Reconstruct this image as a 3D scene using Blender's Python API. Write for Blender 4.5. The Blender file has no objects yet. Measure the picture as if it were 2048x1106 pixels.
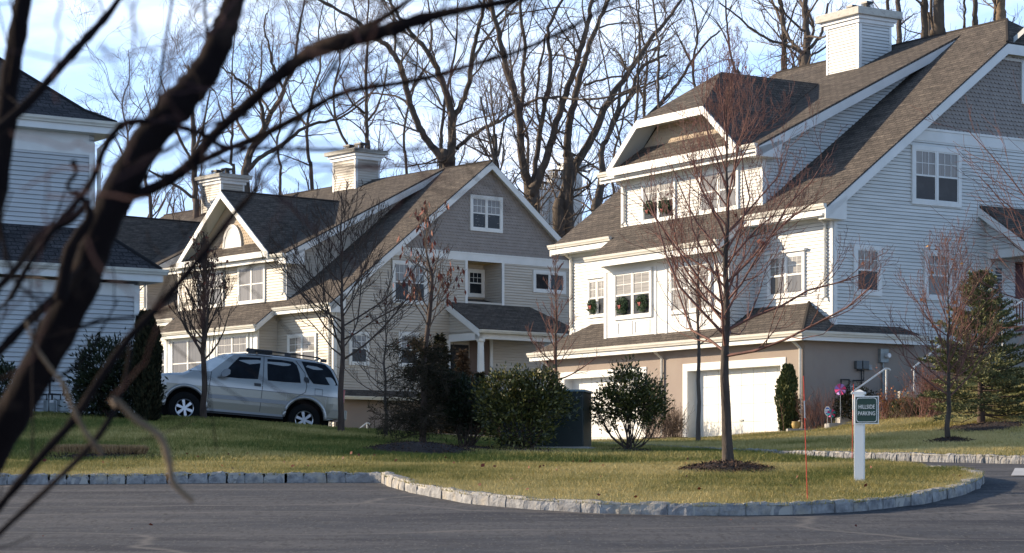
import bpy, bmesh, math, random
import numpy as np
from mathutils import Vector
rad = math.radians
rng = random.Random(7)
C = bpy.context.scene.collection
# ------------------------------------------------------------ camera
F = 4600.0; CX = 1024.0; YH = 960.0; CZ = 1.7        # focal length in photo pixels, principal column, horizon row, eye height
cam = bpy.data.cameras.new('camera'); camo = bpy.data.objects.new('camera', cam); C.objects.link(camo)
camo.location = (0, 0, CZ); camo.rotation_euler = (rad(90), 0, 0)
cam.sensor_width = 36; cam.lens = 36*F/2048; cam.shift_y = (YH-553)/2048
cam.clip_start = .2; cam.clip_end = 3000
cam.dof.use_dof = True; cam.dof.focus_distance = 55; cam.dof.aperture_fstop = 8
bpy.context.scene.camera = camo
# ------------------------------------------------------------ light
SAZ = np.array([-.970, .243]); SAZ = SAZ/np.linalg.norm(SAZ); SEL = rad(17.5)
sl = bpy.data.lights.new('sun', 'SUN'); sl.energy = 5.0; sl.angle = rad(.5); sl.color = (1, .82, .60)
so = bpy.data.objects.new('sun', sl); C.objects.link(so)
sd = Vector((SAZ[0]*math.cos(SEL), SAZ[1]*math.cos(SEL), math.sin(SEL)))
so.rotation_euler = sd.to_track_quat('Z', 'Y').to_euler()
so.location = (-30, 20, 40)
world = bpy.data.worlds.new('World'); bpy.context.scene.world = world; world.use_nodes = True
nt = world.node_tree; nt.nodes.clear()
def nn(nt, t, **k):
    n = nt.nodes.new(t)
    for a, b in k.items():
        if a == 'i':
            for q, w in b.items(): n.inputs[q].default_value = w
        else: setattr(n, a, b)
    return n
lk = lambda nt, a, b: nt.links.new(a, b)
sky = nn(nt, 'ShaderNodeTexSky', sky_type='NISHITA', sun_disc=False, sun_elevation=SEL,
         sun_rotation=math.atan2(SAZ[0], SAZ[1]), air_density=1.0, dust_density=.8, ozone_density=2.2)
tc = nn(nt, 'ShaderNodeTexCoord')
mp = nn(nt, 'ShaderNodeMapping'); mp.inputs['Scale'].default_value = (1, 1, 3.2)
no = nn(nt, 'ShaderNodeTexNoise', i={'Scale': 6.5, 'Detail': 9.0, 'Roughness': .56, 'Distortion': .35})
ra = nn(nt, 'ShaderNodeValToRGB'); ra.color_ramp.elements[0].position = .49; ra.color_ramp.elements[1].position = .74
mx = nn(nt, 'ShaderNodeMix', data_type='RGBA'); mx.inputs[7].default_value = (7.3, 7.8, 8.9, 1)
bg = nn(nt, 'ShaderNodeBackground', i={'Strength': .13})
wo = nn(nt, 'ShaderNodeOutputWorld')
lk(nt, tc.outputs['Generated'], mp.inputs[0]); lk(nt, mp.outputs[0], no.inputs[0]); lk(nt, no.outputs[0], ra.inputs[0])
ma = nn(nt, 'ShaderNodeMath', operation='MULTIPLY', i={1: .85}); lk(nt, ra.outputs[0], ma.inputs[0])
sxyz = nn(nt, 'ShaderNodeSeparateXYZ'); lk(nt, tc.outputs['Generated'], sxyz.inputs[0])
mr = nn(nt, 'ShaderNodeMapRange', interpolation_type='SMOOTHSTEP', i={1: .2, 2: .36, 3: 1.0, 4: .0}); lk(nt, sxyz.outputs[2], mr.inputs[0])
mb_ = nn(nt, 'ShaderNodeMath', operation='MULTIPLY'); lk(nt, ma.outputs[0], mb_.inputs[0]); lk(nt, mr.outputs[0], mb_.inputs[1])
hz = nn(nt, 'ShaderNodeMapRange', interpolation_type='SMOOTHSTEP', i={1: .14, 2: .36, 3: .78, 4: .0}); lk(nt, sxyz.outputs[2], hz.inputs[0])
hx = nn(nt, 'ShaderNodeMix', data_type='RGBA'); hx.inputs[7].default_value = (4.0, 5.8, 9.4, 1); lk(nt, hz.outputs[0], hx.inputs[0]); lk(nt, sky.outputs[0], hx.inputs[6])
lk(nt, mb_.outputs[0], mx.inputs[0]); lk(nt, hx.outputs[2], mx.inputs[6]); lk(nt, mx.outputs[2], bg.inputs[0]); lk(nt, bg.outputs[0], wo.inputs[0])
vs = bpy.context.scene.view_settings
vs.view_transform = 'Standard'; vs.look = 'None'; vs.exposure = 0.62; vs.gamma = 1; vs.use_curve_mapping = False

# ------------------------------------------------------------ helpers
def at(x, y, Y): return np.array([(x-CX)/F*Y, Y, CZ+(YH-y)/F*Y])      # a photo pixel at a given distance
def tag(o, label=None, cat=None, group=None, kind=None):
    if label: o['label'] = label
    if cat: o['category'] = cat
    if group: o['group'] = group
    if kind: o['kind'] = kind
    return o
def empty(name, loc, label=None, cat=None, group=None):
    o = bpy.data.objects.new(name, None); C.objects.link(o); o.location = tuple(loc); o.empty_display_size = .3
    return tag(o, label, cat, group)
def link(name, me, mat, parent=None, loc=None):
    o = bpy.data.objects.new(name, me); C.objects.link(o)
    if mat: me.materials.append(mat)
    if parent:
        o.parent = parent
    if loc is not None: o.location = loc
    return o
def wloc(o):
    v = np.zeros(3)
    while o: v = v+np.array(o.location); o = o.parent
    return v
def children(o): return [c for c in C.objects if c.parent == o]
def copy_tree(o, parent=None):
    c = o.copy(); C.objects.link(c); c.parent = parent
    for ch in children(o): copy_tree(ch, c)
    return c
class MB:
    def __init__(s): s.v = []; s.f = []; s.uv = []; s.useuv = False
    def poly(s, pts, uv=None):
        n = len(s.v); s.v += [tuple(float(q) for q in p) for p in pts]; s.f.append(tuple(range(n, n+len(pts))))
        s.uv += list(uv) if uv else [(0, 0)]*len(pts)
        if uv: s.useuv = True
    def hexa(s, p):     # p: 8 points, bottom 4 then top 4
        for q in ((3, 2, 1, 0), (4, 5, 6, 7), (0, 1, 5, 4), (1, 2, 6, 5), (2, 3, 7, 6), (3, 0, 4, 7)): s.poly([p[i] for i in q])
    def box(s, x0, x1, y0, y1, z0, z1):
        s.hexa([(x0, y0, z0), (x1, y0, z0), (x1, y1, z0), (x0, y1, z0), (x0, y0, z1), (x1, y0, z1), (x1, y1, z1), (x0, y1, z1)])
    def obox(s, c, ax, ay, az):     # oriented box: centre, three half vectors
        c, ax, ay, az = map(np.asarray, (c, ax, ay, az))
        s.hexa([c-ax-ay-az, c+ax-ay-az, c+ax+ay-az, c-ax+ay-az, c-ax-ay+az, c+ax-ay+az, c+ax+ay+az, c-ax+ay+az])
    def tube(s, pts, r, n=8, cap=True):
        pts = [np.asarray(p, float) for p in pts]; rs = r if hasattr(r, '__len__') else [r]*len(pts)
        rings = []
        for i, p in enumerate(pts):
            t = pts[min(i+1, len(pts)-1)]-pts[max(i-1, 0)]; t = t/(np.linalg.norm(t)+1e-9)
            ref = np.array([0, 0, 1.]) if abs(t[2]) < .9 else np.array([1., 0, 0])
            a = np.cross(t, ref); a /= np.linalg.norm(a); b = np.cross(t, a)
            rings.append([p+rs[i]*(math.cos(2*math.pi*k/n)*a+math.sin(2*math.pi*k/n)*b) for k in range(n)])
        for i in range(len(rings)-1):
            for k in range(n): s.poly([rings[i][k], rings[i][(k+1) % n], rings[i+1][(k+1) % n], rings[i+1][k]])
        if cap: s.poly(rings[0][::-1]); s.poly(rings[-1])
    def lathe(s, c, prof, n=20, axis=(0, 0, 1), ref=(1, 0, 0)):    # prof: (radius, height along axis)
        c = np.asarray(c, float); ax = np.asarray(axis, float); ax /= np.linalg.norm(ax)
        a = np.cross(ax, np.asarray(ref, float))
        a /= np.linalg.norm(a); b = np.cross(ax, a)
        R = [[c+ax*h+r*(math.cos(2*math.pi*k/n)*a+math.sin(2*math.pi*k/n)*b) for k in range(n)] for r, h in prof]
        for i in range(len(R)-1):
            for k in range(n): s.poly([R[i][k], R[i][(k+1) % n], R[i+1][(k+1) % n], R[i+1][k]])
    def build(s, name, mat, parent=None, loc=None, smooth=False, bevel=0, merge=False):
        base = wloc(parent) if parent else np.array(loc if loc is not None else (0, 0, 0))
        me = bpy.data.meshes.new(name)
        me.from_pydata([(a-base[0], b-base[1], c-base[2]) for a, b, c in s.v], [], s.f)
        if s.useuv:
            ul = me.uv_layers.new(name='uv'); ul.data.foreach_set('uv', np.array(s.uv, 'f').ravel())
        if merge or bevel or smooth:
            bm = bmesh.new(); bm.from_mesh(me); bmesh.ops.remove_doubles(bm, verts=bm.verts, dist=1e-4)
            bmesh.ops.recalc_face_normals(bm, faces=bm.faces)
            if bevel:
                es = [e for e in bm.edges if len(e.link_faces) == 2 and e.calc_face_angle(0) > .5]
                bmesh.ops.bevel(bm, geom=es, offset=bevel, segments=2, affect='EDGES', profile=.6, clamp_overlap=True)
            bm.to_mesh(me); bm.free()
        if smooth: me.shade_smooth() if hasattr(me, 'shade_smooth') else [setattr(p, 'use_smooth', True) for p in me.polygons]
        o = link(name, me, mat, parent, None if parent else (loc if loc is not None else None))
        return o
def npmesh(name, V, Q, mat, parent=None, col=None, smooth=False):
    """V (n,3) world, Q (m,k) faces of equal size; col optional (n,) value per vertex"""
    V = np.asarray(V, 'f'); Q = np.asarray(Q, 'i')
    base = wloc(parent) if parent else np.zeros(3)
    me = bpy.data.meshes.new(name); n = len(V); m, k = Q.shape
    me.vertices.add(n); me.vertices.foreach_set('co', (V-base.astype('f')).ravel())
    me.loops.add(m*k); me.loops.foreach_set('vertex_index', Q.ravel())
    me.polygons.add(m); me.polygons.foreach_set('loop_start', np.arange(0, m*k, k, dtype='i'))
    try: me.polygons.foreach_set('loop_total', np.full(m, k, 'i'))
    except Exception: pass
    if col is not None:
        at_ = me.attributes.new('var', 'FLOAT', 'POINT'); at_.data.foreach_set('value', np.asarray(col, 'f'))
    me.update(calc_edges=True)
    if smooth: me.polygons.foreach_set('use_smooth', np.ones(m, bool))
    return link(name, me, mat, parent)

# ------------------------------------------------------------ materials
M = {}
def mat(name, col, rough=.7, spec=.5, metal=0, bump=None, var=None, attr=None, coat=0, stripes=None):
    """col base colour; var=(colour2, scale, lo, hi) noise mix; bump=(scale, strength, distance); attr=(colour2) mixes by 'var' attribute"""
    m = bpy.data.materials.new(name); m.use_nodes = True; nt = m.node_tree; b = nt.nodes['Principled BSDF']
    b.inputs['Roughness'].default_value = rough; b.inputs['Specular IOR Level'].default_value = spec; b.inputs['Metallic'].default_value = metal
    b.inputs['Coat Weight'].default_value = coat
    b.inputs['Base Color'].default_value = (*col, 1)
    geo = nn(nt, 'ShaderNodeNewGeometry'); src = geo.outputs['Position']; last = None
    if var:
        vs_ = var if isinstance(var, list) else [var]
        for c2, sc, lo, hi in vs_:
            n = nn(nt, 'ShaderNodeTexNoise', i={'Detail': 6.0, 'Roughness': .6})
            if hasattr(sc, '__len__'):
                mpn = nn(nt, 'ShaderNodeMapping'); mpn.inputs['Scale'].default_value = sc; lk(nt, src, mpn.inputs[0]); lk(nt, mpn.outputs[0], n.inputs[0]); n.inputs['Scale'].default_value = 1
            else: lk(nt, src, n.inputs[0]); n.inputs['Scale'].default_value = sc
            r = nn(nt, 'ShaderNodeValToRGB'); r.color_ramp.elements[0].position = lo; r.color_ramp.elements[1].position = hi
            x = nn(nt, 'ShaderNodeMix', data_type='RGBA'); lk(nt, n.outputs[0], r.inputs[0]); lk(nt, r.outputs[0], x.inputs[0])
            if last: lk(nt, last, x.inputs[6])
            else: x.inputs[6].default_value = (*col, 1)
            x.inputs[7].default_value = (*c2, 1); last = x.outputs[2]
    if attr:
        a = nn(nt, 'ShaderNodeAttribute', attribute_name='var')
        r = nn(nt, 'ShaderNodeValToRGB'); cr = r.color_ramp; cols = [col]+list(attr)
        while len(cr.elements) < len(cols): cr.elements.new(.5)
        for i, c in enumerate(cols): cr.elements[i].position = i/(len(cols)-1); cr.elements[i].color = (*c, 1)
        lk(nt, a.outputs['Fac'], r.inputs[0]); last = r.outputs[0]
    if last: lk(nt, last, b.inputs['Base Color'])
    if bump:
        n = nn(nt, 'ShaderNodeTexNoise', i={'Scale': bump[0] if not hasattr(bump[0], '__len__') else 1, 'Detail': 5.0})
        if hasattr(bump[0], '__len__'):
            mpn = nn(nt, 'ShaderNodeMapping'); mpn.inputs['Scale'].default_value = bump[0]; lk(nt, src, mpn.inputs[0]); lk(nt, mpn.outputs[0], n.inputs[0])
        else: lk(nt, src, n.inputs[0])
        bu = nn(nt, 'ShaderNodeBump', i={'Strength': bump[1], 'Distance': bump[2]}); lk(nt, n.outputs[0], bu.inputs['Height']); lk(nt, bu.outputs[0], b.inputs['Normal'])
    M[name] = m
    return m
mat('white_siding', (.66, .66, .635), .55, var=((.54, .545, .52), (.7, .7, 4.5), .35, .7))
mat('grey_siding', (.50, .515, .52), .55, var=((.43, .445, .45), (.6, .6, 4.5), .35, .7))
mat('tan_siding', (.53, .485, .415), .55, var=((.44, .395, .33), (.6, .6, 4.5), .35, .7))
mat('white_trim', (.70, .70, .675), .45, var=((.60, .60, .57), 1.7, .4, .8))
mat('cream_gutter', (.66, .64, .57), .4, var=((.54, .51, .45), (2, 2, 9), .45, .8))
mat('soffit', (.55, .55, .50), .6, bump=((6, 6, 6), .2, .02))
mat('scallop', (.30, .268, .245), .75, var=((.24, .212, .195), 3.5, .35, .7))
mat('tan_scallop', (.40, .325, .24), .75, var=((.44, .33, .21), 3.5, .35, .7))
mat('stucco', (.305, .255, .215), .9, bump=(60, .35, .01), var=[((.27, .215, .185), .9, .35, .75), ((.235, .185, .16), (1.2, 1.2, .35), .6, .9)])
mat('garage_white', (.74, .735, .70), .5, var=((.66, .655, .61), (1.4, 1.4, 2.6), .35, .8))
mat('cap_concrete', (.50, .48, .42), .8, var=((.30, .27, .24), (6, 6, 14), .5, .75))
mat('black_metal', (.02, .02, .022), .45)
mat('grey_metal', (.30, .33, .33), .5, metal=.3, var=((.22, .24, .24), 5, .4, .7))
mat('slate_metal', (.10, .11, .115), .5)
mat('steel', (.35, .36, .37), .4, metal=.7)
mat('concrete', (.42, .40, .37), .9, var=((.30, .28, .26), 2.5, .35, .75), bump=(30, .3, .01))
mat('bark_grey', (.088, .068, .054), .95, var=((.036, .028, .022), (9, 9, 2.2), .35, .7), bump=((30, 30, 7), .8, .03))
mat('bark_dark', (.105, .07, .052), .95, var=((.05, .034, .028), (14, 14, 3), .35, .7), bump=((50, 50, 12), .7, .02))
mat('bark_far', (.125, .098, .076), .95, var=((.06, .047, .038), (3, 3, .8), .35, .7), bump=((8, 8, 2), .8, .05))
mat('bark_near', (.009, .006, .006), .95, spec=.12, var=((.05, .033, .024), (5, 5, 5), .58, .76), bump=((60, 60, 25), .5, .006))  # near-black tone stands in for the shade this tree is in
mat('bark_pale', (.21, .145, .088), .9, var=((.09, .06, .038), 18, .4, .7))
mat('twig_red', (.22, .10, .075), .8, var=((.10, .05, .04), 6, .35, .7))
mat('twig_brown', (.14, .095, .068), .85, var=((.08, .055, .042), 5, .35, .7))
mat('twig_dark', (.06, .047, .032), .95, spec=.15)
mat('twig_fg', (.05, .026, .026), .95, spec=.15)
mat('twig_far', (.13, .095, .07), .9)
mat('leaf_red', (.19, .035, .018), .7, attr=[(.17, .04, .018), (.09, .016, .012)])
mat('leaf_orange', (.55, .14, .03), .7, attr=[(.5, .25, .04), (.35, .07, .02)])
mat('laurel', (.015, .023, .006), .42, spec=.4, attr=[(.055, .062, .014), (.20, .18, .045)])
mat('rhodo', (.008, .014, .007), .5, spec=.3, attr=[(.016, .025, .010), (.03, .038, .015)])
mat('spruce', (.045, .06, .022), .75, attr=[(.11, .125, .045), (.26, .24, .09)])
mat('arbor', (.032, .048, .012), .8, attr=[(.065, .085, .02), (.12, .115, .03)])
mat('darkfir', (.008, .011, .005), .9, spec=.2, attr=[(.018, .020, .009), (.038, .032, .014)])
mat('brownfir', (.05, .03, .016), .85, attr=[(.085, .05, .025), (.13, .08, .04)])
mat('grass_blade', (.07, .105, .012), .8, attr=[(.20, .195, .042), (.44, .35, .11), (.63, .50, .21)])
mat('grass_far', (.06, .09, .02), .8, attr=[(.11, .125, .032), (.21, .18, .065)])
mat('drygrass', (.30, .17, .07), .85, attr=[(.48, .32, .16), (.20, .11, .05)])
mat('mulch', (.034, .018, .012), .95, var=((.014, .008, .006), 14, .35, .65), bump=(40, 1, .03))
mat('mulch_chip', (.02, .011, .008), .95, attr=[(.045, .024, .015), (.11, .06, .038)])
mat('granite', (.35, .345, .335), .85, var=[((.16, .16, .165), 9, .35, .65), ((.42, .37, .29), 3.3, .52, .72)], bump=(38, .9, .012))
mat('mortar', (.42, .40, .36), .95)
mat('lawn_soil', (.16, .15, .04), .95, var=[((.29, .24, .09), .5, .35, .7), ((.09, .11, .03), .22, .45, .7), ((.32, .26, .12), 5, .5, .8)], bump=(25, .8, .05))
mat('pale_strip_grey', (.50, .50, .50), .9, var=((.40, .40, .40), (2, 2, 2), .4, .7))
mat('soil', (.10, .08, .05), .95)
mat('transformer', (.005, .013, .011), .5, var=((.009, .02, .016), 2, .4, .7))
mat('transformer_top', (.16, .24, .27), .35)
mat('sign_green', (.008, .040, .022), .45)
mat('sign_white', (.82, .82, .78), .5)
mat('red_rod', (.62, .06, .025), .5)
mat('gold', (.52, .36, .12), .5, var=((.4, .27, .08), 12, .4, .7))
mat('blue', (.03, .12, .42), .4)
mat('pink', (.75, .06, .22), .5); mat('violet', (.42, .22, .62), .5); mat('teal', (.04, .35, .40), .5)
mat('wreath', (.02, .05, .018), .8, attr=[(.04, .085, .03), (.07, .11, .05)])
mat('ribbon', (.30, .012, .012), .6)
mat('post_brown', (.36, .16, .08), .8)
mat('rubber', (.007, .007, .007), .9, spec=.2)
mat('rim', (.50, .51, .53), .3, metal=.8)
mat('lamp_glass', (.55, .55, .55), .1, coat=1); mat('lamp_orange', (.55, .09, .015), .2, coat=1); mat('lamp_red', (.30, .01, .01), .2, coat=1)
mat('car_interior', (.02, .02, .022), .8)
mat('dark_door', (.10, .012, .012), .5)
mat('black_void', (.012, .011, .012), .8)
mat('brown_wall', (.11, .075, .06), .8)
# asphalt
def asphalt():
    m = mat('asphalt', (.050, .053, .062), .86, spec=.35, var=[((.100, .096, .098), (.30, 1.3, .8), .42, .62), ((.030, .031, .040), (.16, .9, .5), .50, .60), ((.098, .094, .094), (1.6, 5, 3), .5, .7), ((.042, .041, .042), (16, 5, 5), .5, .68), ((.15, .14, .13), (30, 9, 9), .56, .72)], bump=(60, .35, .006))
    nt = m.node_tree; b = nt.nodes['Principled BSDF']
    geo = nn(nt, 'ShaderNodeNewGeometry')
    mpn = nn(nt, 'ShaderNodeMapping'); mpn.inputs['Scale'].default_value = (.22, .5, .5)
    nz = nn(nt, 'ShaderNodeTexNoise', i={'Scale': 1.2, 'Detail': 4.0}); mxx = nn(nt, 'ShaderNodeMix', data_type='VECTOR', i={0: .32})
    vo = nn(nt, 'ShaderNodeTexVoronoi', feature='DISTANCE_TO_EDGE', i={'Scale': 1.0})
    lk(nt, geo.outputs['Position'], mpn.inputs[0]); lk(nt, mpn.outputs[0], nz.inputs[0])
    lk(nt, mpn.outputs[0], mxx.inputs[4]); lk(nt, nz.outputs[1], mxx.inputs[5]); lk(nt, mxx.outputs[1], vo.inputs[0])
    r = nn(nt, 'ShaderNodeValToRGB'); r.color_ramp.elements[0].position = .0; r.color_ramp.elements[1].position = .014
    r.color_ramp.elements[0].color = (1, 1, 1, 1); r.color_ramp.elements[1].color = (0, 0, 0, 1)
    lk(nt, vo.outputs[0], r.inputs[0])
    x = nn(nt, 'ShaderNodeMix', data_type='RGBA'); x.inputs[7].default_value = (.17, .155, .14, 1)
    old = b.inputs['Base Color'].links[0].from_socket
    q = nn(nt, 'ShaderNodeMath', operation='MULTIPLY', i={1: .8}); lk(nt, r.outputs[0], q.inputs[0])
    lk(nt, q.outputs[0], x.inputs[0]); lk(nt, old, x.inputs[6]); lk(nt, x.outputs[2], b.inputs['Base Color'])
asphalt()
mat('drive', (.27, .26, .25), .9, var=((.20, .19, .18), (3, 3, 3), .35, .7), bump=(90, .5, .006))
# shingles in metric UVs
def shingles(name, c1, c2, c3):
    m = bpy.data.materials.new(name); m.use_nodes = True; nt = m.node_tree; b = nt.nodes['Principled BSDF']
    b.inputs['Roughness'].default_value = .92; b.inputs['Specular IOR Level'].default_value = .25
    uv = nn(nt, 'ShaderNodeUVMap', uv_map='uv')
    br = nn(nt, 'ShaderNodeTexBrick', offset=.37, squash=1.0, i={'Scale': 1.0, 'Mortar Size': .014, 'Mortar Smooth': .2, 'Bias': 0.0, 'Brick Width': .31, 'Row Height': .145})
    br.inputs['Color1'].default_value = (*c1, 1); br.inputs['Color2'].default_value = (*c2, 1); br.inputs['Mortar'].default_value = (*c3, 1)
    lk(nt, uv.outputs[0], br.inputs[0])
    n = nn(nt, 'ShaderNodeTexNoise', i={'Scale': 22.0, 'Detail': 4.0}); lk(nt, uv.outputs[0], n.inputs[0])
    mpn = nn(nt, 'ShaderNodeMapping'); mpn.inputs['Scale'].default_value = (.9, 3.4, 1)
    n2 = nn(nt, 'ShaderNodeTexNoise', i={'Scale': 1.6, 'Detail': 5.0}); lk(nt, uv.outputs[0], mpn.inputs[0]); lk(nt, mpn.outputs[0], n2.inputs[0])
    r = nn(nt, 'ShaderNodeValToRGB'); r.color_ramp.elements[0].position = .3; r.color_ramp.elements[0].color = (.62, .62, .62, 1); r.color_ramp.elements[1].position = .72; r.color_ramp.elements[1].color = (1.25, 1.22, 1.18, 1)
    lk(nt, n2.outputs[0], r.inputs[0])
    r2 = nn(nt, 'ShaderNodeValToRGB'); r2.color_ramp.elements[0].position = .35; r2.color_ramp.elements[0].color = (.6, .6, .6, 1); r2.color_ramp.elements[1].position = .65; r2.color_ramp.elements[1].color = (1.3, 1.3, 1.3, 1)
    lk(nt, n.outputs[0], r2.inputs[0])
    x = nn(nt, 'ShaderNodeMix', data_type='RGBA', blend_type='MULTIPLY', i={0: 1.0}); y = nn(nt, 'ShaderNodeMix', data_type='RGBA', blend_type='MULTIPLY', i={0: 1.0})
    lk(nt, br.outputs[0], x.inputs[6]); lk(nt, r.outputs[0], x.inputs[7]); lk(nt, x.outputs[2], y.inputs[6]); lk(nt, r2.outputs[0], y.inputs[7])
    lk(nt, y.outputs[2], b.inputs['Base Color'])
    # lap profile: each course rises towards its lower edge
    sx = nn(nt, 'ShaderNodeSeparateXYZ'); lk(nt, uv.outputs[0], sx.inputs[0])
    md = nn(nt, 'ShaderNodeMath', operation='MODULO', i={1: .145}); lk(nt, sx.outputs[1], md.inputs[0])
    sb = nn(nt, 'ShaderNodeMath', operation='MULTIPLY', i={1: -.09}); lk(nt, md.outputs[0], sb.inputs[0])
    sc = nn(nt, 'ShaderNodeMath', operation='MULTIPLY', i={1: .006}); lk(nt, br.outputs[1], sc.inputs[0])
    ad = nn(nt, 'ShaderNodeMath', operation='SUBTRACT'); lk(nt, sb.outputs[0], ad.inputs[0]); lk(nt, sc.outputs[0], ad.inputs[1])
    bu = nn(nt, 'ShaderNodeBump', i={'Strength': .9, 'Distance': 1.0}); lk(nt, ad.outputs[0], bu.inputs['Height']); lk(nt, bu.outputs[0], b.inputs['Normal'])
    M[name] = m
shingles('shingle', (.142, .121, .103), (.094, .081, .071), (.046, .040, .036))
shingles('shingle_dark', (.085, .080, .085), (.052, .050, .055), (.022, .022, .024))
def glass(name, back, back2, scale, lo, hi, refl=.06):
    """a window pane: what is just behind it (blind, curtain, dark room), for the windshield a painted reflection, under a clear reflecting coat"""
    m = mat(name, back, .35, var=(back2, scale, lo, hi)); b = m.node_tree.nodes['Principled BSDF']
    b.inputs['Coat Weight'].default_value = 1; b.inputs['Coat Roughness'].default_value = .02; b.inputs['Coat IOR'].default_value = 1.55
    b.inputs['Specular IOR Level'].default_value = .1; b.inputs['Roughness'].default_value = .6
glass('pane_dark', (.010, .013, .018), (.035, .04, .045), 2.2, .5, .75)
M['pane_dark'].node_tree.nodes['Principled BSDF'].inputs['Coat Weight'].default_value = .4
glass('pane_curtain', (.085, .08, .075), (.21, .195, .18), (16, 16, .6), .35, .7)
glass('pane_blind', (.17, .155, .135), (.30, .28, .245), (.8, .8, 26), .4, .6)
glass('pane_mid', (.05, .05, .052), (.12, .115, .11), (9, 9, .5), .35, .7)
glass('car_glass', (.004, .006, .01), (.012, .016, .022), 3, .4, .7)
glass('windshield', (.66, .70, .72), (.82, .84, .85), (4, 4, 4), .35, .65)  # pale base colour stands in for the bright reflection on the glass
M['car_glass'].node_tree.nodes['Principled BSDF'].inputs['Coat Weight'].default_value = .1
mat('paint_lower', (.27, .25, .20), .34, metal=.55, coat=.6)
mat('paint', (.40, .39, .37), .30, metal=.55, coat=.6)
mat('paint_trim', (.26, .265, .27), .4, metal=.4)

# ------------------------------------------------------------ terrain
XK = np.array([-20, -10, -6.5, -3.5, -1, 2, 5, 8, 10, 13, 20.])
YK = np.array([-20, 0, 22, 31, 38, 46, 52, 60, 68, 92, 130, 300, 900.])
ZK = np.array([[-2.1]*11, [-.655]*11, [.98]*11,
    [1.58, 1.62, 1.64, 1.66, 1.67, 1.68, 1.70, 1.72, 1.74, 1.78, 1.85],
    [2.35, 2.2, 2.15, 2.08, 2.02, 2.0, 1.98, 1.98, 2.0, 2.1, 2.3],
    [3.0, 2.9, 2.8, 2.5, 2.28, 2.24, 2.24, 2.3, 2.4, 2.6, 2.9],
    [3.15, 3.08, 2.95, 2.72, 2.5, 2.4, 2.45, 2.6, 2.75, 3.1, 3.6],
    [3.2, 3.15, 3.05, 2.9, 2.7, 2.6, 2.62, 2.85, 3.2, 3.95, 4.8],
    [3.2, 3.2, 3.1, 3.0, 2.85, 2.8, 2.80, 3.0, 3.8, 4.9, 5.6],
    [3.3, 3.3, 3.3, 3.2, 3.2, 3.2, 3.4, 4, 4.8, 5.5, 6],
    [5]*11, [12]*11, [30]*11], float)
def Zb(x, y):
    x = np.clip(x, XK[0], XK[-1]); y = np.clip(y, YK[0], YK[-1])
    i = int(np.clip(np.searchsorted(XK, x)-1, 0, len(XK)-2)); j = int(np.clip(np.searchsorted(YK, y)-1, 0, len(YK)-2))
    s = (x-XK[i])/(XK[i+1]-XK[i]); t = (y-YK[j])/(YK[j+1]-YK[j]); s = s*s*(3-2*s)*.5+s*.5
    return float((ZK[j, i]*(1-s)+ZK[j, i+1]*s)*(1-t)+(ZK[j+1, i]*(1-s)+ZK[j+1, i+1]*s)*t)
LIFT = .13
def zl(x, y): return Zb(x, y)+LIFT
def onground(px, py, lift=LIFT, y0=20, y1=110):     # where the view ray through a photo pixel meets the ground
    Y = y0
    while Y < y1:
        p = at(px, py, Y)
        if p[2] <= Zb(p[0], Y)+lift: return np.array([p[0], Y, Zb(p[0], Y)+lift])
        Y += .1
    p = at(px, py, y1); return p
def gridsheet(name, xs, ys, mat_, lift):
    V = [(x, y, Zb(x, y)+lift) for y in ys for x in xs]; nx = len(xs)
    Q = [(j*nx+i, j*nx+i+1, (j+1)*nx+i+1, (j+1)*nx+i) for j in range(len(ys)-1) for i in range(nx-1)]
    return tag(npmesh(name, V, Q, mat_, smooth=True), kind='structure')
gridsheet('ground', list(np.arange(-400, -60, 20))+list(np.arange(-60, 60.1, 3))+list(np.arange(80, 401, 20)), list(np.arange(-20, 140, 3))+list(np.arange(140, 901, 20)), M['soil'], -.12)
gridsheet('parking_lot', np.arange(-45, 46, 1.), np.arange(-8, 62, .75), M['asphalt'], 0)
FR = [(-45, 31, -45, 48), (-30, 31, -30, 48), (-12, 31, -12, 48), (-8, 31, -8.5, 48.5), (-4, 31, -5, 49), (-1.9, 31, -2.0, 55)]
# front curb polyline (x, y): straight on the left, a corner, then the rounded island
curb = [(-45, 31), (-30, 31), (-20, 31), (-10, 31), (-1.78, 31), (-1.62, 30.3), (-1.25, 29.2), (-.55, 27.7), (.2, 26.9), (1.0, 26.35), (2.1, 26.05), (3.1, 26.1), (4.0, 26.5), (4.9, 27.4), (5.6, 28.6), (6.05, 29.7), (6.28, 30.6), (6.15, 31.6), (5.9, 32.6)]
back = [(-45, 48), (-30, 48), (-20, 48), (-10, 48.2), (-2.2, 54), (-1.6, 55), (-.9, 56), (-.2, 56.5), (.5, 57), (1.1, 56), (1.9, 52), (2.9, 46), (4.0, 41), (4.9, 37.5), (5.5, 35.4), (5.8, 34), (5.92, 33.3), (5.93, 33.0), (5.9, 32.7)]
def resample(pts, step):
    out = [np.array(pts[0], float)]; src = []
    P = [np.array(p, float) for p in pts]; seg = 0; acc = 0
    L = [np.linalg.norm(P[i+1]-P[i]) for i in range(len(P)-1)]; tot = sum(L); n = max(1, int(round(tot/step))); res = []
    cum = np.concatenate([[0], np.cumsum(L)])
    for k in range(n+1):
        d = tot*k/n; i = int(np.clip(np.searchsorted(cum, d)-1, 0, len(L)-1)); t = (d-cum[i])/L[i]
        res.append(P[i]*(1-t)+P[i+1]*t)
    return res
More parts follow.
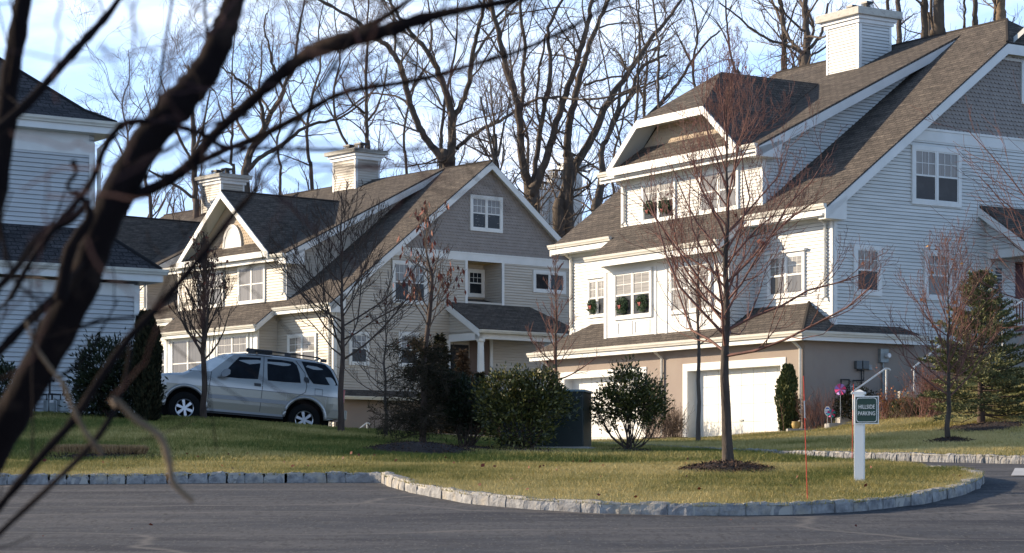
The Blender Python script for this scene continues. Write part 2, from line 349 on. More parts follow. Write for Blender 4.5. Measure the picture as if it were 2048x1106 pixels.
def ruled(name, f, b, nsub, nt, mat_, lift, edge=0):
    V = []; cols = []
    for i in range(len(f)-1):
        for k in range(nsub):
            t = k/nsub; cols.append((np.array(f[i])*(1-t)+np.array(f[i+1])*t, np.array(b[i])*(1-t)+np.array(b[i+1])*t))
    cols.append((np.array(f[-1], float), np.array(b[-1], float)))
    for a, c in cols:
        for j in range(nt+1):
            t = (j/nt)**1.3; p = a*(1-t)+c*t; V.append((p[0], p[1], Zb(p[0], p[1])+lift))
    n = nt+1; Q = [(i*n+j, (i+1)*n+j, (i+1)*n+j+1, i*n+j+1) for i in range(len(cols)-1) for j in range(nt)]
    tag(npmesh(name, V, Q, mat_, smooth=True), kind='structure'); return cols
L1 = ruled('lawn', curb, back, 3, 30, M['lawn_soil'], LIFT-.02)
fcurb = [(p[0], p[1]) for p in [onground(px, py, 0) for px, py in ((1188, 893), (1300, 896), (1400, 900), (1500, 904), (1600, 908), (1700, 912), (1850, 920), (1960, 927), (2048, 934))]]
fcurb = [(1.62, 53), (2.6, 48.5), (3.4, 45), (4.6, 42), (5.8, 40), (7.1, 38.5), (8.6, 37.2), (12, 35.5), (45, 30)]
fback = [(1.62, 60), (2.2, 60.3), (3.0, 60.6), (4.2, 61), (5.6, 90), (7.1, 95), (9.6, 95), (16, 95), (60, 95)]
L2 = ruled('far_lawn', fcurb, fback, 3, 26, M['lawn_soil'], LIFT-.02)
L3 = ruled('side_lawn', [(-40, 62), (-9, 62), (1.2, 62)], [(-40, 110), (-9, 110), (3, 110)], 3, 10, M['lawn_soil'], LIFT-.02)

def curbstones(name, line, slen, hgt, wid, seed, off=0):
    r = random.Random(seed); P = resample(line, .05); mb = MB(); mo = MB()
    i = 0; step = .05
    while i < len(P)-2:
        n = max(2, int(round(slen*r.uniform(.86, 1.12)/step))); j = min(i+n, len(P)-1)
        a, b = P[i], P[j]; d = b-a; L = np.linalg.norm(d); d /= L; nrm = np.array([-d[1], d[0]])
        g = .003+r.random()*.005; a2 = a+d*g; b2 = b-d*g
        z0 = Zb(*a2); z1 = Zb(*b2); NX, NZ = 4, 3
        th = wid*r.uniform(.9, 1.15); hh = hgt*r.uniform(.92, 1.08); o0 = r.uniform(-.012, .012)
        def pt(s, o, h):
            q = a2*(1-s)+b2*s+nrm*(o); e = (.5-abs(s-.5))*2
            jj = .009
            return (q[0]+r.uniform(-jj, jj), q[1]+r.uniform(-jj, jj), z0*(1-s)+z1*s+h+r.uniform(-jj, jj)-(0.012 if e < .01 else 0))
        prof = [(-.0+o0, -.12), (-.004+o0, hh*.35), (.002+o0, hh*.75), (.02+o0, hh), (th*.55, hh+.004), (th, hh-.006), (th+.01, -.12)]
        rows = [[pt(k/NX, o, h) for k in range(NX+1)] for o, h in prof]
        for q in range(len(prof)-1):
            for k in range(NX): mb.poly([rows[q][k], rows[q][k+1], rows[q+1][k+1], rows[q+1][k]])
        mb.poly([rr[0] for rr in rows][::-1]); mb.poly([rr[-1] for rr in rows])
        q0 = a-d*.02; q1 = b+d*.02
        zz0 = Zb(*q0); zz1 = Zb(*q1); w0 = nrm*.010; w1 = nrm*(th-.02)
        mo.hexa([(*(q0+w0), zz0-.1), (*(q1+w0), zz1-.1), (*(q1+w1), zz1-.1), (*(q0+w1), zz0-.1), (*(q0+w0), zz0+hh-.006), (*(q1+w0), zz1+hh-.006), (*(q1+w1), zz1+hh-.006), (*(q0+w1), zz0+hh-.006)])
        i = j
    o = mb.build(name, M['granite'], merge=True); tag(o, kind='structure')
    tag(mo.build(name+'_mortar', M['mortar']), kind='structure')
curbstones('curb', resample([(-12, 31)]+curb[4:], .05), .285, .14, .15, 3)
curbstones('far_curb', fcurb[:-1]+[(14, 35)], .125, .14, .15, 5)

# ------------------------------------------------------------ building kit
class Fr:
    tag = ''
    def __init__(s, vpx, x0, Y0):
        d = np.array([(vpx-CX)/F, 1.]); d /= np.linalg.norm(d)
        s.v = np.array([d[0], d[1], 0]); s.u = np.array([-d[1], d[0], 0])
        s.o = at(x0, YH, Y0); s.o[2] = 0
    def W(s, a, b, z): return s.o+s.u*a+s.v*b+np.array([0, 0, z])
class Wall:     # axis 'a': plane a=const, s runs along b. axis 'b': plane b=const, s runs along a. sg: outward sign
    def __init__(s, fr, axis, c, sg): s.fr = fr; s.axis = axis; s.c = c; s.sg = sg; s.n = (fr.u if axis == 'a' else fr.v)*sg
    def p(s, t, z, o=0):
        q = s.fr.W(s.c, t, z) if s.axis == 'a' else s.fr.W(t, s.c, z)
        return q+s.n*o
def wbox(mb, w, s0, s1, z0, z1, o0, o1):
    mb.hexa([w.p(s0, z0, o0), w.p(s1, z0, o0), w.p(s1, z0, o1), w.p(s0, z0, o1), w.p(s0, z1, o0), w.p(s1, z1, o0), w.p(s1, z1, o1), w.p(s0, z1, o1)])
def clip(poly, f):
    out = []
    for i in range(len(poly)):
        a, b = poly[i], poly[(i+1) % len(poly)]; fa, fb = f(a), f(b)
        if fa >= 0: out.append(a)
        if (fa >= 0) != (fb >= 0):
            t = fa/(fa-fb); out.append((a[0]+(b[0]-a[0])*t, a[1]+(b[1]-a[1])*t))
    return out
def siding(mb, w, poly, h=None, lip=.025, gap=.017):
    if h is None: h = .115 if w.fr.tag == 'b' else .102
    if w.fr.tag == 'b': gap = .025
    if w.axis == 'b': gap *= .6
    zmin = min(p[1] for p in poly); zmax = max(p[1] for p in poly); k0 = int(math.floor(zmin/h)); k1 = int(math.ceil(zmax/h))
    for k in range(k0, k1):
        z0, z1 = k*h, (k+1)*h
        q = clip(clip(poly, lambda p: p[1]-z0), lambda p: z1-p[1])
        if len(q) < 3: continue
        zg = z0+gap; q2 = clip(q, lambda p: p[1]-zg); q1 = clip(q, lambda p: zg-p[1])
        if len(q1) > 2: mb.poly([w.p(s, z, -.03) for s, z in q1])       # shadow gap under the lap
        if len(q2) > 2: mb.poly([w.p(s, z, lip*(z1-z)/h+.004) for s, z in q2])
        for i in range(len(q2)):
            a, b = q2[i], q2[(i+1) % len(q2)]
            if abs(a[1]-zg) < 1e-6 and abs(b[1]-zg) < 1e-6: mb.poly([w.p(a[0], zg, lip+.003), w.p(b[0], zg, lip+.003), w.p(b[0], zg, -.031), w.p(a[0], zg, -.031)]); mb.poly([w.p(a[0], z0, .004), w.p(b[0], z0, .004), w.p(b[0], z0, -.031), w.p(a[0], z0, -.031)])
def scallops(mb, w, poly, cw=.125, ch=.125, lip=.034):
    zmin = min(p[1] for p in poly); zmax = max(p[1] for p in poly); smin = min(p[0] for p in poly); smax = max(p[0] for p in poly)
    mb.poly([w.p(s, z, 0) for s, z in poly])
    edges = [(poly[i], poly[(i+1) % len(poly)]) for i in range(len(poly))]
    cx = sum(p[0] for p in poly)/len(poly); cz = sum(p[1] for p in poly)/len(poly)
    r = random.Random(3)
    k = 0; z = zmin
    while z < zmax:
        s = smin+(cw/2 if k % 2 else 0)
        while s < smax:
            a = cw*.485
            q = [(s-a, z+ch*1.05), (s+a, z+ch*1.05), (s+a, z+ch*.42)]+[(s+a*math.cos(t), z+ch*.42-ch*.42*math.sin(t)) for t in (.5, 1.05, 1.57, 2.09, 2.64)]+[(s-a, z+ch*.42)]
            for (p0, p1) in edges:
                ex, ez = p1[0]-p0[0], p1[1]-p0[1]; sgn = 1 if (ex*(cz-p0[1])-ez*(cx-p0[0])) > 0 else -1
                q = clip(q, lambda p: sgn*(ex*(p[1]-p0[1])-ez*(p[0]-p0[0])))
                if len(q) < 3: break
            if len(q) >= 3:
                l2 = lip*r.uniform(.7, 1.25); O = lambda zz: .003+l2*max(0, (z+ch*1.05-zz)/(ch*1.05))
                mb.poly([w.p(a_, b_, O(b_)) for a_, b_ in q])
                for i in range(len(q)):
                    e0, e1 = q[i], q[(i+1) % len(q)]
                    if min(e0[1], e1[1]) < z+ch*.43 and max(e0[1], e1[1]) < z+ch*.6: mb.poly([w.p(*e0, O(e0[1])), w.p(*e1, O(e1[1])), w.p(*e1, 0.002), w.p(*e0, 0.002)])
            s += cw
        z += ch; k += 1
def roofface(mb, pts, th=.07):
    pts = [np.asarray(p, float) for p in pts]; n = np.cross(pts[1]-pts[0], pts[2]-pts[0])
    if np.linalg.norm(n) < 1e-6: n = np.cross(pts[2]-pts[0], pts[3]-pts[0])
    n /= np.linalg.norm(n)
    if n[2] < 0: n = -n
    h = np.cross((0, 0, 1.), n); h /= np.linalg.norm(h); up = np.cross(n, h)
    zz = min(pts, key=lambda p: p[2])@up
    uv = [(p@h, p@up-zz+20*.145) for p in pts]
    mb.poly(pts, uv); low = [p-np.array([0, 0, th]) for p in pts]; mb.poly(low[::-1], uv[::-1])
    for i in range(len(pts)):
        j = (i+1) % len(pts); mb.poly([pts[i], pts[j], low[j], low[i]], [uv[i], uv[j], uv[j], uv[i]])
def board(mb, p0, p1, depth, thick, n):     # sloping fascia: top edge p0-p1, hanging down 'depth', thickness along n
    p0, p1, n = map(np.asarray, (p0, p1, n)); d = np.array([0, 0, depth])
    mb.hexa([p0-d, p1-d, p1-d+n*thick, p0-d+n*thick, p0, p1, p1+n*thick, p0+n*thick])
def gutter(mb_, p0, p1, out, h=.13, w=.12):
    mb = MB(); GUT.append(mb)
    p0, p1, out = map(np.asarray, (p0, p1, out)); z = np.array([0, 0, 1.])
    prof = [(0, 0), (0, -h), (w*.62, -h), (w*.7, -h*.75), (w*.95, -h*.45), (w, -h*.12), (w*1.08, -h*.1), (w*1.08, 0)]
    A = [p0+out*o+z*q for o, q in prof]; B = [p1+out*o+z*q for o, q in prof]
    for i in range(len(prof)): j = (i+1) % len(prof); mb.poly([A[i], A[j], B[j], B[i]])
    mb.poly(A[::-1]); mb.poly(B)
GUT = []
def build_gutters(parent):
    for g_ in GUT: g_.build('gutter', M['cream_gutter'], parent)
    GUT.clear()
def window(parent, w, s0, s1, z0, z1, n=2, trim=.11, kind='double', lo='pane_dark', hi='pane_curtain', cols=3, head=False, o=0.036, grid=True):
    """casing + sill in the window mesh, sashes and panes as its pieces; s0..z1 are the outer casing"""
    mb = MB(); T = trim; d = o+.035
    wbox(mb, w, s0, s0+T, z0, z1, 0, d); wbox(mb, w, s1-T, s1, z0, z1, 0, d)
    wbox(mb, w, s0+T, s1-T, z1-T, z1, 0, d); wbox(mb, w, s0+T, s1-T, z0, z0+T, 0, d)
    if head: wbox(mb, w, s0-.08, s1+.08, z1+.002, z1+.07, 0, d+.07)
    sp = (s1-s0-2*T)/n
    for k in range(1, n): wbox(mb, w, s0+T+sp*k-.035, s0+T+sp*k+.035, z0+T, z1-T, 0, d-.004)
    win = mb.build('window', M['white_trim'], parent)
    sm = MB(); top = []; bot = []
    for k in range(n):
        a = s0+T+sp*k+(.035 if k else 0); b = s0+T+sp*(k+1)-(.035 if k < n-1 else 0); c, e = z0+T, z1-T; q = .035; d2 = o+.018
        wbox(sm, w, a, a+q, c, e, 0, d2); wbox(sm, w, b-q, b, c, e, 0, d2); wbox(sm, w, a+q, b-q, c, c+q, 0, d2); wbox(sm, w, a+q, b-q, e-q, e, 0, d2)
        mid = (c+e)/2
        if kind == 'double':
            wbox(sm, w, a+q, b-q, mid-.025, mid+.025, 0, d2+.004)
            if grid:
                for i in range(1, cols): xx = a+q+(b-a-2*q)*i/cols; wbox(sm, w, xx-.009, xx+.009, mid+.025, e-q, 0, o+.008)
                wbox(sm, w, a+q, b-q, (mid+e)/2-.009, (mid+e)/2+.009, 0, o+.0095)
            bot.append((a+q, b-q, c+q, mid-.025)); top.append((a+q, b-q, mid+.025, e-q))
        else: bot.append((a+q, b-q, c+q, e-q))
    sm.build('sash', M['white_trim'], win)
    for lst, m_ in ((bot, lo), (top, hi)):
        if lst:
            pm = MB()
            for a, b, c, e in lst: pm.poly([w.p(a, c, o+.001), w.p(b, c, o+.001), w.p(b, e, o+.001), w.p(a, e, o+.001)])
            pm.build('pane', M[m_], win)
    return win
def downspout(parent, w, s, z0, z1, out=.10, eave=.42, top=None, kick=True):
    mb = MB(); A = lambda t, z, o: w.p(t, z, o)
    pts = [A(s, z1, eave), A(s, z1-.12, eave), A(s, z1-.38, .07), A(s, z0+.12, .07)]+([A(s, z0+.02, .16)] if kick else [])
    mb.tube(pts, .045, 6); mb.build('downspout', M['cream_gutter'], parent)

# ------------------------------------------------------------ house C (white siding, right)
def house_c():
    fr = Fr(8150, 1609.6, 64.); W = fr.W
    H = empty('town_house', W(0, 0, 2.9), 'white sided town house with two garage doors, granite curb and pear tree in front', 'house')
    G = Wall(fr, 'a', 0, -1); Fb = Wall(fr, 'b', 0, -1); F2 = Wall(fr, 'b', 1.04, -1)
    m = .757; zr = lambda b: 9.42+m*(b-.6); RB, RZ = 8.85, 15.66; BE = 17.1
    up = lambda b: zr(b) if b < RB else zr(2*RB-b)
    # --- walls
    st = MB(); bw = Wall(fr, 'b', .3, -1)
    for a0, a1, z0, z1 in ((0, 1.0, 2.2, 5.62), (5.4, 7.62, 2.2, 5.62), (11.92, 12.85, 2.2, 5.62), (1.0, 5.4, 4.97, 5.62), (7.62, 11.92, 4.97, 5.62)): wbox(st, bw, a0, a1, z0, z1, 0, .3)
    wbox(st, Wall(fr, 'a', .3, -1), .302, 16.6, 2.2, 5.6, 0, .299)
    wbox(st, Wall(fr, 'a', 12.55, 1), .302, 16.6, 2.2, 5.6, 0, .299)
    wbox(st, Wall(fr, 'b', 16.4, 1), 0.01, 12.84, 2.2, 5.6, 0, .2)
    st.build('basement_wall', M['stucco'], H)
    for a0, a1, flip in ((1.0, 5.4, 0), (7.62, 11.92, 1)):
        d = MB(); dw = Wall(fr, 'b', .34, -1)
        wbox(d, dw, a0, a1, 2.2, 4.97, -.05, 0)
        zz = [2.86+.528*i for i in range(5)]
        for i in range(4):
            wbox(d, dw, a0+.01, a1-.01, zz[i]+.004, zz[i+1]-.004, 0.0005, .012)
            k = 8
            for j in range(k):
                x0 = a0+(a1-a0)*j/k; x1 = a0+(a1-a0)*(j+1)/k
                wbox(d, dw, x0+.009, x1-.009, zz[i]+.006, zz[i+1]-.006, .0125, .024)
        g = d.build('garage_door', M['garage_white'], H)
        t = MB(); T = .19
        wbox(t, Fb, a0-T, a0, 2.3, 4.97+T, -.03, .025); wbox(t, Fb, a1, a1+T, 2.3, 4.97+T, -.03, .025); wbox(t, Fb, a0, a1, 4.97, 4.97+T, -.03, .025)
        jl = MB()
        t.hexa([W(a0, -.02, 2.3), W(a0+.03, -.02, 2.3), W(a0+.03, .33, 2.3), W(a0, .33, 2.3), W(a0, -.02, 4.97), W(a0+.03, -.02, 4.97), W(a0+.03, .33, 4.97), W(a0, .33, 4.97)])
        t.hexa([W(a1-.03, -.02, 2.3), W(a1, -.02, 2.3), W(a1, .33, 2.3), W(a1-.03, .33, 2.3), W(a1-.03, -.02, 4.97), W(a1, -.02, 4.97), W(a1, .33, 4.97), W(a1-.03, .33, 4.97)])
        t.hexa([W(a0+.03, -.02, 4.94), W(a1-.03, -.02, 4.94), W(a1-.03, .33, 4.94), W(a0+.03, .33, 4.94), W(a0+.03, -.02, 4.97), W(a1-.03, -.02, 4.97), W(a1-.03, .33, 4.97), W(a0+.03, .33, 4.97)])
        t.build('garage_trim', M['white_trim'], g)
        hb = MB(); wbox(hb, dw, (a0+a1)/2-.08, (a0+a1)/2+.08, 3.42, 3.46, .02, .06); hb.build('handle', M['grey_metal'], g)
    sd = MB()
    siding(sd, G, [(1.04, 5.7), (8.1, 5.7), (8.1, 11.5), (3.45, 11.5), (1.04, 9.65)])
    siding(sd, G, [(8.1, 8.2), (9.6, 8.2), (9.6, 11.5), (8.1, 11.5)]); siding(sd, G, [(9.6, 5.7), (16.66, 5.7), (16.66, 9.65), (14.25, 11.5), (9.6, 11.5)])
    siding(sd, F2, [(0, 5.9), (13.1, 5.9), (13.1, 9.3), (0, 9.3)])
    F3 = Wall(fr, 'b', .1, -1)
    R1 = Wall(fr, 'a', 3.5, -1); R2 = Wall(fr, 'a', 9.82, 1)
    siding(sd, R1, [(.1, 5.8), (1.04, 5.8), (1.04, 9.62), (.1, 8.93)]); siding(sd, R2, [(.1, 5.8), (1.04, 5.8), (1.04, 9.5), (.1, 8.9)])
    siding(sd, F2, [(3.1, 9.55), (10.2, 9.55), (10.2, 11.3), (3.1, 11.3)])
    for c, sg in ((3.1, -1), (10.2, 1)): siding(sd, Wall(fr, 'a', c, sg), [(1.04, 9.5), (8.6, 15.3), (8.2, 15.1), (1.04, 11.5)])
    siding(sd, Wall(fr, 'a', 13.1, 1), [(1.04, 5.7), (16.6, 5.7), (16.6, 9.6), (11, 14), (6.7, 14), (1.04, 9.65)]); siding(sd, Wall(fr, 'b', 16.66, 1), [(0, 5.7), (13.1, 5.7), (13.1, 9.3), (0, 9.3)])
    sd.build('siding_wall', M['white_siding'], H)
    sc = MB(); scallops(sc, G, [(3.95, 11.87), (13.75, 11.87), (10.6, 14.35), (7.1, 14.35)], .15, .118); sc.build('scalloped_gable', M['scallop'], H)
    # --- trim
    t = MB()
    wbox(t, G, 1.04, 1.16, 6.02, 9.5, .001, .035); wbox(t, F2, 0, .11, 6.02, 9.3, .001, .034); wbox(t, F2, 12.98, 13.1, 6.4, 9.3, .001, .034)
    wbox(t, G, 3.85, 13.85, 11.5, 11.80, .001, .03); wbox(t, G, 3.95, 13.75, 11.802, 11.87, .001, .055)
    wbox(t, G, 4.2, 16.6, 5.60, 5.78, -.02, .035)
    wbox(t, G, 7.25, 10.45, 14.15, 14.36, .001, .03)
    wbox(t, F2, .11, 3.5, 9.02, 9.28, .001, .028); wbox(t, F2, 9.82, 12.98, 9.02, 9.28, .001, .028)
    wbox(t, F2, 3.1, 10.2, 11.02, 11.3, .001, .028)
    for x0, x1 in ((3.1, 3.2), (10.1, 10.2)): wbox(t, F2, x0, x1, 9.6, 11.02, .001, .034)
    wbox(t, Wall(fr, 'a', 3.1, -1), 1.04, 1.14, 9.6, 11.4, .001, .034)
    # bay front: flat white panels
    wbox(t, F3, 3.5, 9.82, 5.9, 8.45, -.04, 0)
    for x0, x1, z0, z1 in ((3.5, 3.62, 6.0, 8.4), (9.68, 9.82, 6.0, 8.4), (3.62, 9.68, 8.2, 8.4), (3.62, 9.68, 5.98, 6.12), (6.5, 6.62, 6.12, 8.2), (7.05, 7.17, 6.12, 8.2)): wbox(t, F3, x0, x1, z0, z1, .001, .025)
    for x0, x1 in ((7.4, 8.2), (8.3, 9.1), (3.9, 4.7), (4.8, 5.6)):
        for (c0, c1, d0, d1) in ((x0, x1, 6.2, 6.24), (x0, x1, 6.58, 6.62), (x0, x0+.04, 6.24, 6.58), (x1-.04, x1, 6.24, 6.58)): wbox(t, F3, c0, c1, d0, d1, .001, .018)
    t.build('trim', M['white_trim'], H)
    # --- windows
    window(H, G, 3.95, 5.89, 9.64, 11.34, 2, .13)
    window(H, G, 1.75, 2.8, 6.93, 8.36, 1, .13); window(H, G, 4.43, 5.48, 6.90, 8.35, 1, .13, lo='pane_mid')
    window(H, G, 8.33, 9.5, 12.9, 14.15, 1, .12)
    window(H, F2, 11.0, 12.0, 6.95, 8.2, 2, .07, lo='pane_dark', hi='pane_blind', cols=2, head=True, grid=True)
    window(H, F2, 1.18, 2.85, 6.95, 8.24, 2, .10, lo='pane_mid', hi='pane_blind', cols=3, head=True)
    window(H, F3, 7.25, 9.25, 6.68, 8.19, 2, .10, lo='pane_dark', hi='pane_blind', cols=2)
    window(H, F3, 4.3, 6.35, 6.68, 8.19, 2, .10, lo='pane_blind', hi='pane_blind', cols=2)
    window(H, F2, 7.3, 9.05, 9.72, 11.02, 2, .09, lo='pane_dark', hi='pane_blind', cols=3)
    window(H, F2, 4.2, 6.1, 9.72, 11.02, 2, .09, lo='pane_curtain', hi='pane_curtain', cols=3, grid=False)
    # --- roofs
    r = MB(); P = lambda a, b, z=None: W(a, b, zr(b) if z is None else z)
    roofface(r, [P(-.35, .5), P(13.45, .5), P(13.45, 7.45), P(12.0, RB), P(1.08, RB), P(-.35, 7.45)])
    roofface(r, [P(3.3, -.45), P(9.95, -.45), P(9.95, .5), P(3.3, .5)])
    B2 = lambda a, b: W(a, b, zr(2*RB-b))
    roofface(r, [B2(-.35, BE), B2(13.45, BE), B2(13.45, 10.25), B2(12, RB), B2(1.08, RB), B2(-.35, 10.25)])
    roofface(r, [P(-.35, 7.45), P(1.08, RB), B2(-.35, 10.25)]); roofface(r, [P(13.45, 7.45), P(12.0, RB), B2(13.45, 10.25)])
    zs = lambda b: 11.45+.5*(b-.6)
    roofface(r, [W(2.7, .5, zs(.5)), W(10.6, .5, zs(.5)), W(10.6, 8.8, zs(8.8)+.01), W(2.7, 8.8, zs(8.8)+.01)])
    # cross gable with clipped peak
    E = lambda a, b, z: W(a, b, z+.03)
    roofface(r, [E(3.5, .33, 11.48), E(5.03, .33, 12.8), E(6.7, 2.3, 14.25), E(6.7, 6.2, 14.25), E(3.5, .7, 11.48)])
    roofface(r, [E(9.9, .33, 11.48), E(8.37, .33, 12.8), E(6.7, 2.3, 14.25), E(6.7, 6.2, 14.25), E(9.9, .7, 11.48)])
    roofface(r, [E(5.03, .33, 12.8), E(8.37, .33, 12.8), E(6.7, 2.3, 14.25)])
    roofface(r, [W(3.75, .46, 11.50), W(9.65, .46, 11.50), W(9.45, 1.03, 12.12), W(3.95, 1.03, 12.12)], .02)
    # skirt above the garages and round the gable side
    ms = .5*1.28; e = .42; z0 = 5.82
    zk = lambda t: z0+ms*(t+e)
    roofface(r, [W(-e, -e, z0), W(12.85+e, -e, z0), W(12.85-1.04, 1.04, zk(1.04)), W(1.04, 1.04, zk(1.04))])
    roofface(r, [W(-e, -e, z0), W(1.04, 1.04, zk(1.04)), W(0, 1.045, zk(0)), W(0, 3.5, zk(0)), W(-e, 4.1, z0)])
    roofface(r, [W(12.85+e, -e, z0), W(12.85-1.04, 1.04, zk(1.04)), W(12.85, 2.4, zk(0)), W(12.85+e, 3.2, z0)])
    # side porch lean-to
    roofface(r, [W(0, 6.64, 9.78), W(0, 12.2, 9.78), W(-1.95, 12.2, 8.55), W(-1.95, 6.64, 8.55)])
    r.build('roof', M['shingle'], H)
    cp = MB()
    for a_, b_ in (((1.08, RB, RZ), (12, RB, RZ)), ((-.35, 7.45, zr(7.45)), (1.08, RB, RZ)), ((-e, -e, z0), (1.04, 1.04, zk(1.04)))): cp = MB(); cp.tube([W(*a_), W(*b_)], .055, 5); cp.build('ridge_cap', M['shingle'], H)
    # --- fascia and soffit
    f = MB(); u, v = fr.u, fr.v
    def rk(a, pts, d=.30): [board(f, W(a, *pts[i])-np.array([0, 0, .06]), W(a, *pts[i+1])-np.array([0, 0, .06]), d, .04, -u) for i in range(len(pts)-1)]
    rk(-.35, [(.5, zr(.5)), (7.45, zr(7.45)), (10.25, zr(7.45)), (BE, zr(.6))])
    rk(2.7, [(.5, zs(.5)), (8.75, zs(8.75))], .28)
    rk(-.0, [(.3, 0), (.31, 0)], .01)
    f.hexa([W(-.35, .42, 8.98), W(-.39, .42, 8.98), W(-.39, 1.2, 8.98), W(-.35, 1.2, 8.98), W(-.35, .42, 9.25), W(-.39, .42, 9.25), W(-.39, 1.2, 9.65), W(-.35, 1.2, 9.65)])
    f.hexa([W(-.35, .5, 8.98), W(0, .5, 8.98), W(0, 1.2, 8.98), W(-.35, 1.2, 8.98), W(-.35, .5, 9.2), W(0, .5, 9.2), W(0, 1.2, 9.4), W(-.35, 1.2, 9.4)])
    f.hexa([W(2.7, .42, 11.08), W(2.66, .42, 11.08), W(2.66, 1.4, 11.08), W(2.7, 1.4, 11.08), W(2.7, .42, 11.3), W(2.66, .42, 11.3), W(2.66, 1.4, 11.6), W(2.7, 1.4, 11.6)])
    f.hexa([W(2.7, .5, 11.08), W(3.1, .5, 11.08), W(3.1, 1.4, 11.08), W(2.7, 1.4, 11.08), W(2.7, .5, 11.3), W(3.1, .5, 11.3), W(3.1, 1.4, 11.5), W(2.7, 1.4, 11.5)])
    fb = lambda a0, a1, b, z, d: board(f, W(a0, b, z), W(a1, b, z), d, .04, -v)
    fb(-.35, 3.3, .5, zr(.5)-.1, .2); fb(9.95, 13.45, .5, zr(.5)-.1, .2); fb(3.3, 9.95, -.45, zr(-.45)-.1, .2)
    fb(2.7, 10.6, .5, zs(.5)-.1, .2); fb(-e, 12.85+e, -e, z0-.09, .17)
    fb(3.45, 9.95, .33, 11.50, .24)
    board(f, W(-e, -e, z0-.09), W(-e, 4.1, z0-.09), .17, .04, -u)
    # rakes of the clipped gable
    for (a0, z_0), (a1, z_1) in (((3.45, 11.50), (5.03, 12.82)), ((5.03, 12.82), (8.37, 12.82)), ((8.37, 12.82), (9.95, 11.50))):
        p0 = W(a0, .33, z_0); p1 = W(a1, .33, z_1); f.hexa([p0-(0, 0, .24), p1-(0, 0, .24), p1-(0, 0, .24)-v*.05, p0-(0, 0, .24)-v*.05, p0, p1, p1-v*.05, p0-v*.05])
    for a_, zt in ((9.95, 0), (3.3, 0)): board(f, W(a_, -.45, zr(-.45)-.04), W(a_, .5, zr(.5)-.04), .2, .03, u if a_ > 5 else -u)
    board(f, W(0, 6.62, 9.72), W(-1.95, 6.62, 8.49), .26, .04, -v)
    f.build('fascia', M['white_trim'], H)
    s = MB(); q4 = lambda a0, a1, b0, b1, z: s.poly([W(a0, b0, z), W(a1, b0, z), W(a1, b1, z), W(a0, b1, z)])
    q4(-.35, 3.5, .46, 1.04, 9.1); q4(9.82, 13.45, .46, 1.04, 9.1); q4(3.3, 9.95, -.42, .1, 8.42); q4(2.7, 10.6, .36, 1.04, 11.2); q4(-e, 12.85+e, -e, 0, 5.58)
    q4(-e, 0, -e, 4.1, 5.58)
    dz = np.array([0, 0, .19])
    s.poly([P(-.34, .5)-dz, P(0, .5)-dz, P(0, RB)-dz, P(-.34, RB)-dz]); s.poly([B2(-.34, BE)-dz, B2(0, BE)-dz, B2(0, RB)-dz, B2(-.34, RB)-dz])
    for a0, a1 in ((3.5, 5.03), (9.9, 8.37)): s.poly([W(a0, .34, 11.38), W(a1, .34, 12.7), W(a1, 1.04, 12.7), W(a0, 1.04, 11.38)])
    s.poly([W(5.03, .34, 12.7), W(8.37, .34, 12.7), W(8.37, 1.04, 12.7), W(5.03, 1.04, 12.7)])
    s.build('soffit', M['soffit'], H)
    tm = MB(); scallops(tm, Wall(fr, 'b', 1.03, -1), [(3.9, 11.7), (9.5, 11.7), (8.2, 12.72), (5.2, 12.72)], .125, .11, .014); tm.build('dormer_face', M['tan_scallop'], H)
    # --- gutters
    g = MB(); gv = -v
    gutter(g, W(-.38, .47, 9.39), W(3.3, .47, 9.39), gv); gutter(g, W(9.95, .47, 9.39), W(13.45, .47, 9.39), gv); gutter(g, W(3.25, -.48, 8.66), W(9.98, -.48, 8.66), gv)
    gutter(g, W(9.9, .47, 11.44), W(10.62, .47, 11.44), gv); gutter(g, W(2.66, .47, 11.44), W(3.5, .47, 11.44), gv)
    gutter(g, W(-e-.1, -e-.04, z0), W(12.85+e, -e-.04, z0), gv); gutter(g, W(-e-.04, -e-.1, z0), W(-e-.04, 4.15, z0), -u)
    build_gutters(H)
    g2 = MB()     # frieze tube line below the gutters
    for (a0, a1, b, z) in ((-.3, 3.3, .42, 9.10), (9.95, 13.3, .42, 9.10), (3.4, 9.9, -.42, 8.40), (-.3, 12.9, -.40, 5.60)): g2.hexa([W(a0, b-.05, z-.035), W(a1, b-.05, z-.035), W(a1, b+.05, z-.035), W(a0, b+.05, z-.035), W(a0, b-.05, z+.035), W(a1, b-.05, z+.035), W(a1, b+.05, z+.035), W(a0, b+.05, z+.035)])
    g2.build('frieze_moulding', M['white_trim'], H)
    for a_ in (.12, 6.58, 12.72): downspout(H, Fb, a_, 2.95, 5.75, eave=.42)
    downspout(H, F2, .28, 6.75, 9.3, eave=.5); downspout(H, F2, 12.95, 6.6, 9.3, eave=.5); downspout(H, F2, 9.98, 9.75, 11.35, eave=.5)
    downspout(H, F2, 9.95, 8.1, 8.62, eave=1.3, kick=False)
    # --- chimney
    c = MB(); ca, cb, cd, ce = 5.9, 7.2, 7.45, 8.54
    for w_, s0_, s1_ in ((Wall(fr, 'b', cb, -1), ca, cd), (Wall(fr, 'a', ca, -1), cb, ce), (Wall(fr, 'a', cd, 1), cb, ce), (Wall(fr, 'b', ce, 1), ca, cd)): siding(c, w_, [(s0_, 14.4), (s1_, 14.4), (s1_, 16.25), (s0_, 16.25)])
    ch = c.build('chimney', M['white_siding'], H)
    tt = MB(); CB = Wall(fr, 'b', cb, -1); CA = Wall(fr, 'a', ca, -1)
    for s_ in (ca, cd-.09): wbox(tt, CB, s_, s_+.09, 14.45, 16.25, .001, .03)
    for s_ in (cb, ce-.09): wbox(tt, CA, s_, s_+.09, 14.45, 16.25, .001, .032)
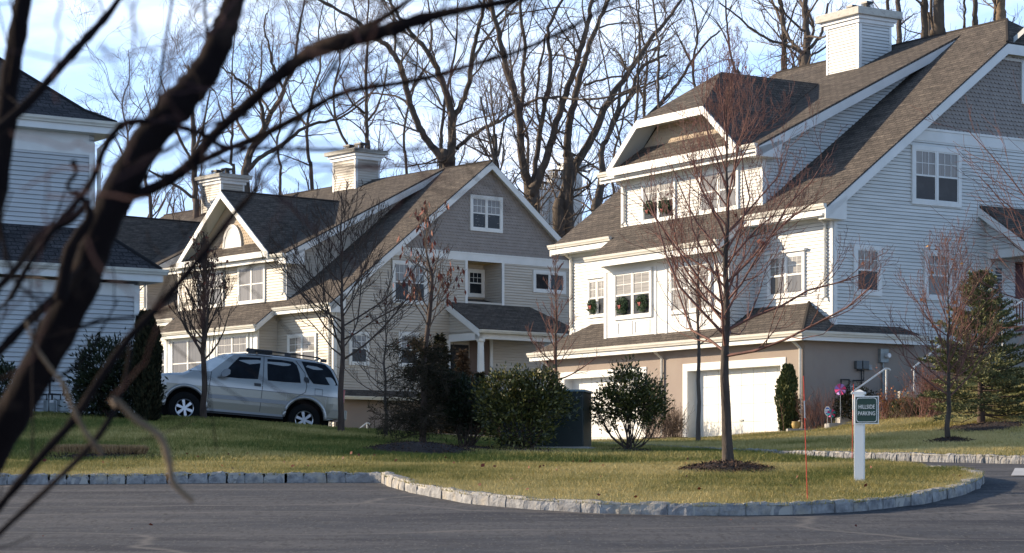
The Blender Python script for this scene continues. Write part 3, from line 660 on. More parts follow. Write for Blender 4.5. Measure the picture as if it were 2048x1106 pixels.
    for k, (ex, z_0, z_1) in enumerate(((.07, 16.2, 16.32), (.14, 16.32, 16.42))): tt.hexa([W(ca-ex, cb-ex, z_0), W(cd+ex, cb-ex, z_0), W(cd+ex, ce+ex, z_0), W(ca-ex, ce+ex, z_0), W(ca-ex, cb-ex, z_1), W(cd+ex, cb-ex, z_1), W(cd+ex, ce+ex, z_1), W(ca-ex, ce+ex, z_1)])
    tt.build('chimney_trim', M['white_trim'], ch)
    cc = MB(); ex = .27; cc.hexa([W(ca-ex, cb-ex, 16.42), W(cd+ex, cb-ex, 16.42), W(cd+ex, ce+ex, 16.42), W(ca-ex, ce+ex, 16.42), W(ca-ex, cb-ex, 16.66), W(cd+ex, cb-ex, 16.66), W(cd+ex, ce+ex, 16.66), W(ca-ex, ce+ex, 16.66)])
    cc.build('chimney_cap', M['cap_concrete'], ch, bevel=.02)
    for q in (6.25, 6.95): cage(ch, W(q, 7.85, 16.66), fr, .30, .32)
    # --- porch on the gable side
    p = MB()
    wbox(p, Wall(fr, 'b', 6.95, -1), -1.6, 0, 8.20, 8.44, -.15, .0)
    p.hexa([W(-1.6, 6.95, 8.2), W(-1.6, 11.5, 8.2), W(-1.75, 11.5, 8.2), W(-1.75, 6.95, 8.2), W(-1.6, 6.95, 8.44), W(-1.6, 11.5, 8.44), W(-1.75, 11.5, 8.44), W(-1.75, 6.95, 8.44)])
    for b_ in (7.1, 10.9): p.tube([W(-1.62, b_, 6.05), W(-1.62, b_, 8.2)], .11, 12)
    wbox(p, G, 6.98, 7.10, 5.9, 8.25, .001, .05)
    pr_ = p.build('porch', M['white_trim'], H)
    ps = MB(); siding(ps, Wall(fr, 'b', 6.95, -1), [(-1.6, 8.44), (0, 8.44), (0, 9.6), (-1.5, 8.62)]); ps.build('porch_gable', M['white_siding'], pr_)
    pf = MB(); pf.hexa([W(-1.7, 6.9, 3.9), W(0, 6.9, 3.9), W(0, 11.5, 3.9), W(-1.7, 11.5, 3.9), W(-1.7, 6.9, 6.0), W(0, 6.9, 6.0), W(0, 11.5, 6.0), W(-1.7, 11.5, 6.0)]); pf.build('porch_floor', M['concrete'], pr_)
    pd = MB(); wbox(pd, G, 8.3, 9.4, 6.0, 8.15, -.3, -.25); pd.build('entrance_door', M['dark_door'], pr_)
    pw = MB(); wbox(pw, G, 7.3, 7.55, 6.4, 8.0, .002, .02); pw.build('sidelight', M['pane_dark'], pr_)
    rl = MB(); b_ = 6.98
    for z_ in (6.15, 6.9): wbox(rl, Wall(fr, 'b', 6.98, -1), -1.6, -.1, z_, z_+.06, -.03, .03)
    for k in range(12): wbox(rl, Wall(fr, 'b', 6.98, -1), -1.5+k*.12, -1.47+k*.12, 6.21, 6.9, -.015, .015)
    rl.build('railing', M['white_trim'], pr_)
    return fr, H
def cage(parent, p, fr, s, h):
    mb = MB(); u, v = fr.u, fr.v; z = np.array([0, 0, 1.]); s2 = s*.5
    mb.obox(p+z*.03, u*s2*1.1, v*s2*1.1, z*.03); mb.obox(p+z*(h-.03), u*s2*.95, v*s2*.95, z*.03)
    for i in range(6):
        t = -1+2*i/5
        for q in (-1, 1):
            mb.tube([p+u*s2*t+v*s2*q+z*.05, p+(u*s2*t+v*s2*q)*.85+z*(h-.05)], .012, 4); mb.tube([p+v*s2*t+u*s2*q+z*.05, p+(v*s2*t+u*s2*q)*.85+z*(h-.05)], .012, 4)
    mb.tube([p+z*.0, p+z*h*.7], s2*.5, 10)
    mb.build('flue_cage', M['black_metal'], parent)

# ------------------------------------------------------------ house B (tan row behind the car)
def house_b():
    fr = Fr(6500, 668, 92.); fr.tag = 'b'; W = fr.W; u, v = fr.u, fr.v
    H = empty('row_house', W(0, 0, 3.2), 'long tan sided town house row with two chimneys behind the silver car', 'house')
    G = Wall(fr, 'a', 0, -1); F2 = Wall(fr, 'b', 0, -1); F3 = Wall(fr, 'b', -1.0, -1)
    m = .765; zr = lambda b: 9.1+m*b; RB = 7.9; RZ = zr(RB); BE = 16.3; AE = 27.2
    zs = lambda b: 10.98+.5*(b+.45); D = 11.0
    sd = MB()
    siding(sd, G, [(0, 5.0), (6.84, 5.0), (6.84, 10.9), (2.4, 10.9), (0, 9.05)]); siding(sd, G, [(8.72, 5.0), (15.8, 5.0), (15.8, 9.05), (13.4, 10.9), (8.72, 10.9)]); siding(sd, G, [(6.84, 5.0), (8.72, 5.0), (8.72, 9.2), (6.84, 9.2)])
    siding(sd, F2, [(0, 3), (26.9, 3), (26.9, 8.95), (0, 8.95)])
    for k in (0, 1):
        o = k*D
        siding(sd, Wall(fr, 'a', 4.0+o, -1), [(-1, 3), (0, 3), (0, 9.0), (-1, 8.3)]); siding(sd, Wall(fr, 'a', 11.2+o, 1), [(-1, 3), (0, 3), (0, 9.0), (-1, 8.3)])
        siding(sd, F2, [(3.3+o, 9.0), (11.7+o, 9.0), (11.7+o, 10.9), (3.3+o, 10.9)])
        for c, sg in ((3.3+o, -1), (11.7+o, 1)): siding(sd, Wall(fr, 'a', c, sg), [(0, 9.05), (7.2, 14.7), (6.9, 14.6), (0, 11.1)])
    # window recess in the gable
    siding(sd, Wall(fr, 'b', 8.72, -1), [(0, 9.0), (1.2, 9.0), (1.2, 10.9), (0, 10.9)]); siding(sd, Wall(fr, 'b', 6.84, 1), [(0, 9.0), (1.2, 9.0), (1.2, 10.9), (0, 10.9)]); siding(sd, Wall(fr, 'a', 1.2, -1), [(6.84, 9.0), (8.72, 9.0), (8.72, 10.9), (6.84, 10.9)])
    sd.build('siding_wall', M['tan_siding'], H)
    cl = MB(); cl.poly([W(0, 6.84, 10.89), W(1.2, 6.84, 10.89), W(1.2, 8.72, 10.89), W(0, 8.72, 10.89)]); cl.build('recess_ceiling', M['gold'], H)
    st = MB(); wbox(st, Wall(fr, 'a', .3, -1), .3, 15.8, 1.5, 5.0, 0, .29); wbox(st, F2, 0, 4, 2.0, 3.0, -.3, .01); st.build('basement_wall', M['stucco'], H)
    sc = MB(); scallops(sc, G, [(2.9, 11.25), (12.9, 11.25), (7.9, 14.95)], .16, .13); sc.build('scalloped_gable', M['scallop'], H)
    window(H, G, 6.97, 8.74, 12.17, 13.68, 2, .13); window(H, G, 2.88, 4.68, 8.92, 10.68, 2, .13); window(H, G, .71, 1.71, 6.32, 7.68, 1, .12); window(H, G, 3.22, 4.25, 6.34, 7.76, 1, .12)
    window(H, G, 10.45, 12.31, 9.76, 10.72, 2, .13, kind='slider'); window(H, G, 10.9, 12.0, 6.3, 7.5, 1, .12, hi='pane_dark')
    window(H, Wall(fr, 'a', 1.17, -1), 6.95, 9.3 if 0 else 8.70, 9.5, 10.70, 2, .13, hi='pane_dark')
    for k in (0, 1):
        o = k*D
        window(H, F2, 4.85+o, 6.9+o, 9.1, 10.72, 2, .11, lo='pane_curtain', hi='pane_curtain', cols=2, grid=(k == 1)); window(H, F2, 8.0+o, 10.1+o, 9.1, 10.72, 2, .11, lo='pane_mid', hi='pane_curtain', cols=2)
        window(H, F3, 4.6+o, 7.0+o, 6.15, 7.8, 2, .11, lo='pane_curtain', hi='pane_curtain', cols=2); window(H, F3, 7.9+o, 10.6+o, 5.6, 7.8, 2, .11, lo='pane_mid', hi='pane_mid', cols=2, grid=False)
    window(H, F2, 1.15, 3.2, 6.2, 7.65, 2, .11, lo='pane_mid', hi='pane_blind', cols=2); window(H, F2, 12.3, 14.0, 6.0, 7.6, 2, .11, lo='pane_dark', hi='pane_mid', cols=2)
    # trim
    t = MB()
    wbox(t, G, 0, .12, 5.1, 9.0, .001, .035); wbox(t, F2, 0, .11, 5.1, 8.9, .001, .034); wbox(t, G, 2.85, 12.95, 10.9, 11.18, .001, .03); wbox(t, G, 2.95, 12.85, 11.182, 11.25, .001, .05)
    for b_ in (6.72, 8.72): wbox(t, G, b_, b_+.13, 8.9, 10.9, .001, .035)
    t.build('trim', M['white_trim'], H)
    for k in (0, 1):
        o = k*D; t = MB()
        wbox(t, F3, 3.95+o, 11.2+o, 3.0, 8.0, -.06, 0)
        for x0, x1 in ((3.95, 4.15), (4.35, 4.5), (7.15, 7.35), (7.6, 7.8), (10.7, 10.85), (11.0, 11.2)): wbox(t, F3, x0+o, x1+o, 3, 7.9, .001, .03)
        wbox(t, F3, 4.15+o, 11+o, 7.82, 8.0, .001, .025)
        wbox(t, F2, 3.3+o, 11.7+o, 10.74, 10.9, .001, .028); wbox(t, F2, 3.3+o, 3.42+o, 9.1, 10.74, .001, .034); wbox(t, F2, 11.58+o, 11.7+o, 9.1, 10.74, .001, .034)
        t.build('bay_trim', M['white_trim'], H)
    r = MB(); P = lambda a, b: W(a, b, zr(b)); B2 = lambda a, b: W(a, b, zr(2*RB-b))
    roofface(r, [P(-.35, -.42), P(AE, -.42), P(AE, RB-1.5), P(AE-1.4, RB), P(-.35, RB)]); roofface(r, [B2(-.35, BE), B2(AE, BE), B2(AE, RB+1.5), B2(AE-1.4, RB), B2(-.35, RB)])
    roofface(r, [P(AE, RB-1.5), P(AE-1.4, RB), B2(AE, RB+1.5)])
    for k in (0, 1):
        o = k*D
        roofface(r, [W(2.8+o, -.42, zs(-.42)), W(12.0+o, -.42, zs(-.42)), W(12.0+o, 7.85, zs(7.85)+.02), W(2.8+o, 7.85, zs(7.85)+.02)])
        roofface(r, [P(3.6+o, -1.35), P(11.3+o, -1.35), P(11.3+o, -.42), P(3.6+o, -.42)])
        for s_ in (-1, 1): roofface(r, [W(7.3+o+s_*3.5, -.62, 11.08), W(7.3+o, -.62, 13.93), W(7.3+o, 5.5, 13.93), W(7.3+o+s_*3.5, -.3, 11.08)])
        roofface(r, [W(4.1+o, -.45, 11.12), W(10.5+o, -.45, 11.12), W(10.3+o, -.02, 11.62), W(4.3+o, -.02, 11.62)], .02)
    # porch lean-to and basement skirt
    roofface(r, [W(1.15, 6.9, 9.42), W(1.15, 8.68, 9.42), W(0, 8.68, 9.13), W(0, 6.9, 9.13)])
    roofface(r, [W(0, 5.74, 9.13), W(0, 10.25, 9.13), W(-2.2, 11.6, 7.90), W(-2.2, 5.74, 7.90)])
    roofface(r, [W(0, 0, 5.35), W(0, 4.2, 5.35), W(-.5, 4.7, 5.08), W(-.5, 0, 5.08)])
    r.build('roof', M['shingle'], H)
    cp = MB()
    for a_, b_ in (((-.35, RB, RZ), (AE-1.4, RB, RZ)), ((7.3, -.62, 13.93), (7.3, 5.5, 13.93)), ((18.3, -.62, 13.93), (18.3, 5.5, 13.93))): cp = MB(); cp.tube([W(*a_), W(*b_)], .055, 5); cp.build('ridge_cap', M['shingle'], H)
    f = MB()
    def rk(a, pts, d=.3): [board(f, W(a, *pts[i])-np.array([0, 0, .06]), W(a, *pts[i+1])-np.array([0, 0, .06]), d, .04, -u) for i in range(len(pts)-1)]
    rk(-.35, [(-.42, zr(-.42)), (RB, RZ), (BE, zr(2*RB-BE))])
    for k in (0, 1):
        o = k*D; rk(2.8+o, [(-.42, zs(-.42)), (7.8, zs(7.8))], .28)
        f.hexa([W(2.8+o, -.45, 10.55), W(2.76+o, -.45, 10.55), W(2.76+o, .5, 10.55), W(2.8+o, .5, 10.55), W(2.8+o, -.45, 10.85), W(2.76+o, -.45, 10.85), W(2.76+o, .5, 11.2), W(2.8+o, .5, 11.2)])
        f.hexa([W(2.8+o, -.42, 10.55), W(3.3+o, -.42, 10.55), W(3.3+o, .5, 10.55), W(2.8+o, .5, 10.55), W(2.8+o, -.42, 10.85), W(3.3+o, -.42, 10.85), W(3.3+o, .5, 11.1), W(2.8+o, .5, 11.1)])
        board(f, W(2.8+o, -.42, zs(-.42)-.1), W(12+o, -.42, zs(-.42)-.1), .2, .04, -v)
        board(f, W(3.6+o, -1.35, zr(-1.35)-.1), W(11.3+o, -1.35, zr(-1.35)-.1), .2, .04, -v)
        board(f, W(3.6+o, -1.35, zr(-1.35)-.05), W(3.6+o, -.42, zr(-.42)-.05), .24, .04, -u)
        for s_ in (-1, 1):
            p0 = W(7.3+o+s_*3.55, -.62, 11.06); p1 = W(7.3+o, -.62, 13.92); dz = np.array([0, 0, .30]); f.hexa([p0-dz*.9, p1-dz, p1-dz-v*.05, p0-dz*.9-v*.05, p0, p1, p1-v*.05, p0-v*.05])
        board(f, W(3.8+o, -.62, 11.12), W(10.8+o, -.62, 11.12), .24, .05, -v)
    board(f, W(-.35, -.42, zr(-.42)-.1), W(3.6, -.42, zr(-.42)-.1), .2, .04, -v); board(f, W(11.3, -.42, zr(-.42)-.1), W(14.6, -.42, zr(-.42)-.1), .2, .04, -v)
    f.hexa([W(-.35, -.45, 8.38), W(-.39, -.45, 8.38), W(-.39, .3, 8.38), W(-.35, .3, 8.38), W(-.35, -.45, 8.7), W(-.39, -.45, 8.7), W(-.39, .3, 9.2), W(-.35, .3, 9.2)])
    board(f, W(0, 5.72, 9.08), W(-2.2, 5.72, 7.85), .28, .04, -v)
    f.build('fascia', M['white_trim'], H)
    s = MB(); dz = np.array([0, 0, .19])
    s.poly([P(-.34, -.4)-dz, P(0, -.4)-dz, P(0, RB)-dz, P(-.34, RB)-dz]); s.poly([B2(-.34, BE)-dz, B2(0, BE)-dz, B2(0, RB)-dz, B2(-.34, RB)-dz])
    q4 = lambda a0, a1, b0, b1, z: s.poly([W(a0, b0, z), W(a1, b0, z), W(a1, b1, z), W(a0, b1, z)])
    q4(-.35, 4, -.42, 0, 8.5); q4(11.2, 15, -.42, 0, 8.5)
    for k in (0, 1):
        o = k*D; q4(3.6+o, 11.3+o, -1.35, -1, 7.85); q4(2.8+o, 12+o, -.6, 0, 10.86)
        for s_ in (-1, 1): s.poly([W(7.3+o+s_*3.5, -.6, 10.96), W(7.3+o, -.6, 13.8), W(7.3+o, .02, 13.8), W(7.3+o+s_*3.5, .02, 10.96)])
    q4(-2.1, 0, 5.8, 11.4, 7.78)
    s.build('soffit', M['soffit'], H)
    for k in (0, 1):
        o = k*D; tm = MB(); scallops(tm, Wall(fr, 'b', 0, -1), [(4.2+o, 11.3), (10.4+o, 11.3), (7.3+o, 13.75)], .16, .13, .018)
        df = tm.build('dormer_face', M['tan_scallop'], H)
        fn = MB(); w_ = Wall(fr, 'b', -.03, -1); arc = [(7.3+o+.72*math.cos(t), 11.55+1.0*math.sin(t)) for t in np.linspace(0, math.pi, 15)]
        for i in range(14): fn.poly([w_.p(7.3+o, 11.55, .05), w_.p(*arc[i], .05), w_.p(*arc[i+1], .05)]); fn.poly([w_.p(*arc[i], 0), w_.p(*arc[i], .05), w_.p(*arc[i+1], .05), w_.p(*arc[i+1], 0)])
        for i in range(14): 
            q = [(7.3+o+(x-7.3-o)*.8, 11.62+(z-11.55)*.8) for x, z in (arc[i], arc[i+1])]; fn.poly([w_.p(*arc[i], .07), w_.p(*arc[i+1], .07), w_.p(*q[1], .07), w_.p(*q[0], .07)])
        fn.build('round_vent', M['white_trim'], df)
    g = MB(); gv = -v
    gutter(g, W(-.38, -.45, zr(-.42)-.02), W(3.6, -.45, zr(-.42)-.02), gv); gutter(g, W(11.3, -.45, zr(-.42)-.02), W(14.6, -.45, zr(-.42)-.02), gv)
    for k in (0, 1):
        o = k*D; gutter(g, W(3.55+o, -1.38, zr(-1.35)-.02), W(11.35+o, -1.38, zr(-1.35)-.02), gv)
        gutter(g, W(2.76+o, -.5, zs(-.45)-.02), W(3.8+o, -.5, zs(-.45)-.02), gv); gutter(g, W(10.8+o, -.5, zs(-.45)-.02), W(12.0+o, -.5, zs(-.45)-.02), gv)
    gutter(g, W(-2.22, 5.7, 7.86), W(-2.22, 11.6, 7.86), -u); gutter(g, W(-.52, 0, 5.06), W(-.52, 4.7, 5.06), -u)
    build_gutters(H)
    for k in (0, 1): downspout(H, F2, 3.45+k*D, 9.3, 10.9, eave=.5)
    downspout(H, F2, .25, 3.5, 8.7, eave=.45)
    for k in (0, 1):
        o = k*D; c = MB(); ca, cb, cd, ce = 8.1+o, 7.0, 9.85+o, 8.31
        for w_, s0_, s1_ in ((Wall(fr, 'b', cb, -1), ca, cd), (Wall(fr, 'a', ca, -1), cb, ce), (Wall(fr, 'a', cd, 1), cb, ce), (Wall(fr, 'b', ce, 1), ca, cd)): siding(c, w_, [(s0_, 14.3), (s1_, 14.3), (s1_, 16.1), (s0_, 16.1)])
        ch = c.build('chimney', M['tan_siding'], H)
        tt = MB(); CB = Wall(fr, 'b', cb, -1); CA = Wall(fr, 'a', ca, -1)
        for s_ in (ca, cd-.09): wbox(tt, CB, s_, s_+.09, 14.35, 16.1, .001, .03)
        for s_ in (cb, ce-.09): wbox(tt, CA, s_, s_+.09, 14.35, 16.1, .001, .032)
        for ex, z_0, z_1 in ((.08, 16.05, 16.2), (.17, 16.2, 16.32)): tt.hexa([W(ca-ex, cb-ex, z_0), W(cd+ex, cb-ex, z_0), W(cd+ex, ce+ex, z_0), W(ca-ex, ce+ex, z_0), W(ca-ex, cb-ex, z_1), W(cd+ex, cb-ex, z_1), W(cd+ex, ce+ex, z_1), W(ca-ex, ce+ex, z_1)])
        tt.build('chimney_trim', M['white_trim'], ch)
        cc = MB(); ex = .3; cc.hexa([W(ca-ex, cb-ex, 16.32), W(cd+ex, cb-ex, 16.32), W(cd+ex, ce+ex, 16.32), W(ca-ex, ce+ex, 16.32), W(ca-ex, cb-ex, 16.5), W(cd+ex, cb-ex, 16.5), W(cd+ex, ce+ex, 16.5), W(ca-ex, ce+ex, 16.5)])
        cc.build('chimney_cap', M['cap_concrete'], ch, bevel=.02)
        for q in (8.5, 9.35): cage(ch, W(q+o, 7.6, 16.5), fr, .5, .34)
    # porch
    p = MB()
    p.hexa([W(-1.75, 5.85, 7.5), W(-1.75, 11.2, 7.5), W(-2.0, 11.2, 7.5), W(-2.0, 5.85, 7.5), W(-1.75, 5.85, 7.76), W(-1.75, 11.2, 7.76), W(-2.0, 11.2, 7.76), W(-2.0, 5.85, 7.76)])
    wbox(p, Wall(fr, 'b', 5.85, -1), -2.0, 0, 7.45, 7.76, -.2, 0)
    for b_ in (6.05, 11.0):
        p.lathe(W(-1.87, b_, 5.0), [(.2, 0), (.2, .12), (.16, .18), (.155, 1.2), (.13, 2.35), (.18, 2.4), (.18, 2.5)], 14)
    wbox(p, G, 8.05, 8.2, 5.2, 7.8, .02, .06); wbox(p, G, 5.75, 5.9, 5.2, 7.5, .02, .06)
    pr_ = p.build('porch', M['white_trim'], H)
    pf = MB(); pf.hexa([W(-2.1, 5.8, 3), W(0, 5.8, 3), W(0, 11.3, 3), W(-2.1, 11.3, 3), W(-2.1, 5.8, 5.05), W(0, 5.8, 5.05), W(0, 11.3, 5.05), W(-2.1, 11.3, 5.05)]); pf.build('porch_floor', M['concrete'], pr_)
    pd = MB(); wbox(pd, G, 6.95, 8.03, 5.1, 7.6, .02, .03); wbox(pd, Wall(fr, 'b', 5.9, -1), -1.5, -.45, 5.1, 7.35, -.02, .0) if 0 else None; pd.build('entrance_door', M['brown_wall'], pr_)
    vd = MB(); wbox(vd, G, 5.9, 6.9, 5.1, 7.35, .02, .03); vd.build('doorway', M['black_void'], pr_)  # solid near-black panel, the dark of the opening is its colour
    psd = MB(); siding(psd, Wall(fr, 'b', 5.9, -1), [(-1.9, 7.76), (0, 7.76), (0, 8.9), (-1.8, 7.95)]); psd.build('porch_gable', M['tan_siding'], pr_)
    rl = MB()
    for z_ in (5.25, 5.95): rl.hexa([W(-1.84, 6.2, z_), W(-1.9, 6.2, z_), W(-1.9, 11, z_), W(-1.84, 11, z_), W(-1.84, 6.2, z_+.06), W(-1.9, 6.2, z_+.06), W(-1.9, 11, z_+.06), W(-1.84, 11, z_+.06)])
    for k in range(36): b_ = 6.3+k*.13; rl.tube([W(-1.87, b_, 5.3), W(-1.87, b_, 5.95)], .018, 4)
    rl.build('railing', M['white_trim'], pr_)
    return fr, H

# ------------------------------------------------------------ house A (grey siding, left edge)
def house_a():
    fr = Fr(7650, 277, 52.); W = fr.W; u, v = fr.u, fr.v
    H = empty('grey_house', W(0, 0, 3.1), 'grey sided house with dark skirt roof at the left edge of the lawn', 'house')
    L = -9; DP = 7.0; G = Wall(fr, 'a', 0, -1); G2 = Wall(fr, 'a', .7, -1)  # unseen length and depth shaped for where the house shadow falls
    sd = MB(); siding(sd, G, [(L, 3.05), (0, 3.05), (0, 6.05), (L, 6.05)]); siding(sd, Wall(fr, 'b', 0, 1), [(0, 3), (DP, 3), (DP, 6.2), (0, 6.2)])
    siding(sd, G2, [(L, 7.0), (-.78, 7.0), (-.78, 9.55), (L, 9.55)]); siding(sd, Wall(fr, 'b', -.78, 1), [(.7, 6.6), (DP-.7, 6.6), (DP-.7, 9.5), (.7, 9.5)])
    siding(sd, Wall(fr, 'a', DP, 1), [(L, 3), (0, 3), (0, 6.2), (L, 6.2)]); siding(sd, Wall(fr, 'a', DP-.7, 1), [(L, 6), (-.78, 6), (-.78, 9.5), (L, 9.5)]); siding(sd, Wall(fr, 'b', L, -1), [(0, 3), (DP, 3), (DP, 9.5), (0, 9.5)])
    siding(sd, Wall(fr, 'a', .01, -1), [(-22, 3), (L, 3), (L, 8.5), (-22, 8.5)]); siding(sd, Wall(fr, 'b', -22, -1), [(0, 3), (DP, 3), (DP, 8.5), (0, 8.5)]); siding(sd, Wall(fr, 'a', DP-.01, 1), [(-22, 3), (L, 3), (L, 8.5), (-22, 8.5)])  # low left wing out of view, added for its shadow on the lawn
    siding(sd, Wall(fr, 'b', L, -1), [(.7, 8), (DP-.7, 8), (DP-.7, 9.8), (3.9, 12), (3.1, 12), (.7, 9.8)])
    sd.build('siding_wall', M['grey_siding'], H)
    t = MB(); wbox(t, G, -.12, 0, 3.1, 6.1, .001, .035); wbox(t, Wall(fr, 'b', 0, 1), 0, .12, 3.1, 6.1, .001, .034); wbox(t, G, L, -.12, 5.85, 6.12, .001, .03); wbox(t, G2, -.9, -.78, 7.3, 9.35, .001, .035); wbox(t, Wall(fr, 'b', -.78, 1), .7, .82, 7, 9.35, .001, .034); wbox(t, G2, L, -.9, 9.05, 9.52, .001, .03)
    wbox(t, G, L, 0, 2.95, 3.12, 0, .03)
    t.build('trim', M['white_trim'], H)
    r = MB(); e = .38
    k = .88; z0 = 6.45
    roofface(r, [W(-e, L, z0), W(-e, e, z0), W(.72, -.72, z0+k*(.72+e)), W(.72, L, z0+k*(.72+e))]); roofface(r, [W(-e, e, z0), W(DP+e, e, z0), W(DP-.72, -.72, z0+k*1.1), W(.72, -.72, z0+k*1.1)])
    # flared hip roof: shallow first course then steeper
    a0, b0, z1 = .3, -.4, 9.78; c1 = .55; za = z1+.30; c2 = 3.3; zb = za+(c2-c1)*.78
    ring = lambda c, z: [W(a0+c, L, z), W(a0+c, b0-c, z), W(DP-.3-c, b0-c, z), W(DP-.3-c, L, z)]
    A, B, Cc = ring(0, z1), ring(c1, za), ring(c2-.25, zb)
    for R0, R1 in ((A, B), (B, Cc)):
        roofface(r, [R0[0], R0[1], R1[1], R1[0]]); roofface(r, [R0[1], R0[2], R1[2], R1[1]]); roofface(r, [R0[2], R0[3], R1[3], R1[2]])
    for s0_, a_, b_ in ((1, -.35, DP/2), (1, DP+.35, DP/2)): roofface(r, [W(a_, -22.3, 8.5), W(a_, L, 8.5), W(b_, L, 10.55), W(b_, -20, 10.55)])  # roof of the unseen wing, kept low so sun reaches the bush tops
    roofface(r, [W(-.35, -22.3, 8.5), W(DP+.35, -22.3, 8.5), W(DP/2, -20, 10.55)])
    r.build('roof', M['shingle_dark'], H)
    hp = MB(); hp.tube([A[1], B[1], Cc[1]], .05, 5); hp.build('hip_cap', M['shingle_dark'], H); hp = MB(); hp.tube([W(-e, e, z0), W(.72, -.72, z0+k*1.1)], .05, 5); hp.build('hip_cap', M['shingle_dark'], H)
    g = MB(); gutter(g, W(-e-.02, L, z0-.01), W(-e-.02, e+.12, z0-.01), -u, .12, .13); gutter(g, W(-e-.1, e+.02, z0-.01), W(DP, e+.02, z0-.01), v, .12, .13)
    gutter(g, W(a0-.02, L, z1-.01), W(a0-.02, b0+.12, z1-.01), -u, .12, .13); gutter(g, W(a0-.1, b0+.02, z1-.01), W(DP, b0+.02, z1-.01), v, .12, .13)
    build_gutters(H)
    f = MB(); board(f, W(-e, L, z0-.12), W(-e, e, z0-.12), .17, .04, -u); board(f, W(-e, e, z0-.12), W(DP, e, z0-.12), .17, .04, v); board(f, W(a0, L, z1-.12), W(a0, b0, z1-.12), .16, .04, -u); board(f, W(a0, b0, z1-.12), W(DP, b0, z1-.12), .16, .04, v); f.build('fascia', M['white_trim'], H)
    s = MB(); s.poly([W(-e, L, 6.18), W(0, L, 6.18), W(0, 0, 6.18), W(-e, e, 6.18)]); s.poly([W(-e, e, 6.18), W(0, 0, 6.18), W(DP, 0, 6.18), W(DP, e, 6.18)]); s.poly([W(a0, L, 9.5), W(.7, L, 9.5), W(.7, -.78, 9.5), W(a0, b0, 9.5)]); s.poly([W(a0, b0, 9.5), W(.7, -.78, 9.5), W(DP, -.78, 9.5), W(DP, b0, 9.5)]); s.build('soffit', M['soffit'], H)
    downspout(H, Wall(fr, 'b', 0, 1), .2, 3.2, 6.35, eave=.38); d = MB(); d.tube([W(.55, -.42, 9.66), W(.55, -.42, 9.5), W(.63, -.68, 9.2), W(.63, -.68, 7.5)], .05, 6); d.build('downspout', M['cream_gutter'], H)
    return fr, H

# ------------------------------------------------------------ house D (white gabled house far behind the gap)
def house_d():
    fr = Fr(9500, 1245, 128.); W = fr.W; u, v = fr.u, fr.v
    H = empty('distant_house', W(0, 0, 8), 'distant white house with skylights and white chimneys seen between the two houses', 'house')
    r = MB(); zr = lambda b: 15.3+.6*b
    roofface(r, [W(-6, 0, 15.3), W(9, 0, 15.3), W(9, 6, 18.9), W(-6, 6, 18.9)]); roofface(r, [W(-6, 12, 15.3), W(9, 12, 15.3), W(9, 6, 18.9), W(-6, 6, 18.9)])
    r.build('roof', M['shingle'], H)
    s = MB(); siding(s, Wall(fr, 'b', .4, -1), [(-5.6, 9), (8.6, 9), (8.6, 15.4), (-5.6, 15.4)], .2); siding(s, Wall(fr, 'a', -5.6, -1), [(.4, 9), (11.6, 9), (11.6, 15.4), (6, 18.6), (.4, 15.4)], .2); siding(s, Wall(fr, 'a', 8.6, 1), [(.4, 9), (11.6, 9), (11.6, 15.4), (6, 18.6), (.4, 15.4)], .2)
    s.build('siding_wall', M['white_siding'], H)
    g = MB(); gutter(g, W(-6, -.05, 15.3), W(9, -.05, 15.3), -v, .2, .15); build_gutters(H)
    for x0, x1, y0, y1, w_, cap in ((1097, 1122, 368, 445, 1.0, 1), (1120, 1166, 338, 430, 1.8, 1), (1062, 1100, 392, 428, 1.2, 1)):
        Y = 127. ; p = at((x0+x1)/2, y0, Y); q = at((x0+x1)/2, y1, Y); hw = (x1-x0)/F*Y/2
        c = MB(); zt = p[2]; zb_ = 14
        c.obox(((p[0]), Y, (zt+zb_)/2), u*hw*.55, v*hw*.75, (0, 0, (zt-zb_)/2)); ch = c.build('chimney', M['white_siding'], H)
        k = MB(); k.obox((p[0], Y, zt+.1), u*hw*.75, v*hw*1.0, (0, 0, .18)); k.build('chimney_cap', M['white_trim'], ch); cage(ch, np.array([p[0], Y, zt+.28]), fr, .6, .5)
    sk = MB()
    for a_ in (-1.5, .3): sk.hexa([W(a_, 3.2, zr(3.2)+.05), W(a_+1.0, 3.2, zr(3.2)+.05), W(a_+1.0, 4.6, zr(4.6)+.05), W(a_, 4.6, zr(4.6)+.05), W(a_, 3.2, zr(3.2)+.2), W(a_+1.0, 3.2, zr(3.2)+.2), W(a_+1.0, 4.6, zr(4.6)+.2), W(a_, 4.6, zr(4.6)+.2)])
    sk.build('skylight', M['pane_mid'], H)
frC, HC = house_c(); frB, HB = house_b(); frA, HA = house_a(); house_d()

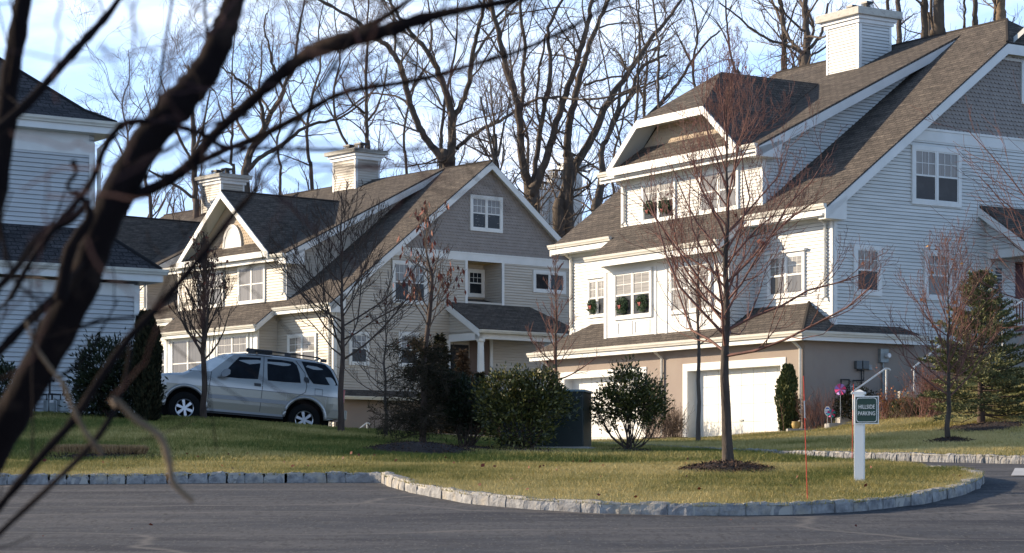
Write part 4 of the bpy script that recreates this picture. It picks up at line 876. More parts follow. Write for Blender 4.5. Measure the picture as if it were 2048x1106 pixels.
# ------------------------------------------------------------ branches and leaves
nr = np.random.default_rng(11)
class Tubes:
    def __init__(s): s.b = {}
    def add(s, pts, rs, sides=4):
        pts = np.asarray(pts, float)
        s.b.setdefault((len(pts), sides), []).append((pts, np.asarray(rs, float)))
    def build(s, name, m, parent=None):
        VV = []; QQ = []; off = 0
        for (n, k), L in s.b.items():
            P = np.array([a for a, _ in L]); R = np.array([b for _, b in L]); c = len(L)
            T = np.gradient(P, axis=1); T /= np.linalg.norm(T, axis=2, keepdims=True)+1e-9
            ref = np.where(np.abs(T[:, :1, 2:3]) < .9, np.array([0, 0, 1.]), np.array([1., 0, 0])); ref = np.broadcast_to(ref, T.shape)
            A = np.cross(T, ref); A /= np.linalg.norm(A, axis=2, keepdims=True)+1e-9; B = np.cross(T, A)
            th = 2*np.pi*np.arange(k)/k
            V = P[:, :, None, :]+R[:, :, None, None]*(np.cos(th)[None, None, :, None]*A[:, :, None, :]+np.sin(th)[None, None, :, None]*B[:, :, None, :])
            VV.append(V.reshape(-1, 3)); base = off+np.arange(c)[:, None, None]*n*k+np.arange(n-1)[None, :, None]*k
            i = np.arange(k)[None, None, :]; j = (i+1) % k
            QQ.append(np.stack([base+i, base+j, base+k+j, base+k+i], -1).reshape(-1, 4)); off += c*n*k
        return npmesh(name, np.concatenate(VV), np.concatenate(QQ), m, parent, smooth=True)
def unit(v): return v/(np.linalg.norm(v)+1e-9)
def sproot(T, p, d, L, r, lvl, cfg, tips=None):
    """one branch and its children. cfg: up (tropism), wob, dens (children per metre by level), ang, ratio, seg"""
    n = cfg.get('seg', 5) if lvl > 0 else 4
    pts = [p]; dd = d.copy(); st = L/(n-1)
    for i in range(n-1):
        dd = unit(dd+nr.normal(0, cfg['wob'], 3)+np.array([0, 0, cfg['up']])); pts.append(pts[-1]+dd*st)
    rt = max(r*.35, cfg.get('rmin', .002)); rs = np.linspace(r, rt, n)
    T.add(pts, rs, 5 if r > .03 else 4 if lvl > 0 else 3)
    if lvl <= 0:
        if tips is not None: tips.append((pts[-1], dd)); tips.append((pts[len(pts)//2], dd))
        return
    pts = np.array(pts); k = cfg['n'][lvl-1]; k = nr.poisson(k) if k > 3 else max(1, int(round(k+nr.uniform(-.5, .5))))
    for j in range(k):
        t = cfg.get('t0', .2)+(1-cfg.get('t0', .2))*(j+nr.random())/k; x = t*(n-1); i = min(int(x), n-2); q = pts[i]+(pts[i+1]-pts[i])*(x-i)
        td = unit(pts[i+1]-pts[i]); side = unit(np.cross(td, nr.normal(0, 1, 3))); a = rad(nr.uniform(*cfg['ang']))
        nd = unit(td*math.cos(a)+side*math.sin(a)); sproot(T, q, nd, L*nr.uniform(*cfg['ratio'])*(1.15-.5*t), max(r*(1-.55*t)*cfg.get('rr', .55), cfg.get('rmin', .002)), lvl-1, cfg, tips)
def path_px(pts, Y, dY=0, seed=0):
    r = np.random.default_rng(seed); out = []; w = []
    for i, q in enumerate(pts):
        y_ = Y+dY*i/(max(1, len(pts)-1)); out.append(at(q[0], q[1], y_)); w.append(q[2]/2/F*y_)
    return np.array(out), np.array(w)
def smoothpath(P, W_, k=4):
    n = len(P); out = []; ws = []
    for i in range(n-1):
        p0 = P[max(i-1, 0)]; p1 = P[i]; p2 = P[i+1]; p3 = P[min(i+2, n-1)]
        for j in range(k):
            t = j/k; out.append(.5*((2*p1)+(-p0+p2)*t+(2*p0-5*p1+4*p2-p3)*t*t+(-p0+3*p1-3*p2+p3)*t**3)); ws.append(W_[i]*(1-t)+W_[i+1]*t)
    out.append(P[-1]); ws.append(W_[-1]); return np.array(out), np.array(ws)
def spawn(T, P, R, cfg, lvl, per_m, Ls, tmin=.25, rr=.45, tips=None, bias=None):
    L = np.linalg.norm(np.diff(P, axis=0), axis=1); tot = L.sum(); k = max(1, int(tot*per_m)); cum = np.concatenate([[0], np.cumsum(L)])
    for j in range(k):
        d = tot*(tmin+(1-tmin)*(j+nr.random())/k); i = int(np.clip(np.searchsorted(cum, d)-1, 0, len(L)-1)); t = (d-cum[i])/(L[i]+1e-9); q = P[i]*(1-t)+P[i+1]*t
        td = unit(P[i+1]-P[i]); s_ = nr.normal(0, 1, 3); s_ = unit(np.cross(td, s_)); a = rad(nr.uniform(*cfg['ang'])); nd = unit(td*math.cos(a)+s_*math.sin(a)+(0 if bias is None else bias))
        rb = max((R[i]*(1-t)+R[i+1]*t)*rr, cfg.get('rmin', .002)*1.5); sproot(T, q, nd, nr.uniform(*Ls), min(rb, cfg.get('rmax', 9)), lvl, cfg, tips)
def leafmesh(name, P, D, size, asp, m, parent, jit=.5, hang=0, colf=None, kind=None):
    """P points, D directions (n,3): small folded quads"""
    n = len(P); P = np.asarray(P); D = np.asarray(D, float)+nr.normal(0, jit, (n, 3)); D[:, 2] -= hang; D /= np.linalg.norm(D, axis=1, keepdims=True)
    S = np.cross(D, nr.normal(0, 1, (n, 3))); S /= np.linalg.norm(S, axis=1, keepdims=True); sz = size*nr.uniform(.65, 1.3, (n, 1)); N = np.cross(D, S)
    V = np.stack([P, P+D*sz*.5+S*sz*asp/2+N*sz*.06, P+D*sz, P+D*sz*.5-S*sz*asp/2+N*sz*.06], 1).reshape(-1, 3)
    Q = np.arange(n*4).reshape(-1, 4); c = nr.random(n) if colf is None else np.clip(colf, 0, 1)
    o = npmesh(name, V, Q, m, parent, col=np.repeat(c, 4)); return o
def ground_pt(px, py): return onground(px, py)
def mound(p, rx, ry, h, label=None, name='mulch_bed', seed=0, chips=500, mkind='stuff'):
    r = np.random.default_rng(seed); n = 40; V = [(p[0], p[1], Zb(p[0], p[1])+LIFT+h)]; rings = 7
    for i in range(1, rings+1):
        for k in range(n):
            a = 2*math.pi*k/n; t = i/rings; j = 1+.10*math.sin(3*a+seed)+.06*math.sin(7*a)+r.normal(0, .015); x = p[0]+rx*t*j*math.cos(a); y = p[1]+ry*t*j*math.sin(a)
            V.append((x, y, Zb(x, y)+LIFT-.03+(h+.03)*(1-t**1.8)+r.normal(0, .008)))
    Q = [(0, 1+k, 1+(k+1) % n, 1+(k+1) % n) for k in range(n)]
    F_ = [(1+(i)*n+k, 1+(i)*n+(k+1) % n, 1+(i+1)*n+(k+1) % n, 1+(i+1)*n+k) for i in range(rings-1) for k in range(n)]
    me = bpy.data.meshes.new(name); me.from_pydata(V, [], [q[:3] for q in Q]+F_); o = link(name, me, M['mulch']); me.shade_smooth()
    c = [];
    for _ in range(chips):
        a = r.uniform(0, 2*math.pi); t = math.sqrt(r.random()); x = p[0]+rx*t*math.cos(a); y = p[1]+ry*t*math.sin(a); c.append((x, y, Zb(x, y)+LIFT+h*(1-t**1.8)+.005))
    ch = leafmesh('mulch_chips', c, r.normal(0, 1, (len(c), 3))*np.array([1, 1, .3]), .05, .35, M['mulch_chip'], o)
    tag(o, label or 'dark mulch heaped in the lawn', 'mulch', kind=mkind); return o

# ------------------------------------------------------------ grass
def ZbV(x, y):
    x = np.clip(x, XK[0], XK[-1]); y = np.clip(y, YK[0], YK[-1]); i = np.clip(np.searchsorted(XK, x)-1, 0, len(XK)-2); j = np.clip(np.searchsorted(YK, y)-1, 0, len(YK)-2)
    s = (x-XK[i])/(XK[i+1]-XK[i]); t = (y-YK[j])/(YK[j+1]-YK[j]); s = s*s*(3-2*s)*.5+s*.5
    return (ZK[j, i]*(1-s)+ZK[j, i+1]*s)*(1-t)+(ZK[j+1, i]*(1-s)+ZK[j+1, i+1]*s)*t
def inside(poly, x, y):
    r = np.zeros(len(x), bool); n = len(poly)
    for i in range(n):
        x0, y0 = poly[i]; x1, y1 = poly[(i+1) % n]
        if y0 == y1: continue
        c = ((y0 > y) != (y1 > y)) & (x < (x1-x0)*(y-y0)/(y1-y0)+x0); r ^= c
    return r
polyL1 = [tuple(p) for p in curb]+[tuple(p) for p in back[::-1]]; polyL2 = [tuple(p) for p in fcurb]+[tuple(p) for p in fback[::-1]]
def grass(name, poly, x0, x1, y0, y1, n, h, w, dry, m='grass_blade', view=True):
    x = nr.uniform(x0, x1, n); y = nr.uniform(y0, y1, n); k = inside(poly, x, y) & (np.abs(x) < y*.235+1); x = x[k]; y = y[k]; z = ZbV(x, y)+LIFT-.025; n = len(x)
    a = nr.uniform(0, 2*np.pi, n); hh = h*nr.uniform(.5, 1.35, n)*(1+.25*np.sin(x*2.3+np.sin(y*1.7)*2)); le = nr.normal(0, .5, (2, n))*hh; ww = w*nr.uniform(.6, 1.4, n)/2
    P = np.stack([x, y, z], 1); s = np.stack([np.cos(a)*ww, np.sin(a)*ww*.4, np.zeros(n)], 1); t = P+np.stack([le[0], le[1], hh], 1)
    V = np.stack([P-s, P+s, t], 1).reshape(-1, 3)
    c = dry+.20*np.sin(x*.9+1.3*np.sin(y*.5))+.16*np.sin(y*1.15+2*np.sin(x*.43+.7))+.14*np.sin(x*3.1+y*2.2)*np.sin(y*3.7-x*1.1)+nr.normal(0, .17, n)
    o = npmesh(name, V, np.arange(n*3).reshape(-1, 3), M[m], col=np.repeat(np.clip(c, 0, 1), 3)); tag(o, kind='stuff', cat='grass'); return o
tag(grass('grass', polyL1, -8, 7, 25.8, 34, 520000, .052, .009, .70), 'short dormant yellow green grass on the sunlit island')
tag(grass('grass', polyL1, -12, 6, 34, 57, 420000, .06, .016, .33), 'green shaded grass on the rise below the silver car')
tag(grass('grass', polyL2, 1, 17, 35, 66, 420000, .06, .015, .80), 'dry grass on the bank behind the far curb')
# fallen leaves
k = 90; xy = np.stack([nr.uniform(-7, 6, k), nr.uniform(26.5, 36, k)], 1); kk = inside(polyL1, xy[:, 0], xy[:, 1]); xy = xy[kk]
Pl = [(x, y, Zb(x, y)+LIFT+.035) for x, y in xy]; tag(leafmesh('fallen_leaves', Pl, nr.normal(0, 1, (len(Pl), 3))*np.array([1, 1, .25]), .06, .8, M['leaf_red'], None), 'reddish brown fallen leaves scattered over the lawn', 'leaves', kind='stuff')
Pl = [(x, y, Zb(x, y)+.012) for x, y in zip(nr.uniform(-5, 7, 7), nr.uniform(22.5, 26, 7))]; tag(leafmesh('fallen_leaves', Pl, nr.normal(0, 1, (7, 3))*np.array([1, 1, .15]), .05, .7, M['leaf_red'], None), 'few small brown leaves lying on the asphalt', 'leaves', kind='stuff')

# ------------------------------------------------------------ background trees (limbs follow the photo, twigs grown)
BGC = dict(up=.10, wob=.20, n=[4, 6, 7], ang=(25, 65), ratio=(.38, .62), seg=6, t0=.12, rr=.5, rmin=.0062, rmax=.055)
def bgtree(name, label, limbs, Y, grp, lvl=2, per=.7, Ls=(2.0, 4.2), base=None, mt='bark_far', mc='twig_far', seed=1, cfg=BGC, k0=.02):
    P0, R0 = path_px(limbs[0], Y); bx, by = P0[0][0], P0[0][1]; zb = min(Zb(bx, by), P0[0][2]-.5)
    root = empty(name, (bx, by, zb), label, 'tree', grp); T = Tubes(); TW = Tubes(); r = np.random.default_rng(seed)
    for i, l in enumerate(limbs):
        dY = r.uniform(-5, 5) if i else r.uniform(-2, 2)
        if i and len(l[0]) > 3: pass
        P, R = path_px(l, Y, dY, i)
        if i == 0 or l[0][1] > 330 and i < 9 and len(l) > 2 and l[0][2] > 14:
            P = np.vstack([[P[0][0]-(P[1][0]-P[0][0])*.2, P[0][1], zb], P]); R = np.concatenate([[R[0]*1.35], R])
        P, R = smoothpath(P, R, 4); P = P+r.normal(0, .025, P.shape)*np.minimum(1, 20*R)[:, None]
        T.add(P, R, 9 if R[0] > .1 else 6); spawn(TW, P, R, cfg, lvl, per, Ls, tmin=.3, tips=None)
    T.build('trunk', M[mt], root); TW.build('crown', M[mc], root); return root
def Z7(pts, w=1.0): return [(620+x/2.626, y/2.626, z/2.626*w) for x, y, z in pts]
def ZR(pts): return [(1380+x/3.066, y/3.066, z/3.066) for x, y, z in pts]
def ZL(pts): return [(370+x/2.514, y/2.514, z/2.514) for x, y, z in pts]
GB = 'bare trees behind the houses'
bgtree('forest_tree', 'tall bare tree forking low into a left leaning limb above the tan gable', [
    Z7([(735, 930, 58), (735, 860, 52), (745, 740, 46), (742, 600, 42), (700, 440, 34), (655, 335, 30), (600, 250, 24), (540, 180, 20), (470, 90, 17), (415, 0, 14), (380, -90, 10)]),
    Z7([(715, 900, 44), (690, 840, 38), (620, 740, 36), (560, 640, 34), (525, 540, 33), (500, 430, 32), (455, 310, 29), (400, 235, 26), (320, 175, 23), (220, 95, 18), (130, 40, 15), (40, -10, 12)]),
    Z7([(755, 610, 34), (800, 540, 28), (835, 430, 26), (848, 320, 26), (868, 220, 22), (895, 110, 20), (915, 0, 17), (930, -100, 12)]),
    Z7([(850, 330, 18), (905, 230, 15), (970, 150, 13), (1040, 80, 12), (1100, 10, 9)]),
    Z7([(445, 300, 15), (445, 200, 12), (440, 80, 11), (420, -20, 8)]),
    Z7([(545, 580, 15), (480, 520, 12), (400, 495, 11), (300, 500, 10), (180, 590, 8), (90, 640, 6), (0, 655, 5)]),
    Z7([(630, 270, 15), (640, 170, 12), (625, 60, 10), (610, -50, 8)]),
    Z7([(760, 560, 9), (740, 460, 8), (745, 380, 6)]), Z7([(775, 780, 22), (850, 712, 20), (940, 662, 18), (1020, 622, 17), (1085, 575, 15)])], 118, GB, seed=2)
bgtree('forest_tree', 'tall bare tree of many upright limbs right of the tan gable peak', [
    Z7([(1175, 1100, 70), (1165, 1020, 60), (1200, 940, 45), (1240, 830, 40), (1285, 680, 36), (1330, 530, 34), (1385, 380, 30), (1430, 230, 28), (1465, 90, 24), (1490, -60, 18)]),
    Z7([(1150, 1060, 50), (1130, 930, 44), (1108, 780, 40), (1098, 620, 36), (1070, 480, 33), (1020, 320, 30), (990, 170, 27), (960, 60, 24), (930, -40, 18)]),
    Z7([(1100, 620, 24), (1118, 500, 22), (1115, 380, 20), (1128, 250, 19), (1112, 100, 17), (1100, -20, 14)]),
    Z7([(1165, 1000, 34), (1185, 860, 28), (1212, 680, 26), (1240, 520, 24), (1262, 330, 22), (1250, 180, 19), (1285, 70, 16), (1345, -30, 12)]),
    Z7([(1212, 660, 16), (1190, 560, 15), (1200, 400, 14), (1225, 260, 13), (1240, 180, 11)]),
    Z7([(1125, 552, 14), (1200, 518, 14), (1300, 512, 15), (1400, 518, 13), (1500, 520, 12), (1600, 500, 10), (1750, 440, 8)]),
    Z7([(960, 60, 14), (900, 20, 12), (870, -40, 10)]), Z7([(975, 90, 15), (1050, 20, 12), (1110, -40, 10)]), Z7([(1050, 80, 8), (1300, 40, 7), (1400, 50, 5)])], 112, GB, seed=3)
bgtree('forest_tree', 'thick leaning bare tree beside the far white chimney', [
    Z7([(1310, 1180, 74), (1330, 1060, 70), (1370, 920, 60), (1400, 860, 46), (1460, 760, 42), (1520, 630, 38), (1580, 510, 34), (1660, 400, 28), (1730, 290, 26), (1810, 180, 22), (1900, 70, 18), (1960, -20, 14)]),
    Z7([(1355, 930, 56), (1348, 820, 44), (1355, 680, 40), (1385, 550, 36), (1420, 400, 33), (1455, 270, 28), (1500, 150, 24), (1550, 40, 20), (1590, -50, 14)]),
    Z7([(1540, 560, 16), (1640, 500, 13), (1760, 450, 11), (1880, 400, 9)]), Z7([(1440, 450, 14), (1530, 420, 12), (1640, 400, 9)]), Z7([(1310, 870, 14), (1260, 810, 10), (1220, 760, 6)]),
    Z7([(1380, 1000, 12), (1470, 960, 12), (1400, 870, 10), (1480, 700, 9), (1520, 600, 7)])], 114, GB, seed=4)
bgtree('forest_tree', 'bare tree with yellow broken limb beside the clipped dormer', [
    Z7([(1500, 1180, 52), (1515, 1050, 46), (1535, 920, 36), (1530, 800, 30), (1560, 720, 26), (1620, 600, 22), (1680, 500, 20), (1720, 390, 20), (1780, 330, 17), (1880, 290, 12)]),
    Z7([(1560, 740, 22), (1580, 660, 20), (1620, 540, 18), (1640, 420, 14), (1700, 350, 12), (1740, 300, 10)]),
    Z7([(1640, 880, 22), (1690, 740, 18), (1750, 640, 20), (1850, 530, 20), (1930, 440, 17), (2000, 330, 14), (2060, 250, 12), (2150, 160, 9)])], 110, GB, seed=5)
for i, (lb, l) in enumerate((('slim straight bare pole tree left of the clipped dormer', Z7([(1712, 980, 20), (1715, 640, 15), (1722, 450, 14), (1730, 300, 12), (1733, 150, 11), (1725, 0, 9), (1720, -80, 7)])),
        ('slim straight bare pole tree nearest the clipped dormer', Z7([(1835, 900, 20), (1832, 580, 16), (1828, 420, 15), (1832, 260, 13), (1815, 120, 12), (1800, -20, 9)])),
        ('crossing thin bare sapling behind the gap between houses', Z7([(1680, 900, 14), (1640, 780, 12), (1590, 560, 10), (1540, 300, 9), (1520, 140, 8), (1560, -20, 6)])))):
    bgtree('forest_tree', lb, [l], 105, GB, seed=20+i, per=.9, Ls=(1.2, 3.0))
bgtree('forest_tree', 'broad bare tree with spreading limbs left of the white chimney', [
    ZR([(712, 480, 62), (712, 415, 56), (716, 330, 46), (712, 200, 42), (706, 80, 38), (700, -60, 30)]), ZR([(700, 330, 30), (650, 290, 24), (600, 220, 20), (545, 100, 18), (500, 0, 14)]),
    ZR([(690, 330, 22), (600, 280, 18), (480, 240, 15), (380, 180, 14), (280, 90, 11), (180, 20, 8)]), ZR([(728, 300, 24), (790, 230, 20), (820, 140, 17), (850, 20, 14)]),
    ZR([(715, 220, 16), (800, 225, 13), (900, 180, 10)]), ZR([(700, 190, 16), (620, 130, 14), (560, 40, 12), (520, -40, 8)]), ZR([(740, 340, 16), (830, 290, 12), (900, 240, 9)])], 100, GB, seed=7, Ls=(1.5, 3.6))
bgtree('forest_tree', 'straight bare trunk between the clipped dormer and broad bare tree', [ZR([(580, 560, 36), (580, 440, 32), (578, 300, 31), (572, 160, 30), (560, 60, 27), (545, -60, 22)]), ZR([(585, 280, 14), (600, 180, 13), (640, 60, 11), (660, -30, 8)])], 103, GB, seed=8, Ls=(1.5, 3.6))
for i, (x, wd, yb, lb) in enumerate(((1215, 24, 270, 'thin forest trunk right behind the white chimney'), (1281, 34, 275, 'forest trunk just right of the white chimney'), (1437, 44, 240, 'left trunk of a close group of three behind the ridge'), (1482, 22, 225, 'thinnest middle trunk of the close group behind the ridge'),
        (1527, 76, 215, 'thickest forest trunk in the close group behind the ridge'), (1683, 16, 180, 'thin dark trunk alone above the ridge'), (1746, 34, 165, 'dark straight trunk above the right end of the ridge'), (1873, 26, 135, 'narrow trunk pressed against the pale trunk at the ridge end'), (1908, 62, 130, 'pale thick trunk standing at the ridge end'))):
    mt = 'bark_pale' if i == 8 else 'bark_far'
    bgtree('forest_tree', lb, [ZR([(x+4, yb+160, wd*1.1), (x+2, yb, wd), (x, 60, wd*.93), (x-3, -120, wd*.85), (x-4, -360, wd*.6)])], 96, GB, seed=30+i, per=.35, Ls=(1.2, 3.), mt='bark_far' if i < 8 else 'bark_pale')
bgtree('forest_tree', 'bare tree with a wide low fork behind the left chimney', [
    ZL([(300, 960, 42), (308, 860, 38), (340, 740, 34), (395, 655, 30), (432, 570, 26), (488, 480, 24), (500, 420, 20), (545, 340, 16), (560, 230, 14), (580, 120, 11), (600, 0, 8)]),
    ZL([(395, 640, 20), (385, 540, 18), (345, 460, 16), (285, 410, 14), (230, 370, 10), (170, 330, 7)]), ZL([(330, 712, 18), (280, 645, 16), (250, 580, 14), (240, 540, 12)]), ZL([(430, 570, 14), (380, 480, 12), (370, 430, 10), (385, 330, 8), (390, 200, 6)]),
    ZL([(312, 862, 26), (370, 800, 22), (470, 740, 20), (550, 675, 18), (650, 622, 15), (760, 600, 12), (880, 525, 9), (960, 440, 7)]), ZL([(490, 440, 14), (440, 330, 13), (430, 250, 12), (400, 160, 9), (410, 60, 7)]), ZL([(545, 340, 10), (470, 400, 8)]), ZL([(620, 640, 7), (570, 580, 6), (500, 560, 4)])], 120, GB, seed=9, Ls=(1.6, 3.4))
bgtree('forest_tree', 'narrow bare tree rising left of the left chimney', [[(392, 450, 13), (391, 395, 12), (388, 320, 11), (386, 240, 9), (380, 190, 7), (376, 130, 4)], [(390, 330, 7), (360, 280, 6), (340, 220, 4), (320, 150, 3)], [(388, 300, 6), (410, 240, 5), (420, 180, 3)], [(389, 395, 7), (350, 370, 6), (300, 340, 4)]], 112, GB, seed=10, Ls=(1.6, 3.2))
bgtree('forest_tree', 'slender bare tree just behind the tall tan chimney', [[(736, 340, 9), (734, 280, 8), (733, 210, 7), (732, 130, 6), (735, 60, 4), (738, -20, 3)], [(738, 240, 5), (765, 190, 4), (775, 130, 3)], [(733, 230, 5), (700, 200, 4), (680, 150, 3)]], 108, GB, seed=12, per=1.6, Ls=(1.2, 2.8))
bgtree('forest_tree', 'upright many twigged bare tree low behind the tan gable', [[(993, 400, 14), (991, 330, 12), (990, 270, 9)], [(990, 330, 7), (975, 260, 5), (960, 190, 4)], [(991, 320, 6), (1010, 250, 4), (1020, 190, 3)], [(990, 300, 5), (985, 220, 4), (980, 160, 3)]], 106, GB, seed=13, per=1.9, Ls=(1.6, 3.0))
# more of the same wood, further back: grown freely
def freetree(x, yb, h, Y, seed, label, w=10, mt='bark_far', mc='twig_far', per=1.0, spread=.5, Ls=(1.6, 3.6)):
    r = np.random.default_rng(seed); pts = [(x, yb, w)]; cx = x
    for i in range(1, 7): cx += r.normal(0, 9); pts.append((cx, yb-h*i/6, w*(1-.13*i)))
    limbs = [pts]
    for j in range(7):
        i = 2+j % 4; px_, py_, pw = pts[i]; s = 1 if j % 2 else -1; q = [(px_, py_, pw*.6)]
        for t in range(1, 5): q.append((px_+s*h*spread*.13*t*r.uniform(.7, 1.2), py_-h*.12*t*r.uniform(.8, 1.1), pw*.6*(1-.2*t)))
        limbs.append(q)
    return bgtree('forest_tree', label, limbs, Y, GB, seed=seed, per=per, Ls=Ls, mt=mt, mc=mc)
FT = [(250, 430, 330, 'small bare tree above the dark roof, between the two left houses'), (300, 430, 260, 'bare tree behind the ridge of the far left roof'), (470, 380, 330, 'bare tree crossing behind the pair of chimneys'), (560, 400, 330, 'bare tree over the middle of the tan house roof'), (625, 380, 380, 'bare tree left of the taller tan chimney'),
      (690, 370, 390, 'faint bare tree over the taller tan chimney'), (815, 360, 360, 'faint bare tree over the tan ridge'), (880, 350, 400, 'bare tree inside the big fork above the ridge'), (1060, 420, 420, 'faint bare tree right of the tan gable'), (1230, 420, 420, 'bare tree standing left of the white house'),
      (1300, 330, 400, 'bare tree crossing behind the thick leaning tree'), (1400, 260, 380, 'bare tree above the clipped dormer'), (1480, 200, 330, 'bare tree over the clipped dormer ridge'), (1600, 170, 330, 'faint bare tree behind the broad spreading one'), (1860, 90, 260, 'faint bare tree above the right ridge')]
for i, (x, yb, h, lb) in enumerate(FT): freetree(x, yb, h, 128+(i*7) % 15, 50+i, lb, w=6+(i*5) % 3, per=.42)
# far wood: one mass of twigs low over the horizon
T = Tubes(); cfgw = dict(up=.25, wob=.2, n=[5, 4], ang=(15, 45), ratio=(.4, .65), seg=4, t0=.15, rr=.55, rmin=.012)
for i in range(80):
    x = nr.uniform(150, 1260); Y = nr.uniform(140, 190); yb = 440; p = at(x, yb, Y); hh = (yb-nr.uniform(345, 405))/F*Y
    if x < 700: hh *= .85
    sproot(T, p, np.array([nr.normal(0, .1), 0, 1.]), hh, .07, 2, cfgw)
tag(T.build('far_wood', M['twig_far']), 'low mass of bare twiggy woodland far behind the roofs', 'woodland', kind='stuff')
hill = [(x, y, (14 if y < 200 else 20)+3*math.sin(x*.02)+z_) for y, z_ in ((150, -12), (175, 0), (240, 3), (400, 2)) for x in range(-160, 161, 20)]
tag(npmesh('hill', hill, [(j*17+i, j*17+i+1, (j+1)*17+i+1, (j+1)*17+i) for j in range(3) for i in range(16)], M['soil'], smooth=True), kind='structure')

# ------------------------------------------------------------ young planted trees
def youngtree(name, label, base, top, wpx, first, spreadpx, nb, seed, mt='bark_grey', mc='twig_red', lean=0, lvl=2, cfg=None, leaves=0, grp=None, steep=.9, Lf=1.0, tt=.34, leafm='leaf_red', shp=.72, el0=25, el1=35):
    """base,(px,py); top y px; first = y px of first branch; spreadpx half width of crown"""
    p = onground(*base); Y = p[1]; m_ = Y/F; root = empty(name, p, label, 'tree', grp)
    r = np.random.default_rng(seed); H_ = (base[1]-top)*m_; R0 = wpx/2*m_; T = Tubes(); TW = Tubes(); n = 14; P = []; z1 = (base[1]-first)*m_
    for i in range(n):
        t = i/(n-1); P.append(p+np.array([lean*m_*t+r.normal(0, .012+.01*t), r.normal(0, .02), H_*t-.05*(i == 0)]))
    P = np.array(P); tz = (P[:, 2]-p[2])/H_; R = np.where(P[:, 2]-p[2] < z1, R0*(1-.22*(P[:, 2]-p[2])/z1), R0*.72*np.clip(1-(P[:, 2]-p[2]-z1)/(H_-z1), .04, 1)); R[0] *= 1.25
    P2, R2 = smoothpath(P, R, 2); T.add(P2, R2, 10); tips = []
    c = dict(up=.17, wob=.10, n=[4, 6], ang=(18, 48), ratio=(.3, .55), seg=6, t0=.15, rr=.5, rmin=.0028)
    c.update(cfg or {})
    for j in range(nb):
        t = (j/nb)**1.1; z = z1+(H_-z1)*.86*t; i = z/H_*(n-1); a = P[int(i)]+(P[min(int(i)+1, n-1)]-P[int(i)])*(i-int(i))
        az = j*2.4+r.uniform(-.4, .4); L = spreadpx*m_*Lf*(1-shp*t)*r.uniform(.85, 1.25)*1.25
        el = rad(el0+el1*t+r.uniform(-8, 8))*steep; d = np.array([math.cos(az)*math.cos(el), math.sin(az)*math.cos(el), math.sin(el)])
        rb = max(R0*tt*(1-.7*t), c['rmin']*1.6)
        sproot(TW, a, d, L*1.15, rb, lvl, c, tips)
    T.build('trunk', M[mt], root); TW.build('crown', M[mc], root)
    if leaves:
        ids = r.choice(len(tips), leaves); leafmesh('leaves', [tips[i][0] for i in ids], [tips[i][1] for i in ids], .085, .7, M[leafm], root, jit=.5, hang=.9)
    return root, tips
youngtree('pear_tree', 'bare pear tree with upright red twigs on a mulch ring in the front island', (1453, 934), 165, 22, 712, 210, 38, 3, lvl=3, cfg=dict(n=[3, 5, 6], wob=.18, up=.18, rmin=.0022, rr=.5, ratio=(.32, .6), ang=(18, 55)), leaves=16, steep=1.0, Lf=1.05, tt=.31, shp=.5, el0=16, el1=56)
mound(onground(1453, 940), .68, .9, .11, 'dark mulch ring round the pear tree trunk', seed=2, chips=1500)
youngtree('sapling', 'thin knobbly sapling trunk against the right garage door', (1397, 884), 360, 9, 690, 75, 22, 5, mt='bark_far', mc='twig_brown', cfg=dict(n=[4, 5]), leaves=6)
youngtree('small_tree', 'small bare tree with orange brown buds before the spruce, on the right lawn', (1897, 884), 490, 11, 795, 115, 34, 6, mc='twig_red', cfg=dict(n=[5, 7], up=.16), steep=1.1, shp=.45, leaves=30, leafm='leaf_orange')
mound(onground(1897, 884), .5, .7, .09, 'small mulch ring round the slim tree by the spruce', seed=4, chips=500)
youngtree('small_tree', 'slender grey tree with arching bare branches standing behind the car tail', (684, 864), 385, 13, 720, 150, 30, 8, mt='bark_dark', mc='bark_dark', cfg=dict(n=[5, 6], up=.16, wob=.12, rmin=.005), lvl=2, steep=.85, Lf=1.15)
youngtree('small_tree', 'dark upright tree with small clinging leaves in front of the tan facade', (408, 838), 470, 13, 722, 95, 40, 9, mt='bark_dark', mc='bark_dark', cfg=dict(n=[5, 6], up=.28, rmin=.005), leaves=170, steep=1.3)
youngtree('small_tree', 'bare reddish tree between the two houses by the tan wall', (1112, 878), 480, 10, 760, 60, 24, 10, mc='twig_red', cfg=dict(n=[5, 5], up=.15, rmin=.004), steep=.9)
youngtree('small_tree', 'pale stemmed bare tree left of the brown dead evergreen', (771, 874), 560, 8, 800, 75, 24, 12, mc='twig_brown', cfg=dict(n=[4, 6], up=.1, rmin=.004), lvl=2, steep=.7, leaves=20)
# tree with hanging dark red leaves over a dense mass of dead lower twigs
p = onground(845, 893); root = empty('oak_tree', p, 'young tree with hanging dark red leaves above a dense brown tangle', 'tree'); T = Tubes(); TW = Tubes(); tips = []
Pq, Rq = path_px([(846, 896, 15), (848, 800, 13), (848, 720, 11), (858, 640, 9), (864, 560, 7), (858, 530, 5), (852, 500, 3), (848, 470, 2)], p[1]); Pq[0] = p-np.array([0, 0, .05]); Pq, Rq = smoothpath(Pq, Rq, 3); T.add(Pq, Rq, 8)
cf = dict(up=.12, wob=.12, n=[4, 4], ang=(25, 55), ratio=(.35, .6), seg=5, t0=.2, rr=.5, rmin=.004); spawn(TW, Pq[8:], Rq[8:], cf, 2, 10, (.45, .95), tmin=.0, rr=.4, tips=tips)
TL = Tubes(); lt = []
cl = dict(up=-.03, wob=.13, n=[9, 10], ang=(30, 70), ratio=(.3, .5), seg=5, t0=.1, rr=.5, rmin=.0035)
